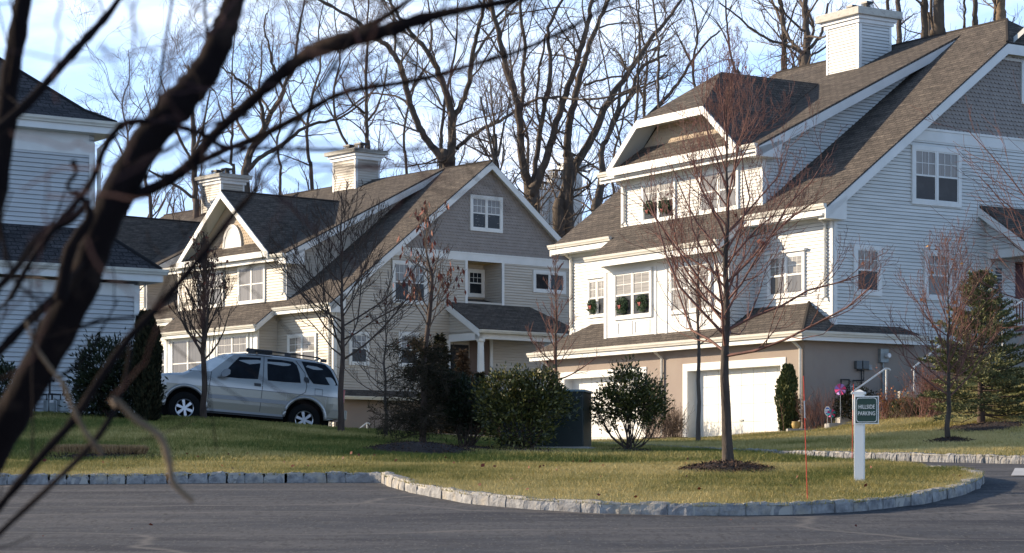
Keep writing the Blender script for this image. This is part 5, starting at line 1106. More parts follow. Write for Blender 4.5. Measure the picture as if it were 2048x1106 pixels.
for j in range(64):
    t = nr.random()**.8; z = .12+1.75*t; a = np.array([p[0], p[1], p[2]+z]); az = nr.uniform(0, 6.28); el = rad(nr.uniform(-8, 30)); L = (1.15-.62*t)*nr.uniform(.6, 1.1)
    sproot(TL, a, np.array([math.cos(az)*math.cos(el), math.sin(az)*math.cos(el), math.sin(el)]), L, .010, 2, cl, lt)
T.build('trunk', M['bark_dark'], root); TW.build('crown', M['twig_brown'], root); TL.build('lower_branches', M['twig_dark'], root); ids = nr.choice(len(lt), 4200); leafmesh('needles', [lt[i][0] for i in ids], [lt[i][1] for i in ids], .07, .22, M['darkfir'], root, jit=.5); tips = [t for t in tips if t[0][2] > p[2]+1.75]; ids = nr.choice(len(tips), 170)
leafmesh('leaves', [tips[i][0] for i in ids], [tips[i][1]*.2 for i in ids], .13, .38, M['leaf_red'], root, jit=.25, hang=1.2)
mound(onground(840, 903), 1.0, 1.1, .16, 'long dark mulch mound under the brown tangle', seed=6, chips=900)
# right edge tree: reddish branches reaching in from outside
p = np.array([11.6, 44., zl(11.6, 44)]); root = empty('small_tree', p, 'bare reddish tree at the right edge, branches reaching over the porch', 'tree', None); T = Tubes(); TW = Tubes()
Pq, Rq = path_px([(2236, 890, 18), (2200, 700, 15), (2160, 480, 12), (2120, 250, 9), (2090, 60, 5)], 44.); Pq[0] = p; Pq, Rq = smoothpath(Pq, Rq, 3); T.add(Pq, Rq, 8)
cf = dict(up=.10, wob=.12, n=[5, 6], ang=(20, 50), ratio=(.35, .6), seg=6, t0=.15, rr=.5, rmin=.0035)
for (x0, y0, x1, y1) in ((2180, 560, 1960, 360), (2180, 600, 1960, 470), (2170, 520, 1975, 250), (2190, 660, 1985, 560), (2195, 700, 2000, 620), (2160, 480, 2010, 180), (2150, 420, 2020, 60), (2185, 640, 1950, 420)):
    q0 = at(x0, y0, 44.); q1 = at(x1, y1, 43+nr.random()*2); d = q1-q0; sproot(TW, q0, unit(d-np.array([0, 0, .2])), np.linalg.norm(d)*1.05, .02, 2, cf)
T.build('trunk', M['bark_dark'], root); TW.build('crown', M['twig_red'], root)

# ------------------------------------------------------------ shrubs
def ell(n, c, r, shell=.55):
    v = nr.normal(0, 1, (n, 3)); v /= np.linalg.norm(v, axis=1, keepdims=True); t = shell+(1-shell)*nr.random((n, 1))**.6; return np.asarray(c)+v*t*np.asarray(r), v
def shrub(name, label, p, blobs, n, size, m, stems=14, stemh=.5, grp=None, asp=.42, mst='bark_dark', updir=.5, spread=.5, shell=.5):
    root = empty(name, p, label, 'shrub', grp); T = Tubes(); tot = sum(b[3]*b[4]*b[5] for b in blobs); PP = []; DD = []
    for b in blobs:
        k = int(n*(b[3]*b[4]*b[5])/tot); q, v = ell(k, np.array(p)+np.array(b[:3]), b[3:6], shell)
        # leafy sprigs instead of an even skin
        for _ in range(max(3, k//60)):
            c, vv = ell(1, np.array(p)+np.array(b[:3]), np.array(b[3:6])*1.08, .85); kk = 26; q = np.vstack([q, c+nr.normal(0, .055, (kk, 3))*(size/.07)+vv*nr.uniform(-.1, .12, (kk, 1))]); v = np.vstack([v, np.repeat(vv, kk, 0)])
        PP.append(q); DD.append(v+np.array([0, 0, updir]))
    for i in range(stems):
        b = blobs[i % len(blobs)]; e = np.array(p)+np.array(b[:3])+nr.normal(0, .5, 3)*np.array(b[3:6])*.7; s = np.array(p)+np.array([nr.normal(0, .06), nr.normal(0, .06), -.03]); mid = s*.5+e*.5+np.array([(e-s)[0]*.12, (e-s)[1]*.12, -.08]); Pq, Rq = smoothpath(np.array([s, mid, e]), np.array([.014, .010, .005]), 3); T.add(Pq, Rq, 5)
        spawn(T, Pq, Rq, dict(up=.1, wob=.15, n=[3], ang=(20, 50), ratio=(.4, .6), seg=4, rmin=.003), 1, 4, (.15, .4), tmin=.4)
    PP = np.vstack(PP); DD = np.vstack(DD); g = PP[:, 2] > Zb(p[0], p[1])+LIFT+.02
    T.build('stems', M[mst], root); leafmesh('foliage', PP[g], DD[g], size, asp, M[m], root, jit=.55); return root
SG = 'rounded evergreen shrubs round the green utility box'
p = onground(1262, 898); m_ = p[1]/F
shrub('laurel_bush', 'open vase shaped evergreen with bare lower stems before the garage doors', p, [(-.05, 0, 1.12, .42, .45, .36), (.33, .1, .95, .35, .4, .34), (-.42, 0, .82, .33, .4, .32), (.1, -.15, .80, .5, .4, .30), (.45, 0, .62, .2, .3, .2), (-.1, 0, 1.42, .22, .25, .15), (-.62, .1, .62, .15, .2, .16)], 4600, .075, 'laurel', 26, grp=SG)
mound(onground(1258, 903), .5, .6, .05, 'thin mulch ring under the open evergreen', seed=9, chips=300)
p = onground(1052, 900)
shrub('laurel_bush', 'broad dome shaped evergreen hugging the green utility box', p, [(-.35, 0, 1.02, .5, .5, .36), (.2, .0, 1.06, .5, .5, .36), (.5, .1, .86, .32, .4, .3), (-.62, 0, .75, .32, .4, .35), (0, -.2, .8, .6, .4, .3), (-.1, -.1, .38, .6, .4, .32), (.3, 0, 1.36, .2, .2, .12), (-.4, 0, 1.32, .22, .2, .12)], 7500, .075, 'laurel', 24, grp=SG)
mound(onground(1052, 904), .75, .6, .05, 'mulch strip at the foot of the dome shaped evergreen', seed=10, chips=300)
p = onground(932, 896)
shrub('laurel_bush', 'dark evergreen with fanned bare stems left of the dome shaped one', p, [(.05, 0, .85, .42, .45, .35), (-.2, .1, 1.1, .35, .4, .28), (.4, .1, .65, .25, .35, .22), (0, 0, .6, .45, .4, .2)], 5000, .065, 'rhodo', 30, grp=SG)
mound(onground(940, 899), .6, .6, .06, 'small mulch patch under the fanned evergreen', seed=11, chips=300)
p = onground(225, 836)
shrub('rhododendron', 'dark broad leaved bush against the grey house wall', p, [(-.1, 0, .85, .6, .5, .7), (.25, 0, .55, .55, .5, .5), (-.35, 0, .5, .4, .5, .45)], 4200, .13, 'rhodo', 14, asp=.3)
p = onground(10, 832)
shrub('rhododendron', 'small dark bush at the left foot of the grey house', p, [(0, 0, .5, .45, .5, .45)], 1500, .1, 'rhodo', 10)
def column(name, label, p, h, r, n, m, size=.09, top=.5, grp=None):
    root = empty(name, p, label, 'shrub', grp); k = nr.random(n); z = k*h; rr = r*np.sqrt(np.clip(1-((k-.35)/(.67))**2, .02, 1))*(np.where(k < .35, .82+.5*k, 1)); a = nr.uniform(0, 6.28, n)
    rr = rr*(.86+.18*np.sin(a*3+z*5)+.1*np.sin(a*7-z*9))*nr.uniform(.55, 1.05, n); P = np.stack([p[0]+rr*np.cos(a), p[1]+rr*np.sin(a), p[2]+z], 1); D = np.stack([np.cos(a)*.5, np.sin(a)*.5, np.ones(n)*1.3], 1)
    leafmesh('foliage', P, D, size, .5, M[m], root, jit=.3); T = Tubes(); T.add([p, p+np.array([0, 0, h*.5]), p+np.array([0, 0, h*.9])], [.04, .03, .01], 6); T.build('trunk', M['bark_dark'], root); return root
Yg = at(1575, 866, 63.5); p = np.array([Yg[0], 63.5, Zb(Yg[0], 63.5)+LIFT]); column('arborvitae', 'narrow column evergreen beside the right garage door', p, (p[2]*0+CZ+(YH-733)/F*63.5)-p[2], .31, 9000, 'arbor')
p = onground(293, 842); column('arborvitae', 'tall dark column evergreen at the corner of the grey house', p, 2.08, .30, 8000, 'darkfir', .1)
for i, (x, y0_, y1_, Y, r_, m__, lb) in enumerate(((880, 668, 868, 80, .75, 'darkfir', 'dark cone evergreen left of the tan porch'), (925, 700, 868, 82, .62, 'brownfir', 'brownish evergreen in front of the tan porch door'), (960, 745, 868, 84, .5, 'darkfir', 'low dark evergreen at the porch column'))):
    q = at(x, y0_, Y); zb = Zb(q[0], Y); p = np.array([q[0], Y, zb]); h = q[2]-zb; root = empty('fir_tree', p, lb, 'tree'); n = 5200; k = nr.random(n)**.75; z = (1-k)*h; a = nr.uniform(0, 6.28, n); rr = r_*2.0*k*nr.uniform(.4, 1.05, n)*(.8+.25*np.sin(z*9)); P = np.stack([p[0]+rr*np.cos(a)*.8, p[1]+rr*np.sin(a)*.8, p[2]+h-k*h], 1)
    leafmesh('foliage', P, np.stack([np.cos(a), np.sin(a), -.1*np.ones(n)], 1), .2, .3, M[m__], root, jit=.35); T = Tubes(); T.add([p, p+np.array([0, 0, h*.95])], [.09, .01], 6); T.build('trunk', M['bark_dark'], root)
# spruce on the right
def spruce(p, h, r, label, seed):
    root = empty('spruce_tree', p, label, 'tree'); T = Tubes(); PP = []; DD = []
    T.add([p, p+np.array([0, 0, h*.5]), p+np.array([0, 0, h])], [.10, .06, .008], 7)
    rr_ = np.random.default_rng(seed); z = .22
    while z < h*.98:
        k = z/h; nb = 9 if k < .8 else 6; L0 = r*(1-k)**.78+.05
        for j in range(nb):
            a = rr_.uniform(0, 6.28); L = L0*rr_.uniform(.65, 1.12); el = rad(-6+38*k+rr_.uniform(-8, 8)); d = np.array([math.cos(a)*math.cos(el), math.sin(a)*math.cos(el), math.sin(el)]); s = p+np.array([0, 0, z+rr_.uniform(-.05, .05)])
            e = s+d*L+np.array([0, 0, .10*L]); T.add([s, s+d*L*.5-np.array([0, 0, .03]), e], [.012, .008, .003], 4)
            ns = int(5+L*9)
            for q in range(ns):
                t = .25+.75*q/ns; c = s+(e-s)*t; sd_ = unit(np.cross(d, (0, 0, 1)))*(1 if q % 2 else -1); l2 = L*.42*(1.1-t)*rr_.uniform(.7, 1.2)+.07; dd = unit(d*.75+sd_*.75+np.array([0, 0, .12])); m2 = 16
                tt_ = rr_.random((m2, 1)); PP.append(c+dd*l2*tt_); DD.append(np.tile(dd, (m2, 1))+rr_.normal(0, .55, (m2, 3))+np.array([0, 0, .25]))
            m2 = 14; tt_ = rr_.random((m2, 1)); PP.append(s+(e-s)*(.5+.5*tt_)); DD.append(np.tile(d, (m2, 1))+rr_.normal(0, .55, (m2, 3)))
        z += .13
    T.build('trunk', M['bark_dark'], root); leafmesh('foliage', np.vstack(PP), np.vstack(DD), .075, .32, M['spruce'], root, jit=.2); return root
p = onground(1962, 848); spruce(p, (848-545)*p[1]/F, 1.8, 'full green spruce standing in front of the white porch', 3)
mound(onground(1968, 856), 1.0, 1.6, .10, 'wide mulch bed under the spruce', seed=12, chips=600)
# twiggy winter shrubs by the basement wall
def twigshrub(label, p, h, w, n, m='twig_red', leaves=0, lm='leaf_red', name='twiggy_shrub', el=(50, 88)):
    root = empty(name, p, label, 'shrub', 'twiggy winter shrubs by the walls'); T = Tubes(); tips = []
    for i in range(n):
        a = nr.uniform(0, 6.28); e_ = rad(nr.uniform(*el)); d = np.array([math.cos(a)*math.cos(e_), math.sin(a)*math.cos(e_), math.sin(e_)]); s = np.array(p)+np.array([nr.normal(0, w*.2), nr.normal(0, w*.2), -.03])
        sproot(T, s, d, h*nr.uniform(.55, 1), .007, 1, dict(up=.05, wob=.12, n=[7], ang=(15, 45), ratio=(.3, .5), seg=5, rmin=.003), tips)
    o = T.build('stems', M[m], root)
    if leaves: ids = nr.choice(len(tips), leaves); leafmesh('leaves', [tips[i][0] for i in ids], [tips[i][1] for i in ids], .055, .6, M[lm], root, jit=.8)
def gp(px, Y): x = (px-CX)/F*Y; return np.array([x, Y, Zb(x, Y)+LIFT])
twigshrub('tall thin stemmed shrub in the corner by the right downspout', gp(1634, 63), 1.1, 1.3, 60, 'twig_red')
twigshrub('red brown shrub in front of the steps behind the sign', gp(1775, 60), .75, .8, 60, 'twig_red', 220, 'leaf_orange')
twigshrub('tall rusty shrub behind the upper handrail', gp(1862, 58), 1.5, 1.0, 90, 'twig_red', 260, 'leaf_red')
twigshrub('low brown shrub between the steps and spruce', gp(1815, 59), .6, .7, 50, 'twig_brown', 60, 'leaf_orange')
twigshrub('olive leaved shrub with vertical stems left of the middle downspout', gp(1300, 68.6), 1.15, .5, 40, 'twig_brown', 420, 'arbor')
twigshrub('grey twiggy shrub between the garage doors', gp(1345, 67.3), 1.0, .8, 90, 'twig_brown')
p = gp(1822, 59.5); shrub('juniper_bush', 'low spreading green juniper beside the concrete steps', p, [(0, 0, .25, .55, .5, .22), (.4, .1, .2, .3, .4, .15)], 2200, .06, 'arbor', 6)
p = gp(1720, 61.5); shrub('evergreen_bush', 'very dark bush under the utility boxes', p, [(0, 0, .45, .55, .3, .42), (-.4, 0, .35, .3, .3, .3)], 2600, .06, 'darkfir', 6)
for i, (x, y, w_, lb) in enumerate(((165, 906, 62, 'left of two clipped mounds of dry ornamental grass'), (246, 908, 46, 'right of two clipped mounds of dry ornamental grass'))):
    p = onground(x, y); n = 5200; a = nr.uniform(0, 6.28, n); t = np.sqrt(nr.random(n)); rx = w_*p[1]/F; P = np.stack([p[0]+rx*t*np.cos(a), p[1]+.3*t*np.sin(a), np.full(n, p[2]-.02)], 1); D = np.stack([np.cos(a)*t*.3, np.sin(a)*t*.3, np.ones(n)], 1)
    tag(leafmesh('ornamental_grass', P, D, .135, .06, M['drygrass'], None, jit=.10), lb, 'grass clump', 'clipped ornamental grass mounds on the left lawn')
mound(onground(200, 912), .95, .5, .02, 'flat dark mulch strip under the dry grass mounds', seed=14, chips=500)

# ------------------------------------------------------------ foreground tree (out of focus, about four metres away)
def foreground():
    Y = 4.0; root = empty('foreground_tree', (-1.9, 4.0, Zb(-1.9, 4)), 'dark blurred bare tree reaching across the left of the view, nearest the camera', 'tree')
    T = Tubes(); TW = Tubes(); r = np.random.default_rng(5)
    limbs = [
     ([(-420, 2400, 150), (-300, 1500, 120), (-120, 1060, 95), (0, 872, 84), (95, 700, 84), (165, 560, 80), (215, 430, 78), (290, 290, 80), (350, 215, 76), (405, 150, 70), (440, 80, 62), (468, 0, 52), (490, -110, 44), (500, -260, 30)], 4.0, 0),
     ([(-60, 900, 60), (-30, 520, 54), (5, 300, 50), (18, 170, 46), (40, 40, 42), (62, -100, 36)], 3.9, .1),
     ([(-20, 270, 20), (50, 212, 22), (115, 140, 20), (165, 85, 19), (215, 30, 17), (250, -20, 14), (320, -120, 8)], 3.7, .2),
     ([(255, 395, 26), (315, 372, 26), (372, 336, 25), (430, 268, 24), (500, 205, 26), (560, 150, 30), (610, 112, 34), (655, 92, 40), (705, 78, 38), (770, 62, 34), (850, 36, 26), (930, 18, 18), (1040, -2, 14), (1160, -30, 8)], 4.0, -.3),
     ([(640, 92, 24), (720, 62, 20), (790, 20, 14), (850, -25, 9)], 3.9, -.2),
     ([(300, 380, 16), (372, 338, 15), (450, 300, 14), (520, 272, 15), (586, 239, 14), (660, 196, 13), (720, 178, 13), (800, 166, 12), (867, 152, 12), (950, 128, 11), (1040, 101, 10), (1150, 50, 8), (1240, -5, 6)], 4.2, -.3),
     ([(-30, 1050, 17), (0, 1012, 17), (90, 904, 19), (145, 843, 19), (199, 759, 18), (259, 675, 18), (337, 590, 17), (400, 515, 15), (458, 440, 13), (505, 385, 11), (520, 345, 10), (560, 298, 9), (600, 240, 9), (645, 170, 8), (690, 100, 6), (730, 20, 4)], 3.6, .2),
     ([(-30, 1110, 13), (0, 1066, 13), (90, 982, 13), (175, 898, 14), (223, 831, 13), (250, 760, 11), (262, 690, 8)], 3.5, .2),
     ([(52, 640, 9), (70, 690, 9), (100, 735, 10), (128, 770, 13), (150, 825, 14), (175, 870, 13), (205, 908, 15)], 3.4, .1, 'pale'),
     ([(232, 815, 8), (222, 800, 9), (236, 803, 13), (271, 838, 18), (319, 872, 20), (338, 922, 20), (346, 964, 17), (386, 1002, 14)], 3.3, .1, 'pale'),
     ([(20, 600, 12), (60, 525, 13), (110, 455, 14), (155, 402, 15), (187, 354, 15), (205, 305, 14), (225, 270, 15), (253, 246, 16), (304, 243, 14), (355, 253, 14), (410, 270, 12), (445, 292, 11), (520, 296, 9), (640, 300, 8), (740, 300, 5)], 3.7, .1),
     ([(145, 322, 16), (152, 345, 9), (135, 372, 9), (160, 392, 8), (185, 360, 8)], 3.6, 0),
     ([(-30, 735, 20), (20, 680, 20), (60, 640, 20), (120, 585, 22), (175, 530, 24)], 3.9, 0),
     ([(-20, 590, 15), (30, 540, 16), (80, 470, 18), (140, 440, 18), (180, 400, 14)], 3.9, 0),
     ([(0, 450, 10), (30, 560, 9), (80, 610, 8), (60, 700, 7)], 3.0, 0),
     ([(120, 600, 30), (140, 500, 26), (180, 430, 18), (150, 380, 10)], 3.8, 0),
     ([(500, 230, 9), (420, 250, 8), (330, 300, 7), (260, 330, 6)], 3.2, 0), ([(780, 60, 9), (850, 160, 6), (870, 200, 5)], 3.6, 0), ([(540, 270, 9), (490, 300, 8), (420, 330, 7)], 3.5, 0)]
    twigs = [((250, -10), (292, 90), (340, 190), (430, 330)), ((320, 95), (180, 120), (60, 110), (0, 100)), ((560, 170), (460, 165), (330, 190), (150, 200)), ((270, 0), (262, 120), (250, 240), (252, 330)), ((330, 80), (340, 120), (325, 210)), ((400, 0), (350, 90), (330, 180)), ((120, 0), (115, 90), (110, 210)),
             ((620, 300), (520, 350), (430, 350)), ((700, 30), (730, 120), (760, 230), (850, 360), (900, 330)), ((1150, 180), (1000, 220), (880, 250)), ((860, 180), (960, 120), (1100, 190)), ((760, 40), (700, 160), (680, 240)), ((80, 560), (90, 640), (60, 720), (0, 760)), ((170, 480), (230, 560), (330, 620)), ((230, 330), (130, 340), (40, 380)),
             ((0, 640), (70, 560), (90, 450), (95, 330)), ((330, 600), (290, 720), (220, 800)), ((460, 440), (430, 560), (380, 700)), ((200, 300), (120, 290), (20, 270)), ((440, 300), (620, 290), (740, 300), (850, 290)), ((520, 30), (600, 90), (700, 120)), ((880, 60), (900, 160), (860, 260), (820, 330))]
    for l in limbs:
        P, R = path_px(l[0], l[1], l[2]); R = R*(.90 if l[0][min(3, len(l[0])-1)][2] > 22 else .75 if len(l) > 3 else .95); P, R = smoothpath(P, R, 5)
        kn = 1+.10*r.normal(0, 1, len(R)).clip(-1, 1.6); R = R*kn; (T if len(l) < 4 else TW).add(P, R, 10)
    for _ in range(20):
        x, y = r.uniform(-20, 800), r.uniform(-20, 420); dx, dy = r.uniform(-110, 110), r.uniform(-90, 90); twigs.append(tuple((x+dx*i+r.normal(0, 16), y+dy*i+r.normal(0, 16)+9*i*i) for i in range(4)))
    for t in twigs:
        P, R = path_px([(x, y, 5.0) for x, y in t], r.uniform(1.9, 3.0), r.uniform(-.3, .3)); P, R = smoothpath(P, R, 5); T3 = Tubes(); T3.add(P+r.normal(0, .002, P.shape), R*np.linspace(1.1, .6, len(R)), 6); T3.build('twig', M['twig_fg'], root)
    for l in limbs[:7]+limbs[10:11]:
        P, R = path_px(l[0], l[1], l[2]); P, R = smoothpath(P, R, 3); k = P[:, 2] > 1.2; P = P[k]; R = R[k]
        if len(P) < 3: continue
        spawn(T, P, R, dict(up=.05, wob=.16, n=[3], ang=(25, 65), ratio=(.35, .6), seg=6, rmin=.0012, rmax=.0035), 1, 5, (.15, .55), tmin=.1, rr=.2)
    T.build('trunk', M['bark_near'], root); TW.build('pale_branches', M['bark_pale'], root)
foreground()

# ------------------------------------------------------------ the silver car
def car():
    Yc = 52.1; S = 409.
    # photo crop units -> along (from rear axle, forwards) and height above the wheel contact line
    def cu(x, y): return (1502-x)/S, .37+(690+(x-397)*.086-y)/S
    pr_ = at(605, 872, Yc); yaw = rad(12); sl_ = math.atan(.094)
    fw = np.array([-math.cos(yaw)*math.cos(sl_), -math.sin(yaw)*math.cos(sl_), math.sin(sl_)]); sx = np.array([math.sin(yaw), -math.cos(yaw), 0.]); upv = unit(np.cross(sx, fw))*1.0
    if upv[2] < 0: upv = -upv
    org = pr_-sx*.88+fw*0    # near side of the rear axle sits at the measured spot
    L = lambda X, y, z: org+fw*X*1.0+sx*y+upv*z          # y>0 is the near side
    root = empty('parked_car', org, 'silver four door off road car with roof rails parked on the slope', 'car')
    TX = [-.875, -.86, -.80, -.68, -.55, -.42, -.2, .5, 1.1, 1.5, 1.70, 1.92, 2.2, 2.45, 2.71, 2.8, 3.1, 3.4, 3.6, 3.70, 3.76, 3.79]
    TZ = [.62, .95, 1.18, 1.45, 1.66, 1.735, 1.76, 1.785, 1.78, 1.765, 1.745, 1.69, 1.53, 1.38, 1.225, 1.185, 1.15, 1.09, 1.02, .93, .80, .66]
    def Tz(X): return float(np.interp(X, TX, TZ))
    def wv(X, z):
        w = .875+.018*math.sin(max(0, min(1, (z-.4)/.75))*math.pi)-max(0, z-1.08)*.30-max(0, z-1.6)*.25
        if X > 3.0: w -= .20*((X-3.0)/.79)**2.6
        if X < -.5: w -= .09*((-.5-X)/.38)**2
        return w
    def top(X, y):
        t = Tz(X); wt = wv(X, t-.07); q = abs(y)/wt; return t-.035*q*q-.05*max(0, (q-.78)/.22)**2
    Xs = sorted(set([round(float(x), 3) for x in np.concatenate([np.linspace(-.875, -.4, 12), np.linspace(-.4, 1.4, 19), np.linspace(1.4, 2.8, 24), np.linspace(2.8, 3.79, 16)])]))
    V = []; Q = []; NS = 12; NT = 7
    for X in Xs:
        t = Tz(X); zb = .40+(.10*max(0, (X-3.2)/.59))+(.10*max(0, (-.5-X)/.38)); zt = max(top(X, wv(X, t-.07)), zb+.05)
        side = [(wv(X, zb+(zt-zb)*i/NS), zb+(zt-zb)*i/NS) for i in range(NS+1)]
        wt = side[-1][0]; tp = [(wt*(1-i/NT), top(X, wt*(1-i/NT))) for i in range(1, NT+1)]; half = side+tp; ring = half+[(-y, z) for y, z in half[-2::-1]]
        for y, z in ring: V.append(L(X, y, z))
    n = len(ring)
    for i in range(len(Xs)-1):
        for k in range(n): Q.append((i*n+k, i*n+(k+1) % n, (i+1)*n+(k+1) % n, (i+1)*n+k))
    me = bpy.data.meshes.new('body'); me.from_pydata([tuple(v-org) for v in V], [], Q+[tuple(range(n))[::-1], tuple((len(Xs)-1)*n+k for k in range(n))])
    bm = bmesh.new(); bm.from_mesh(me); bmesh.ops.recalc_face_normals(bm, faces=bm.faces); bm.to_mesh(me); bm.free()
    body = link('body', me, M['paint'], root); me.materials.append(M['black_metal'])
    # wheel wells cut out
    cut = MB()
    for X in (0, 2.70): cut.lathe(L(X, -1.2, .40), [(.0001, 0), (.445, 0), (.445, 2.4), (.0001, 2.4)], 32, axis=sx, ref=upv)
    co = cut.build('wheel_well', M['black_metal'], None, loc=(0, 0, 0), merge=True)
    bo = body.modifiers.new('b', 'BOOLEAN'); bo.object = co; bo.solver = 'EXACT'; bo.operation = 'DIFFERENCE'
    bpy.context.view_layer.update(); dg = bpy.context.evaluated_depsgraph_get(); nm = bpy.data.meshes.new_from_object(body.evaluated_get(dg)); body.modifiers.clear(); body.data = nm
    bpy.data.objects.remove(co)
    for p_ in nm.polygons: p_.use_smooth = True
    try:
        nm.set_sharp_from_angle(angle=rad(38))
    except Exception: pass
    # lower two tone panel and details are laid on the measured side surface
    def panel(name, pts, m, off=.008, both=True, parent=None, crop=True, sub=3, side_only=None):
        mb = MB()
        if crop: pts = [cu(*q) for q in pts]
        for s in ((1, -1) if both else (1,)):
            pp = [L(X, s*(wv(X, z)+off), z) for X, z in pts]; cX = sum(a for a, _ in pts)/len(pts); cz = sum(b for _, b in pts)/len(pts); c = L(cX, s*(wv(cX, cz)+off), cz)
            for i in range(len(pp)): mb.poly([c, pp[i], pp[(i+1) % len(pp)]])
            qq = [L(X, s*(wv(X, z)-.02), z) for X, z in pts]
            for i in range(len(pp)): j = (i+1) % len(pp); mb.poly([pp[i], pp[j], qq[j], qq[i]])
        return mb.build(name, M[m], parent or root)
    def panels(name, pts, m, off=.008, parent=None):    # one mesh for each side
        out = []
        for s in (1, -1):
            mb = MB(); P_ = [cu(*q) for q in pts]; pp = [L(X, s*(wv(X, z)+off), z) for X, z in P_]; cX = sum(a for a, _ in P_)/len(P_); cz = sum(b for _, b in P_)/len(P_); c = L(cX, s*(wv(cX, cz)+off), cz)
            for i in range(len(pp)): mb.poly([c, pp[i], pp[(i+1) % len(pp)]])
            qq = [L(X, s*(wv(X, z)-.02), z) for X, z in P_]
            for i in range(len(pp)): j = (i+1) % len(pp); mb.poly([pp[i], pp[j], qq[j], qq[i]])
            out.append(mb.build(name, M[m], parent or root))
        return out
    def strip(name, line, wd, m, off=.009, parent=None, dep=.02):
        P_ = [cu(*q) for q in line]
        for s in (1, -1):
            mb = MB()
            for i in range(len(P_)-1):
                (x0, z0), (x1, z1) = P_[i], P_[i+1]; k = 4
                for j in range(k):
                    a = (x0+(x1-x0)*j/k, z0+(z1-z0)*j/k); b = (x0+(x1-x0)*(j+1)/k, z0+(z1-z0)*(j+1)/k); d = np.array([b[0]-a[0], b[1]-a[1]]); d /= np.linalg.norm(d)+1e-9; nx, nz = -d[1]*wd/2, d[0]*wd/2
                    c = [(a[0]+nx, a[1]+nz), (b[0]+nx, b[1]+nz), (b[0]-nx, b[1]-nz), (a[0]-nx, a[1]-nz)]
                    o1 = [L(X, s*(wv(X, z)+off), z) for X, z in c]; o0 = [L(X, s*(wv(X, z)-dep), z) for X, z in c]; mb.hexa(o0+o1)
            mb.build(name, M[m], parent or root)
    # champagne lower flanks: between arches
    grids = {1: MB(), -1: MB()}
    def flank(x0, x1, z0f, z1f, k=14):
        for s in (1, -1):
            mb = grids[s]
            for i in range(k):
                a = x0+(x1-x0)*i/k; b = x0+(x1-x0)*(i+1)/k
                for j in range(3):
                    za = [z0f(a)+(z1f(a)-z0f(a))*q/3 for q in (j, j+1)]; zb_ = [z0f(b)+(z1f(b)-z0f(b))*q/3 for q in (j, j+1)]
                    mb.poly([L(a, s*(wv(a, za[0])+.006), za[0]), L(b, s*(wv(b, zb_[0])+.006), zb_[0]), L(b, s*(wv(b, zb_[1])+.006), zb_[1]), L(a, s*(wv(a, za[1])+.006), za[1])])
    arch = lambda X: max([.41]+[.40+math.sqrt(max(0, .452**2-(X-c)**2)) for c in (0, 2.7)])
    flank(.46, 2.24, lambda X: .41, lambda X: .93, 18); flank(-.80, -.46, lambda X: .50, lambda X: .93, 6); flank(3.16, 3.62, lambda X: .52, lambda X: .84, 8)
    flank(-.452, .452, lambda X: arch(X), lambda X: max(arch(X)+.002, .93), 26); flank(2.248, 3.152, lambda X: arch(X), lambda X: max(arch(X)+.002, .90), 26)
    for s in (1, -1): grids[s].build('lower_panel', M['paint_lower'], root)
    strip('molding', [(604, 575), (1090, 612), (1345, 632)], .085, 'paint_trim', .02); strip('sill', [(600, 700), (1300, 752)], .05, 'paint_trim', .03); strip('side_step', [(600, 722), (1305, 775)], .035, 'black_metal', .05)
    for pts in ([(614, 350), (604, 480), (600, 690)], [(1088, 200), (1092, 420), (1085, 715)], [(1385, 235), (1475, 350), (1500, 470), (1490, 530), (1420, 570), (1370, 610)]): strip('door_gap', pts, .012, 'black_metal', .0075)
    strip('body_line', [(560, 478), (1090, 520), (1500, 555), (1840, 580)], .012, 'slate_metal', .0085)
    panels('window', [(690, 392), (740, 345), (790, 285), (862, 207), (1060, 212), (1056, 300), (1044, 414), (860, 408)], 'car_glass'); panels('window', [(1120, 220), (1250, 228), (1355, 243), (1395, 275), (1425, 350), (1442, 442), (1290, 436), (1135, 424), (1124, 300)], 'car_glass'); panels('window', [(1438, 238), (1560, 250), (1660, 266), (1715, 320), (1760, 395), (1790, 462), (1680, 458), (1560, 448), (1515, 395), (1470, 305)], 'car_glass')
    for pts in ([(1012, 450), (1075, 456), (1075, 482), (1015, 476)], [(1470, 388), (1500, 388), (1520, 415), (1520, 438), (1485, 436), (1468, 415)]): panels('door_handle', pts, 'black_metal', .02)
    strip('fuel_lid', [(1578, 495), (1648, 500), (1650, 560), (1580, 552), (1578, 495)], .008, 'slate_metal', .008)
    # flares, lights, bumpers
    for X in (0, 2.70):
        for s in (1, -1):
            mb = MB(); pr2 = []
            for k in range(25):
                a = math.pi*(k/24)*1.12-.06*math.pi; pr2.append((X+.475*math.cos(a), .40+.475*math.sin(a)))
            mb.tube([L(x, s*(wv(x, max(z, .42))+.004), max(z, .42)) for x, z in pr2], .042, 8); o = mb.build('fender_flare', M['paint'], root, smooth=True)
    for s in (1, -1):
        mb = MB(); pts = [(3.28, .86), (3.50, .86), (3.70, .86), (3.70, 1.0), (3.45, 1.04), (3.30, 1.02)]; pp = [L(X, s*(wv(X, z)+.012), z) for X, z in pts]; mb.poly(pp); pq = [L(X, s*(wv(X, z)-.05), z) for X, z in pts]
        for i in range(6): mb.poly([pp[i], pp[(i+1) % 6], pq[(i+1) % 6], pq[i]])
        hl = mb.build('headlight', M['lamp_orange'], root)
        mb = MB(); mb.obox(L(3.72, s*.58, .94), fw*.03, sx*.16, upv*.075); mb.build('lens', M['lamp_glass'], hl, bevel=.01)
        mb = MB(); mb.obox(L(-.83, s*.80, .98), fw*.05, sx*.05, upv*.16); mb.build('tail_light', M['lamp_red'], root, bevel=.012)
        mb = MB(); pts = [(700, 360), (722, 332), (760, 320), (782, 335), (780, 372), (745, 396), (705, 398)]
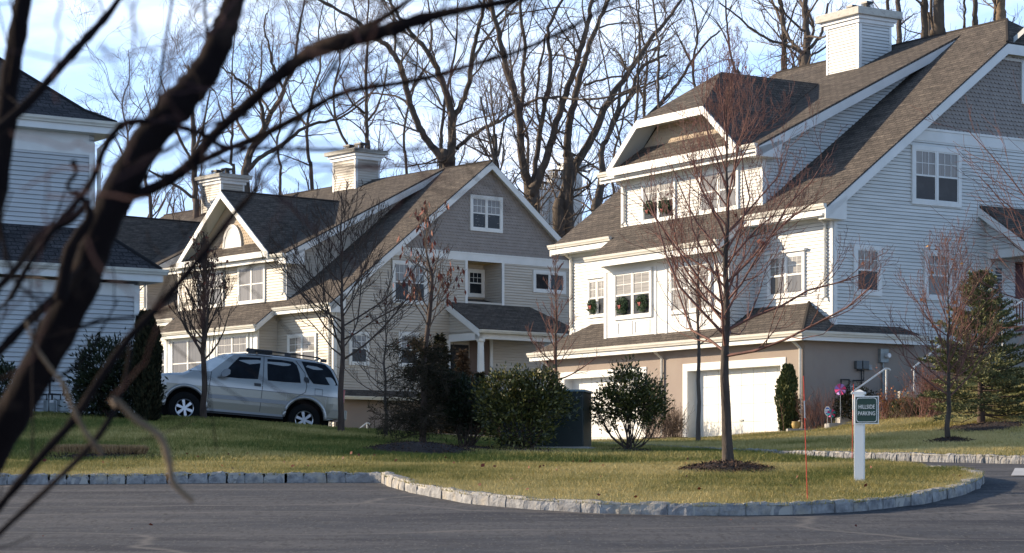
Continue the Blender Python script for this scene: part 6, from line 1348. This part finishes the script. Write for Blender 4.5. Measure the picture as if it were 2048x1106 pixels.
        P_ = [cu(*q) for q in pts]; a = [L(X, s*(wv(X, z)+.10), z) for X, z in P_]; b = [L(X, s*(wv(X, z)+.20), z-.005) for X, z in P_]; mb.poly(a[::-1]); mb.poly(b)
        for i in range(7): mb.poly([a[i], a[(i+1) % 7], b[(i+1) % 7], b[i]])
        X, z = cu(690, 395); mb.obox(L(X, s*(wv(X, z)+.06), z), fw*.04, sx*.06, upv*.02)
        mb.build('side_mirror', M['paint_trim'], root, bevel=.015)
    mb = MB(); mb.obox(L(-.90, 0, .56), fw*.07, sx*.82, upv*.11); mb.obox(L(-.72, .84, .56), fw*.20, sx*.05, upv*.11); mb.obox(L(-.72, -.84, .56), fw*.20, sx*.05, upv*.11); mb.build('bumper', M['paint_lower'], root, bevel=.02)
    mb = MB(); mb.obox(L(3.80, 0, .60), fw*.08, sx*.72, upv*.13); mb.obox(L(3.55, .80, .60), fw*.24, sx*.04, upv*.13); mb.obox(L(3.55, -.80, .60), fw*.24, sx*.04, upv*.13); mb.build('bumper', M['paint_lower'], root, bevel=.02)
    mb = MB()
    for k in range(5): mb.obox(L(3.78, 0, .80+k*.045), fw*.02, sx*.36, upv*.012)
    mb.build('grille', M['black_metal'], root)
    mb = MB(); nX, nY = 10, 10
    for i in range(nX):
        for j in range(nY):
            c = []
            for a, b in ((i, j), (i+1, j), (i+1, j+1), (i, j+1)):
                X = 2.66-.82*a/nX; yy = (-1+2*b/nY)*(wv(X, Tz(X)-.07)-.09); c.append(L(X+.004, yy, top(X, yy)+.008))
            mb.poly(c)
    mb.build('windshield', M['windshield'], root, merge=True)
    panels('windshield_edge', [(402, 340), (480, 296), (600, 229), (690, 192), (755, 186), (805, 190), (760, 222), (690, 280), (606, 350)], 'windshield', .012)
    mb = MB()
    for i in range(6):
        for j in range(6):
            c = []
            for a, b in ((i, j), (i+1, j), (i+1, j+1), (i, j+1)):
                X = -.56-.20*a/6; yy = (-1+2*b/6)*(wv(X, 1.3)-.16); c.append(L(X-.012, yy, top(X, yy)))
            mb.poly(c)
    mb.build('rear_window', M['car_glass'], root, merge=True)
    for s in (1, -1):
        mb = MB(); P_ = []
        for t in np.linspace(0, 1, 12): X = 1.35-1.75*t; P_.append(L(X, s*.60, Tz(X)+(.06 if 0 < t < 1 else 0.0)))
        mb.tube(P_, .018, 6)
        for X in (1.3, .48, -.35): mb.obox(L(X, s*.60, Tz(X)+.02), fw*.07, sx*.02, upv*.035)
        mb.build('roof_rail', M['black_metal'], root)
    mb = MB(); X0, X1 = 1.02, .62
    mb.tube([L(1.15, -.58, Tz(1)+.05), L(1.15, .58, Tz(1)+.05)], .02, 6); mb.tube([L(-.25, -.58, Tz(-.25)+.05), L(-.25, .58, Tz(-.25)+.05)], .02, 6); mb.build('rack_bar', M['black_metal'], root)
    mb = MB(); mb.obox(L(1.12, .55, Tz(1.1)+.05), fw*.30, sx*.05, upv*.045); mb.build('rack_foot', M['black_metal'], root, bevel=.03)
    mb = MB(); mb.obox(L(1.3, 0, .34), fw*1.9, sx*.60, upv*.10); mb.obox(L(.0, 0, .52), fw*.46, sx*.62, upv*.33); mb.obox(L(2.7, 0, .52), fw*.46, sx*.62, upv*.33); mb.build('underbody', M['rubber'], root)
    # wheels
    for X in (0, 2.70):
        for s in (1, -1):
            c = L(X, s*.80, .365); w_ = empty('wheel', c-wloc(root)); w_.parent = root
            mb = MB(); mb.lathe(c-sx*s*.11, [(.20, 0), (.34, .0), (.365, .03), (.365, .19), (.345, .22), (.23, .225), (.205, .20)], 36, axis=sx*s, ref=upv); mb.build('tyre', M['rubber'], w_, smooth=True)
            mb = MB(); mb.lathe(c-sx*s*.11, [(.215, .06), (.215, .205), (.205, .215), (.19, .205), (.19, .10)], 36, axis=sx*s, ref=upv); mb.lathe(c-sx*s*.11, [(.001, .19), (.05, .19), (.06, .17), (.06, .10)], 18, axis=sx*s, ref=upv)
            for k in range(6):
                a = 2*math.pi*k/6+.3; e1 = fw*math.cos(a)+upv*math.sin(a); e2 = -fw*math.sin(a)+upv*math.cos(a); o = c-sx*s*.11+sx*s*.16
                mb.hexa([o+e1*.045-e2*.028, o+e1*.20-e2*.042, o+e1*.20+e2*.042, o+e1*.045+e2*.028]+[q+sx*s*.032 for q in (o+e1*.045-e2*.024, o+e1*.20-e2*.034, o+e1*.20+e2*.034, o+e1*.045+e2*.024)])
            mb.build('rim', M['rim'], w_); mb = MB(); mb.lathe(c-sx*s*.11, [(.001, .08), (.19, .08)], 20, axis=sx*s, ref=upv); mb.build('brake_disc', M['rubber'], w_)
car()

# ------------------------------------------------------------ sign, rods, box and the small things
def yz(px, py, Y): return at(px, py, Y)
def text_mesh(name, body, loc, size, u_, up, n, m, parent, depth=.003):
    cu_ = bpy.data.curves.new(name, 'FONT'); cu_.body = body; cu_.size = size; cu_.align_x = 'CENTER'; cu_.align_y = 'CENTER'; cu_.extrude = depth; cu_.resolution_u = 6; cu_.space_line = 1.15; cu_.offset = 0
    to = bpy.data.objects.new(name, cu_); C.objects.link(to); bpy.context.view_layer.update(); dg = bpy.context.evaluated_depsgraph_get(); me = bpy.data.meshes.new_from_object(to.evaluated_get(dg)); bpy.data.objects.remove(to)
    base = wloc(parent); co = np.zeros(len(me.vertices)*3); me.vertices.foreach_get('co', co); co = co.reshape(-1, 3)
    W_ = np.asarray(loc)+co[:, :1]*u_+co[:, 1:2]*up+co[:, 2:3]*n-base; me.vertices.foreach_set('co', W_.ravel()); me.update(); me.materials.clear(); return link(name, me, M[m], parent)
def sign():
    p = onground(1719, 962); Y = p[1]; m_ = Y/F; ang = rad(-12); ux = np.array([math.cos(ang), math.sin(ang), 0]); n = np.array([math.sin(ang), -math.cos(ang), 0]); up = np.array([0, 0, 1.])
    # board faces slightly to the left of the camera
    ux = np.array([math.cos(rad(16)), -math.sin(rad(16)), 0]); n = np.array([-math.sin(rad(16)), -math.cos(rad(16)), 0])
    root = empty('parking_sign', p, 'green sign reading HILLSIDE PARKING on a white post in the grass island', 'sign')
    hw = .062; H_ = (962-781)*m_
    mb = MB(); mb.obox(p+up*(H_*.5-.05), ux*hw, n*hw, up*(H_*.5)); mb.build('post', M['sign_white'], root, bevel=.004)
    mb = MB(); t = p+up*(H_-.05); mb.obox(t+up*.012, ux*(hw+.014), n*(hw+.014), up*.014); mb.hexa([t+up*.026+ux*a*(hw+.004)+n*b*(hw+.004) for a, b in ((-1, -1), (1, -1), (1, 1), (-1, 1))]+[t+up*.058+ux*a*.01+n*b*.01 for a, b in ((-1, -1), (1, -1), (1, 1), (-1, 1))]); mb.build('post_cap', M['sign_white'], root)
    c = at(1733.5, 820, Y-.1)+n*0; bw = 22*m_/math.cos(rad(16))*1.0; bh = 27*m_
    c = c+n*.0; mb = MB(); c = c-n*.0; mb.obox(c, ux*(bw+.005), n*.014, up*(bh+.006)); b = mb.build('board', M['sign_white'], root)
    mb = MB(); q = c+n*.0165; W2, H2 = bw*.965, bh*.965; k = .028
    mb.poly([q+ux*a+up*b_ for a, b_ in ((-W2, -H2), (W2, -H2), (W2, H2), (-W2, H2))]); mb.build('face', M['sign_green'], b)
    # thin white border with notched corners
    mb = MB(); W3, H3 = bw*.885, bh*.905; q = c+n*.018; ring = [(-W3+k, -H3), (W3-k, -H3), (W3-k*.3, -H3+k*.3), (W3, -H3+k), (W3, H3-k), (W3-k*.3, H3-k*.3), (W3-k, H3), (-W3+k, H3), (-W3+k*.3, H3-k*.3), (-W3, H3-k), (-W3, -H3+k), (-W3+k*.3, -H3+k*.3)]
    f_ = 1-.0045/bw*1.6
    for i in range(len(ring)):
        a, d = ring[i], ring[(i+1) % len(ring)]; mb.poly([q+ux*a[0]+up*a[1], q+ux*d[0]+up*d[1], q+ux*d[0]*f_+up*d[1]*f_, q+ux*a[0]*f_+up*a[1]*f_])
    mb.build('border', M['sign_white'], b)
    for s_, zz in (('HILLSIDE', .038), ('PARKING', -.046)): text_mesh('lettering', s_, c+n*.018+up*zz, .078, ux*.68, up*.92, n, 'sign_white', b)
sign()
def rod(px, y0, y1, lean, label):
    p = onground(px+lean, y0); m_ = p[1]/F; root = empty('driveway_marker', p, label, 'marker rod', 'thin red driveway marker rods'); t = at(px, y1, p[1]); d = t-p
    mb = MB(); mb.tube([p-np.array([0, 0, .05]), p+d], .0058, 6); mb.build('rod', M['red_rod'], root); mb = MB(); mb.tube([p+d*.66, p+d*.80], .0075, 6); mb.build('reflector_band', M['steel'], root)
rod(1607, 1000, 752, 8, 'leaning red marker rod at the front edge of the island curb'); rod(1707, 921, 768, -3, 'shorter red marker rod partly hidden behind the parking sign')
def transformer():
    p = onground(1110, 898); Y = p[1]; m_ = Y/F; root = empty('utility_box', p, 'dark green pad mounted utility box behind the dome shaped evergreen', 'utility box')
    x0, x1 = (1004-CX)*m_, (1184-CX)*m_; z1 = CZ+(YH-783)*m_; ux = np.array([.985, -.17, 0]); uy = np.array([.17, .985, 0]); w = (x1-x0)/2*.93; c = np.array([(x0+x1)/2, Y+.55, 0]); z0 = p[2]-.05
    mb = MB(); mb.obox(c+np.array([0, 0, (z0+z1)/2]), ux*w, uy*.55, np.array([0, 0, (z1-z0)/2])); b = mb.build('cabinet', M['transformer'], root, bevel=.02)
    mb = MB(); mb.obox(c+np.array([0, 0, z1+.015]), ux*(w+.03), uy*.58, np.array([0, 0, .018])); mb.build('lid', M['transformer_top'], root)
    mb = MB(); mb.obox(c-uy*.56+ux*w*.02+np.array([0, 0, z0+.55]), ux*.008, uy*.008, np.array([0, 0, .45])); mb.obox(c-uy*.57+ux*w*.15+np.array([0, 0, z0+.62]), ux*.05, uy*.02, np.array([0, 0, .09])); mb.build('door_latch', M['slate_metal'], root)
    mb = MB(); mb.obox(c+np.array([0, 0, z0]), ux*(w+.1), uy*.68, np.array([0, 0, .09])); mb.build('pad', M['concrete'], root)
transformer()
def handrail(label, a, b, post_a, post_b, Y0, Y1, curl=True):
    A = at(*a, Y0); B = at(*b, Y1); root = empty('handrail', A, label, 'handrail', 'white stair handrails'); mb = MB(); d = (B-A)
    mb.tube([A+np.array([-.03, 0, -.05]), A, B, B+np.array([.10, 0, -.01]), B+np.array([.13, 0, -.05])] if curl == 1 else [A+np.array([-.05, 0, -.06]), A+np.array([-.03, 0, 0.01]), A+np.array([.02, 0, .03]), B], .024, 8); mb.build('rail', M['white_trim'], root)
    for q, yb, Yq in ((A, post_a, Y0), (B, post_b, Y1)):
        if yb: mb = MB(); mb.tube([q+np.array([.02, 0, 0]), np.array([q[0]+.02, q[1], CZ+(YH-yb)/F*Yq])], .024, 8); mb.build('post', M['white_trim'], root)
handrail('lower white handrail on the steps just above the sign', (1705, 784), (1771, 737), 850, 800, 60, 61.5, 1)
handrail('upper white handrail rising behind the rusty shrub', (1827, 736), (1884, 688), 783, None, 61, 63, 2)
handrail('white handrail by the basement of the tan house', (708, 866), (733, 846), 880, 880, 86, 88, 1)
handrail('white handrail climbing to the white porch at the right edge', (2004, 632), (2060, 590), 700, None, 62, 63, 2)
def steps():
    root = empty('garden_steps', gp(1690, 62), 'low grey concrete steps climbing behind the parking sign', 'steps'); 
    for i, (x0, x1, y0, Y) in enumerate(((1658, 1714, 846, 61.2), (1680, 1725, 834, 61.9), (1700, 1745, 822, 62.6), (1722, 1765, 806, 63.2), (1800, 1840, 782, 63.0), (1822, 1850, 768, 63.4))):
        a = at(x0, y0, Y); b = at(x1, y0, Y); z1 = a[2]; mb = MB(); mb.box(a[0], b[0], Y, Y+.9, z1-.5, z1); mb.build('step', M['concrete'], root, bevel=.01)
steps()
# slab and pot by the downspout
mb = MB(); a = at(1571, 858, 63.4); mb.box(a[0], a[0]+.75, 62.9, 63.6, a[2]-.25, a[2]); tag(mb.build('concrete_slab', M['concrete'], bevel=.01), 'small grey concrete slab under the yellow flower pot', 'slab')
def pot():
    p = at(1592, 858, 63.2); root = empty('flower_pot', p, 'round yellow glazed flower pot with wilted stems at the downspout', 'flower pot'); mb = MB(); mb.lathe(p, [(.001, 0), (.075, 0), (.12, .06), (.135, .13), (.125, .18), (.135, .20), (.12, .205), (.11, .17), (.001, .16)], 22); mb.build('pot', M['gold'], root, smooth=True)
    T = Tubes()
    for i in range(14): sproot(T, p+np.array([nr.normal(0, .04), nr.normal(0, .04), .16]), unit(np.array([nr.normal(0, .5), nr.normal(0, .5), 1])), .16, .004, 0, dict(up=-.1, wob=.25, n=[], rmin=.002))
    T.build('stems', M['twig_red'], root)
pot()
def yardsign():
    p = gp(1655, 62.2); p = np.array([p[0], 62.2, CZ+(YH-856)/F*62.2]); c = at(1655, 822, 62.2); root = empty('yard_sign', p, 'small blue and white eight sided security sign on a stake', 'sign'); mb = MB(); mb.tube([p-np.array([0, 0, .15]), c], .012, 6); mb.build('stake', M['steel'], root)
    n = np.array([-.35, -.94, 0]); u_ = np.array([.94, -.35, 0]); up = np.array([0, 0, 1.]); mb = MB(); o = [(.085*math.cos(a), .13*math.sin(a)) for a in [math.pi/8+i*math.pi/4 for i in range(8)]]
    mb.poly([c+u_*x+up*z+n*.008 for x, z in o]); mb.poly([c+u_*x+up*z-n*.008 for x, z in o][::-1])
    for i in range(8): a, d = o[i], o[(i+1) % 8]; mb.poly([c+u_*a[0]+up*a[1]+n*.008, c+u_*d[0]+up*d[1]+n*.008, c+u_*d[0]+up*d[1]-n*.008, c+u_*a[0]+up*a[1]-n*.008])
    b = mb.build('plate', M['sign_white'], root); mb = MB(); mb.poly([c+u_*x*.82+up*z*.82+n*.011 for x, z in o]); bl = mb.build('blue_face', M['blue'], b)
    mb = MB(); mb.poly([c+u_*x+up*z+n*.013 for x, z in ((-.052, -.045), (.052, -.045), (.052, .045), (-.052, .045))]); mb.build('white_panel', M['sign_white'], b); text_mesh('lettering', 'ADT', c+n*.015, .055, u_, up, n, 'blue', b)
yardsign()
def pinwheel(px, py, Y, r, label, m1, m2, zb):
    c = at(px, py, Y); p = np.array([c[0], Y, CZ+(YH-zb)/F*Y]); root = empty('pinwheel', p, label, 'pinwheel', 'garden pinwheels by the basement wall'); mb = MB(); mb.tube([p, c], .008, 5); mb.build('stake', M['steel'], root); n = np.array([-.3, -.95, 0]); u_ = np.array([.95, -.3, 0]); up = np.array([0, 0, 1.])
    for q, mm in ((0, m1), (1, m2)):
        mb = MB()
        for k in range(q, 8, 2):
            a = k*math.pi/4; e = lambda t, rr: c+(u_*math.cos(t)+up*math.sin(t))*rr
            mb.poly([c+n*.02, e(a, r)+n*.0, e(a+.62, r*.95)+n*.05]); mb.poly([c+n*.018, e(a+.62, r*.95)+n*.048, e(a, r)-n*.002])
        mb.build('vane', M[mm], root)
pinwheel(1681, 779, 61.0, .16, 'pink and lilac pinwheel next to the gas meter', 'pink', 'violet', 840); pinwheel(1663, 827, 61.3, .12, 'dark multicoloured pinwheel behind the security sign', 'teal', 'leafpin' if 'leafpin' in M else 'pink', 852)
def utilities():
    w = Wall(frC, 'a', 0, -1)
    def bx(px0, px1, py0, py1):
        r = []
        for x, y in ((px0, py1), (px1, py0)):
            d = at(x, y, 1)-np.array([0, 0, CZ]); t = ((frC.o-np.array([0, 0, CZ]))@frC.u)/(d@frC.u); q = np.array([0, 0, CZ])+d*t; r.append(((q-frC.o)@frC.v, q[2]))
        return r[0][0], r[1][0], r[0][1], r[1][1]
    def box(name, label, rc, m, dep, cat, grp=None, parts=()):
        s0, s1, z0, z1 = bx(*rc); root = empty(name, w.p((s0+s1)/2, z0, 0), label, cat, grp); mb = MB(); wbox(mb, w, s0, s1, z0, z1, .002, dep); mb.build('housing', M[m], root, bevel=.01)
        return root, s0, s1, z0, z1
    r_, s0, s1, z0, z1 = box('electric_meter', 'grey electric meter box with round glass dial, highest on the basement wall', (1756, 1772, 698, 725), 'grey_metal', .12, 'meter')
    mb = MB(); mb.lathe(w.p(s0+(s1-s0)*.75, (z0+z1)/2, .12), [(.08, 0), (.08, .10), (.06, .12), (.001, .12)], 16, axis=w.n, ref=(0, 0, 1)); mb.build('dial', M['lamp_glass'], r_); mb = MB(); mb.tube([w.p((s0+s1)/2, z0, .05), w.p((s0+s1)/2, z0-.95, .05)], .03, 8); mb.build('conduit', M['grey_metal'], r_)
    r_, s0, s1, z0, z1 = box('junction_box', 'left of two dark boxes side by side on the basement wall', (1708, 1719, 722, 738), 'slate_metal', .12, 'utility box')
    r_, s0, s1, z0, z1 = box('junction_box', 'right of two dark boxes, with a pipe below it', (1721, 1733, 722, 738), 'slate_metal', .12, 'utility box'); mb = MB(); mb.tube([w.p(s0, z0, .05), w.p(s0, z0-.5, .05)], .02, 6); mb.build('conduit', M['black_metal'], r_)
    box('junction_box', 'tiny pale box right of the two dark boxes', (1734, 1741, 730, 740), 'grey_metal', .08, 'utility box')
    r_, s0, s1, z0, z1 = box('gas_meter', 'grey gas meter with bent black pipes beside the pink pinwheel', (1691, 1704, 770, 792), 'grey_metal', .2, 'meter')
    mb = MB(); mb.tube([w.p(s0+.05, z1-.02, .1), w.p(s0+.05, z1+.14, .1), w.p(s0-.25, z1+.14, .1), w.p(s0-.25, z1-.4, .1)], .028, 6); mb.tube([w.p(s1-.05, z1-.02, .1), w.p(s1-.05, z1+.12, .1), w.p(s1+.35, z1+.14, .1), w.p(s1+.35, z1+.42, .1), w.p(s1+.1, z1+.42, .1)], .022, 6); mb.build('pipe', M['black_metal'], r_)
    mb = MB(); wbox(mb, w, s0+.05, s1-.05, z1-.12, z1-.05, .2, .21); mb.build('index_window', M['lamp_glass'], r_)
utilities()
def gasmeters():
    w = Wall(frA, 'a', 0, -1)
    for i, (x0, x1, lb) in enumerate(((89, 110, 'left grey gas meter of the pair at the grey house'), (116, 139, 'right grey gas meter of the pair at the grey house'))):
        Y = 50.4; a = at(x0, 824, Y); b = at(x1, 800, Y); c = (a+b)/2; hw = (b[0]-a[0])/2; root = empty('gas_meter', c-np.array([0, 0, .15]), lb, 'meter', 'gas meters on the grey house'); n = w.n; v = frA.v
        mb = MB(); mb.obox(c, v*hw, n*.09, np.array([0, 0, .125])); mb.build('housing', M['grey_metal'], root, bevel=.02); mb = MB(); mb.obox(c+np.array([0, 0, .10])+n*.095, v*.045, n*.006, np.array([0, 0, .03])); mb.build('index_window', M['lamp_glass'], root)
        mb = MB(); z = np.array([0, 0, 1.]); mb.tube([c-v*hw*.6+z*.12, c-v*hw*.6+z*.25, c-v*.35+z*.25, c-v*.35-z*.15], .022, 6); mb.tube([c+v*hw*.5+z*.12, c+v*hw*.5+z*.28], .022, 6); mb.tube([c+v*hw*.5+z*.26-v*.1, c+v*hw*.5+z*.26+v*.1], .02, 6); mb.tube([c+z*.25, c+z*.55, c+z*.55+v*.1], .025, 6); mb.build('pipe', M['black_metal'], root)
gasmeters()
def wreath(px, py, rx, b, label, fr, bow=-.4):
    d = at(px, py, 1)-np.array([0, 0, CZ]); t = ((fr.o-np.array([0, 0, CZ]))@fr.v+b)/(d@fr.v); c = np.array([0, 0, CZ])+d*t; n = -fr.v; u_ = fr.u; up = np.array([0, 0, 1.]); R_ = rx
    root = empty('wreath', c, label, 'wreath', 'green christmas wreaths in the white house windows'); k = 700; a = nr.uniform(0, 6.28, k); q = nr.uniform(0, 6.28, k); r2 = .075
    P = c+n*.09+(u_*np.cos(a)[:, None]+up*np.sin(a)[:, None])*(R_+r2*np.cos(q))[:, None]+n*(r2*np.sin(q))[:, None]; D = (-u_*np.sin(a)[:, None]+up*np.cos(a)[:, None])+nr.normal(0, .6, (k, 3)); leafmesh('greenery', P, D, .085, .3, M['wreath'], root, jit=.2)
    mb = MB(); cc = c+n*.17+up*R_*bow*2; 
    for s in (-1, 1): mb.hexa([cc, cc+u_*s*.06+up*.03, cc+u_*s*.06-up*.03, cc-up*.01, cc+n*.03, cc+u_*s*.06+up*.03+n*.03, cc+u_*s*.06-up*.03+n*.03, cc-up*.01+n*.03]); mb.hexa([cc, cc+u_*s*.03, cc+u_*s*.04-up*.09, cc+u_*s*.02-up*.09, cc+n*.02, cc+u_*s*.03+n*.02, cc+u_*s*.04-up*.09+n*.02, cc+u_*s*.02-up*.09+n*.02])
    mb.build('bow', M['ribbon'], root)
wreath(1303, 415, .14, 1.02, 'wreath in the left sash of the dormer window', frC); wreath(1333, 412, .14, 1.02, 'wreath in the right sash of the dormer window', frC)
wreath(1248, 612, .17, .08, 'wreath with red bow in the left sash of the bay window', frC, 0); wreath(1288, 606, .17, .08, 'wreath in the right sash of the bay window behind twigs', frC, 0); wreath(1189, 613, .14, 1.02, 'wreath in the small window left of the bay', frC, 0)
# brown post seen through the shrubs
p = at(996, 886, 58.); p[2] = Zb(p[0], 58)+.05; mb = MB(); mb.box(p[0]-.06, p[0]+.06, 57.94, 58.06, p[2]-.1, p[2]+.75); mb.box(p[0]-.075, p[0]+.075, 57.92, 58.08, p[2]+.75, p[2]+.79); tag(mb.build('wooden_post', M['post_brown'], bevel=.004), 'short reddish wooden post glimpsed between the dark shrubs', 'post')
# driveway in front of the garages
V = []; 
for i in range(13):
    for j in range(9):
        q = frC.W(-.2+13*i/12, -7.2*j/8, 0); V.append((q[0], q[1], max(Zb(q[0], q[1])+LIFT+.02, 2.62)+.01))
tag(npmesh('driveway', V, [(i*9+j, (i+1)*9+j, (i+1)*9+j+1, i*9+j+1) for i in range(5, 12) for j in range(8)], M['drive']), kind='structure')

# pale grey strips across the mouth of the side road
def groundquad(name, pts, m, lift):
    V = []; n = 8; P = [onground(x, y, lift) for x, y in pts]
    for i in range(n+1):
        for j in range(5):
            s = i/n; t = j/4; p = (P[0]*(1-s)+P[1]*s)*(1-t)+(P[3]*(1-s)+P[2]*s)*t; V.append((p[0], p[1], Zb(p[0], p[1])+lift))
    tag(npmesh(name, V, [(i*5+j, (i+1)*5+j, (i+1)*5+j+1, i*5+j+1) for i in range(n) for j in range(4)], M[m]), kind='structure')
groundquad('pale_strip', [(1860, 940), (1942, 944), (1936, 937), (1850, 934)], 'pale_strip_grey', .012)
groundquad('pale_strip', [(2022, 951), (2140, 952), (2140, 938), (2030, 936)], 'pale_strip_grey', .012)
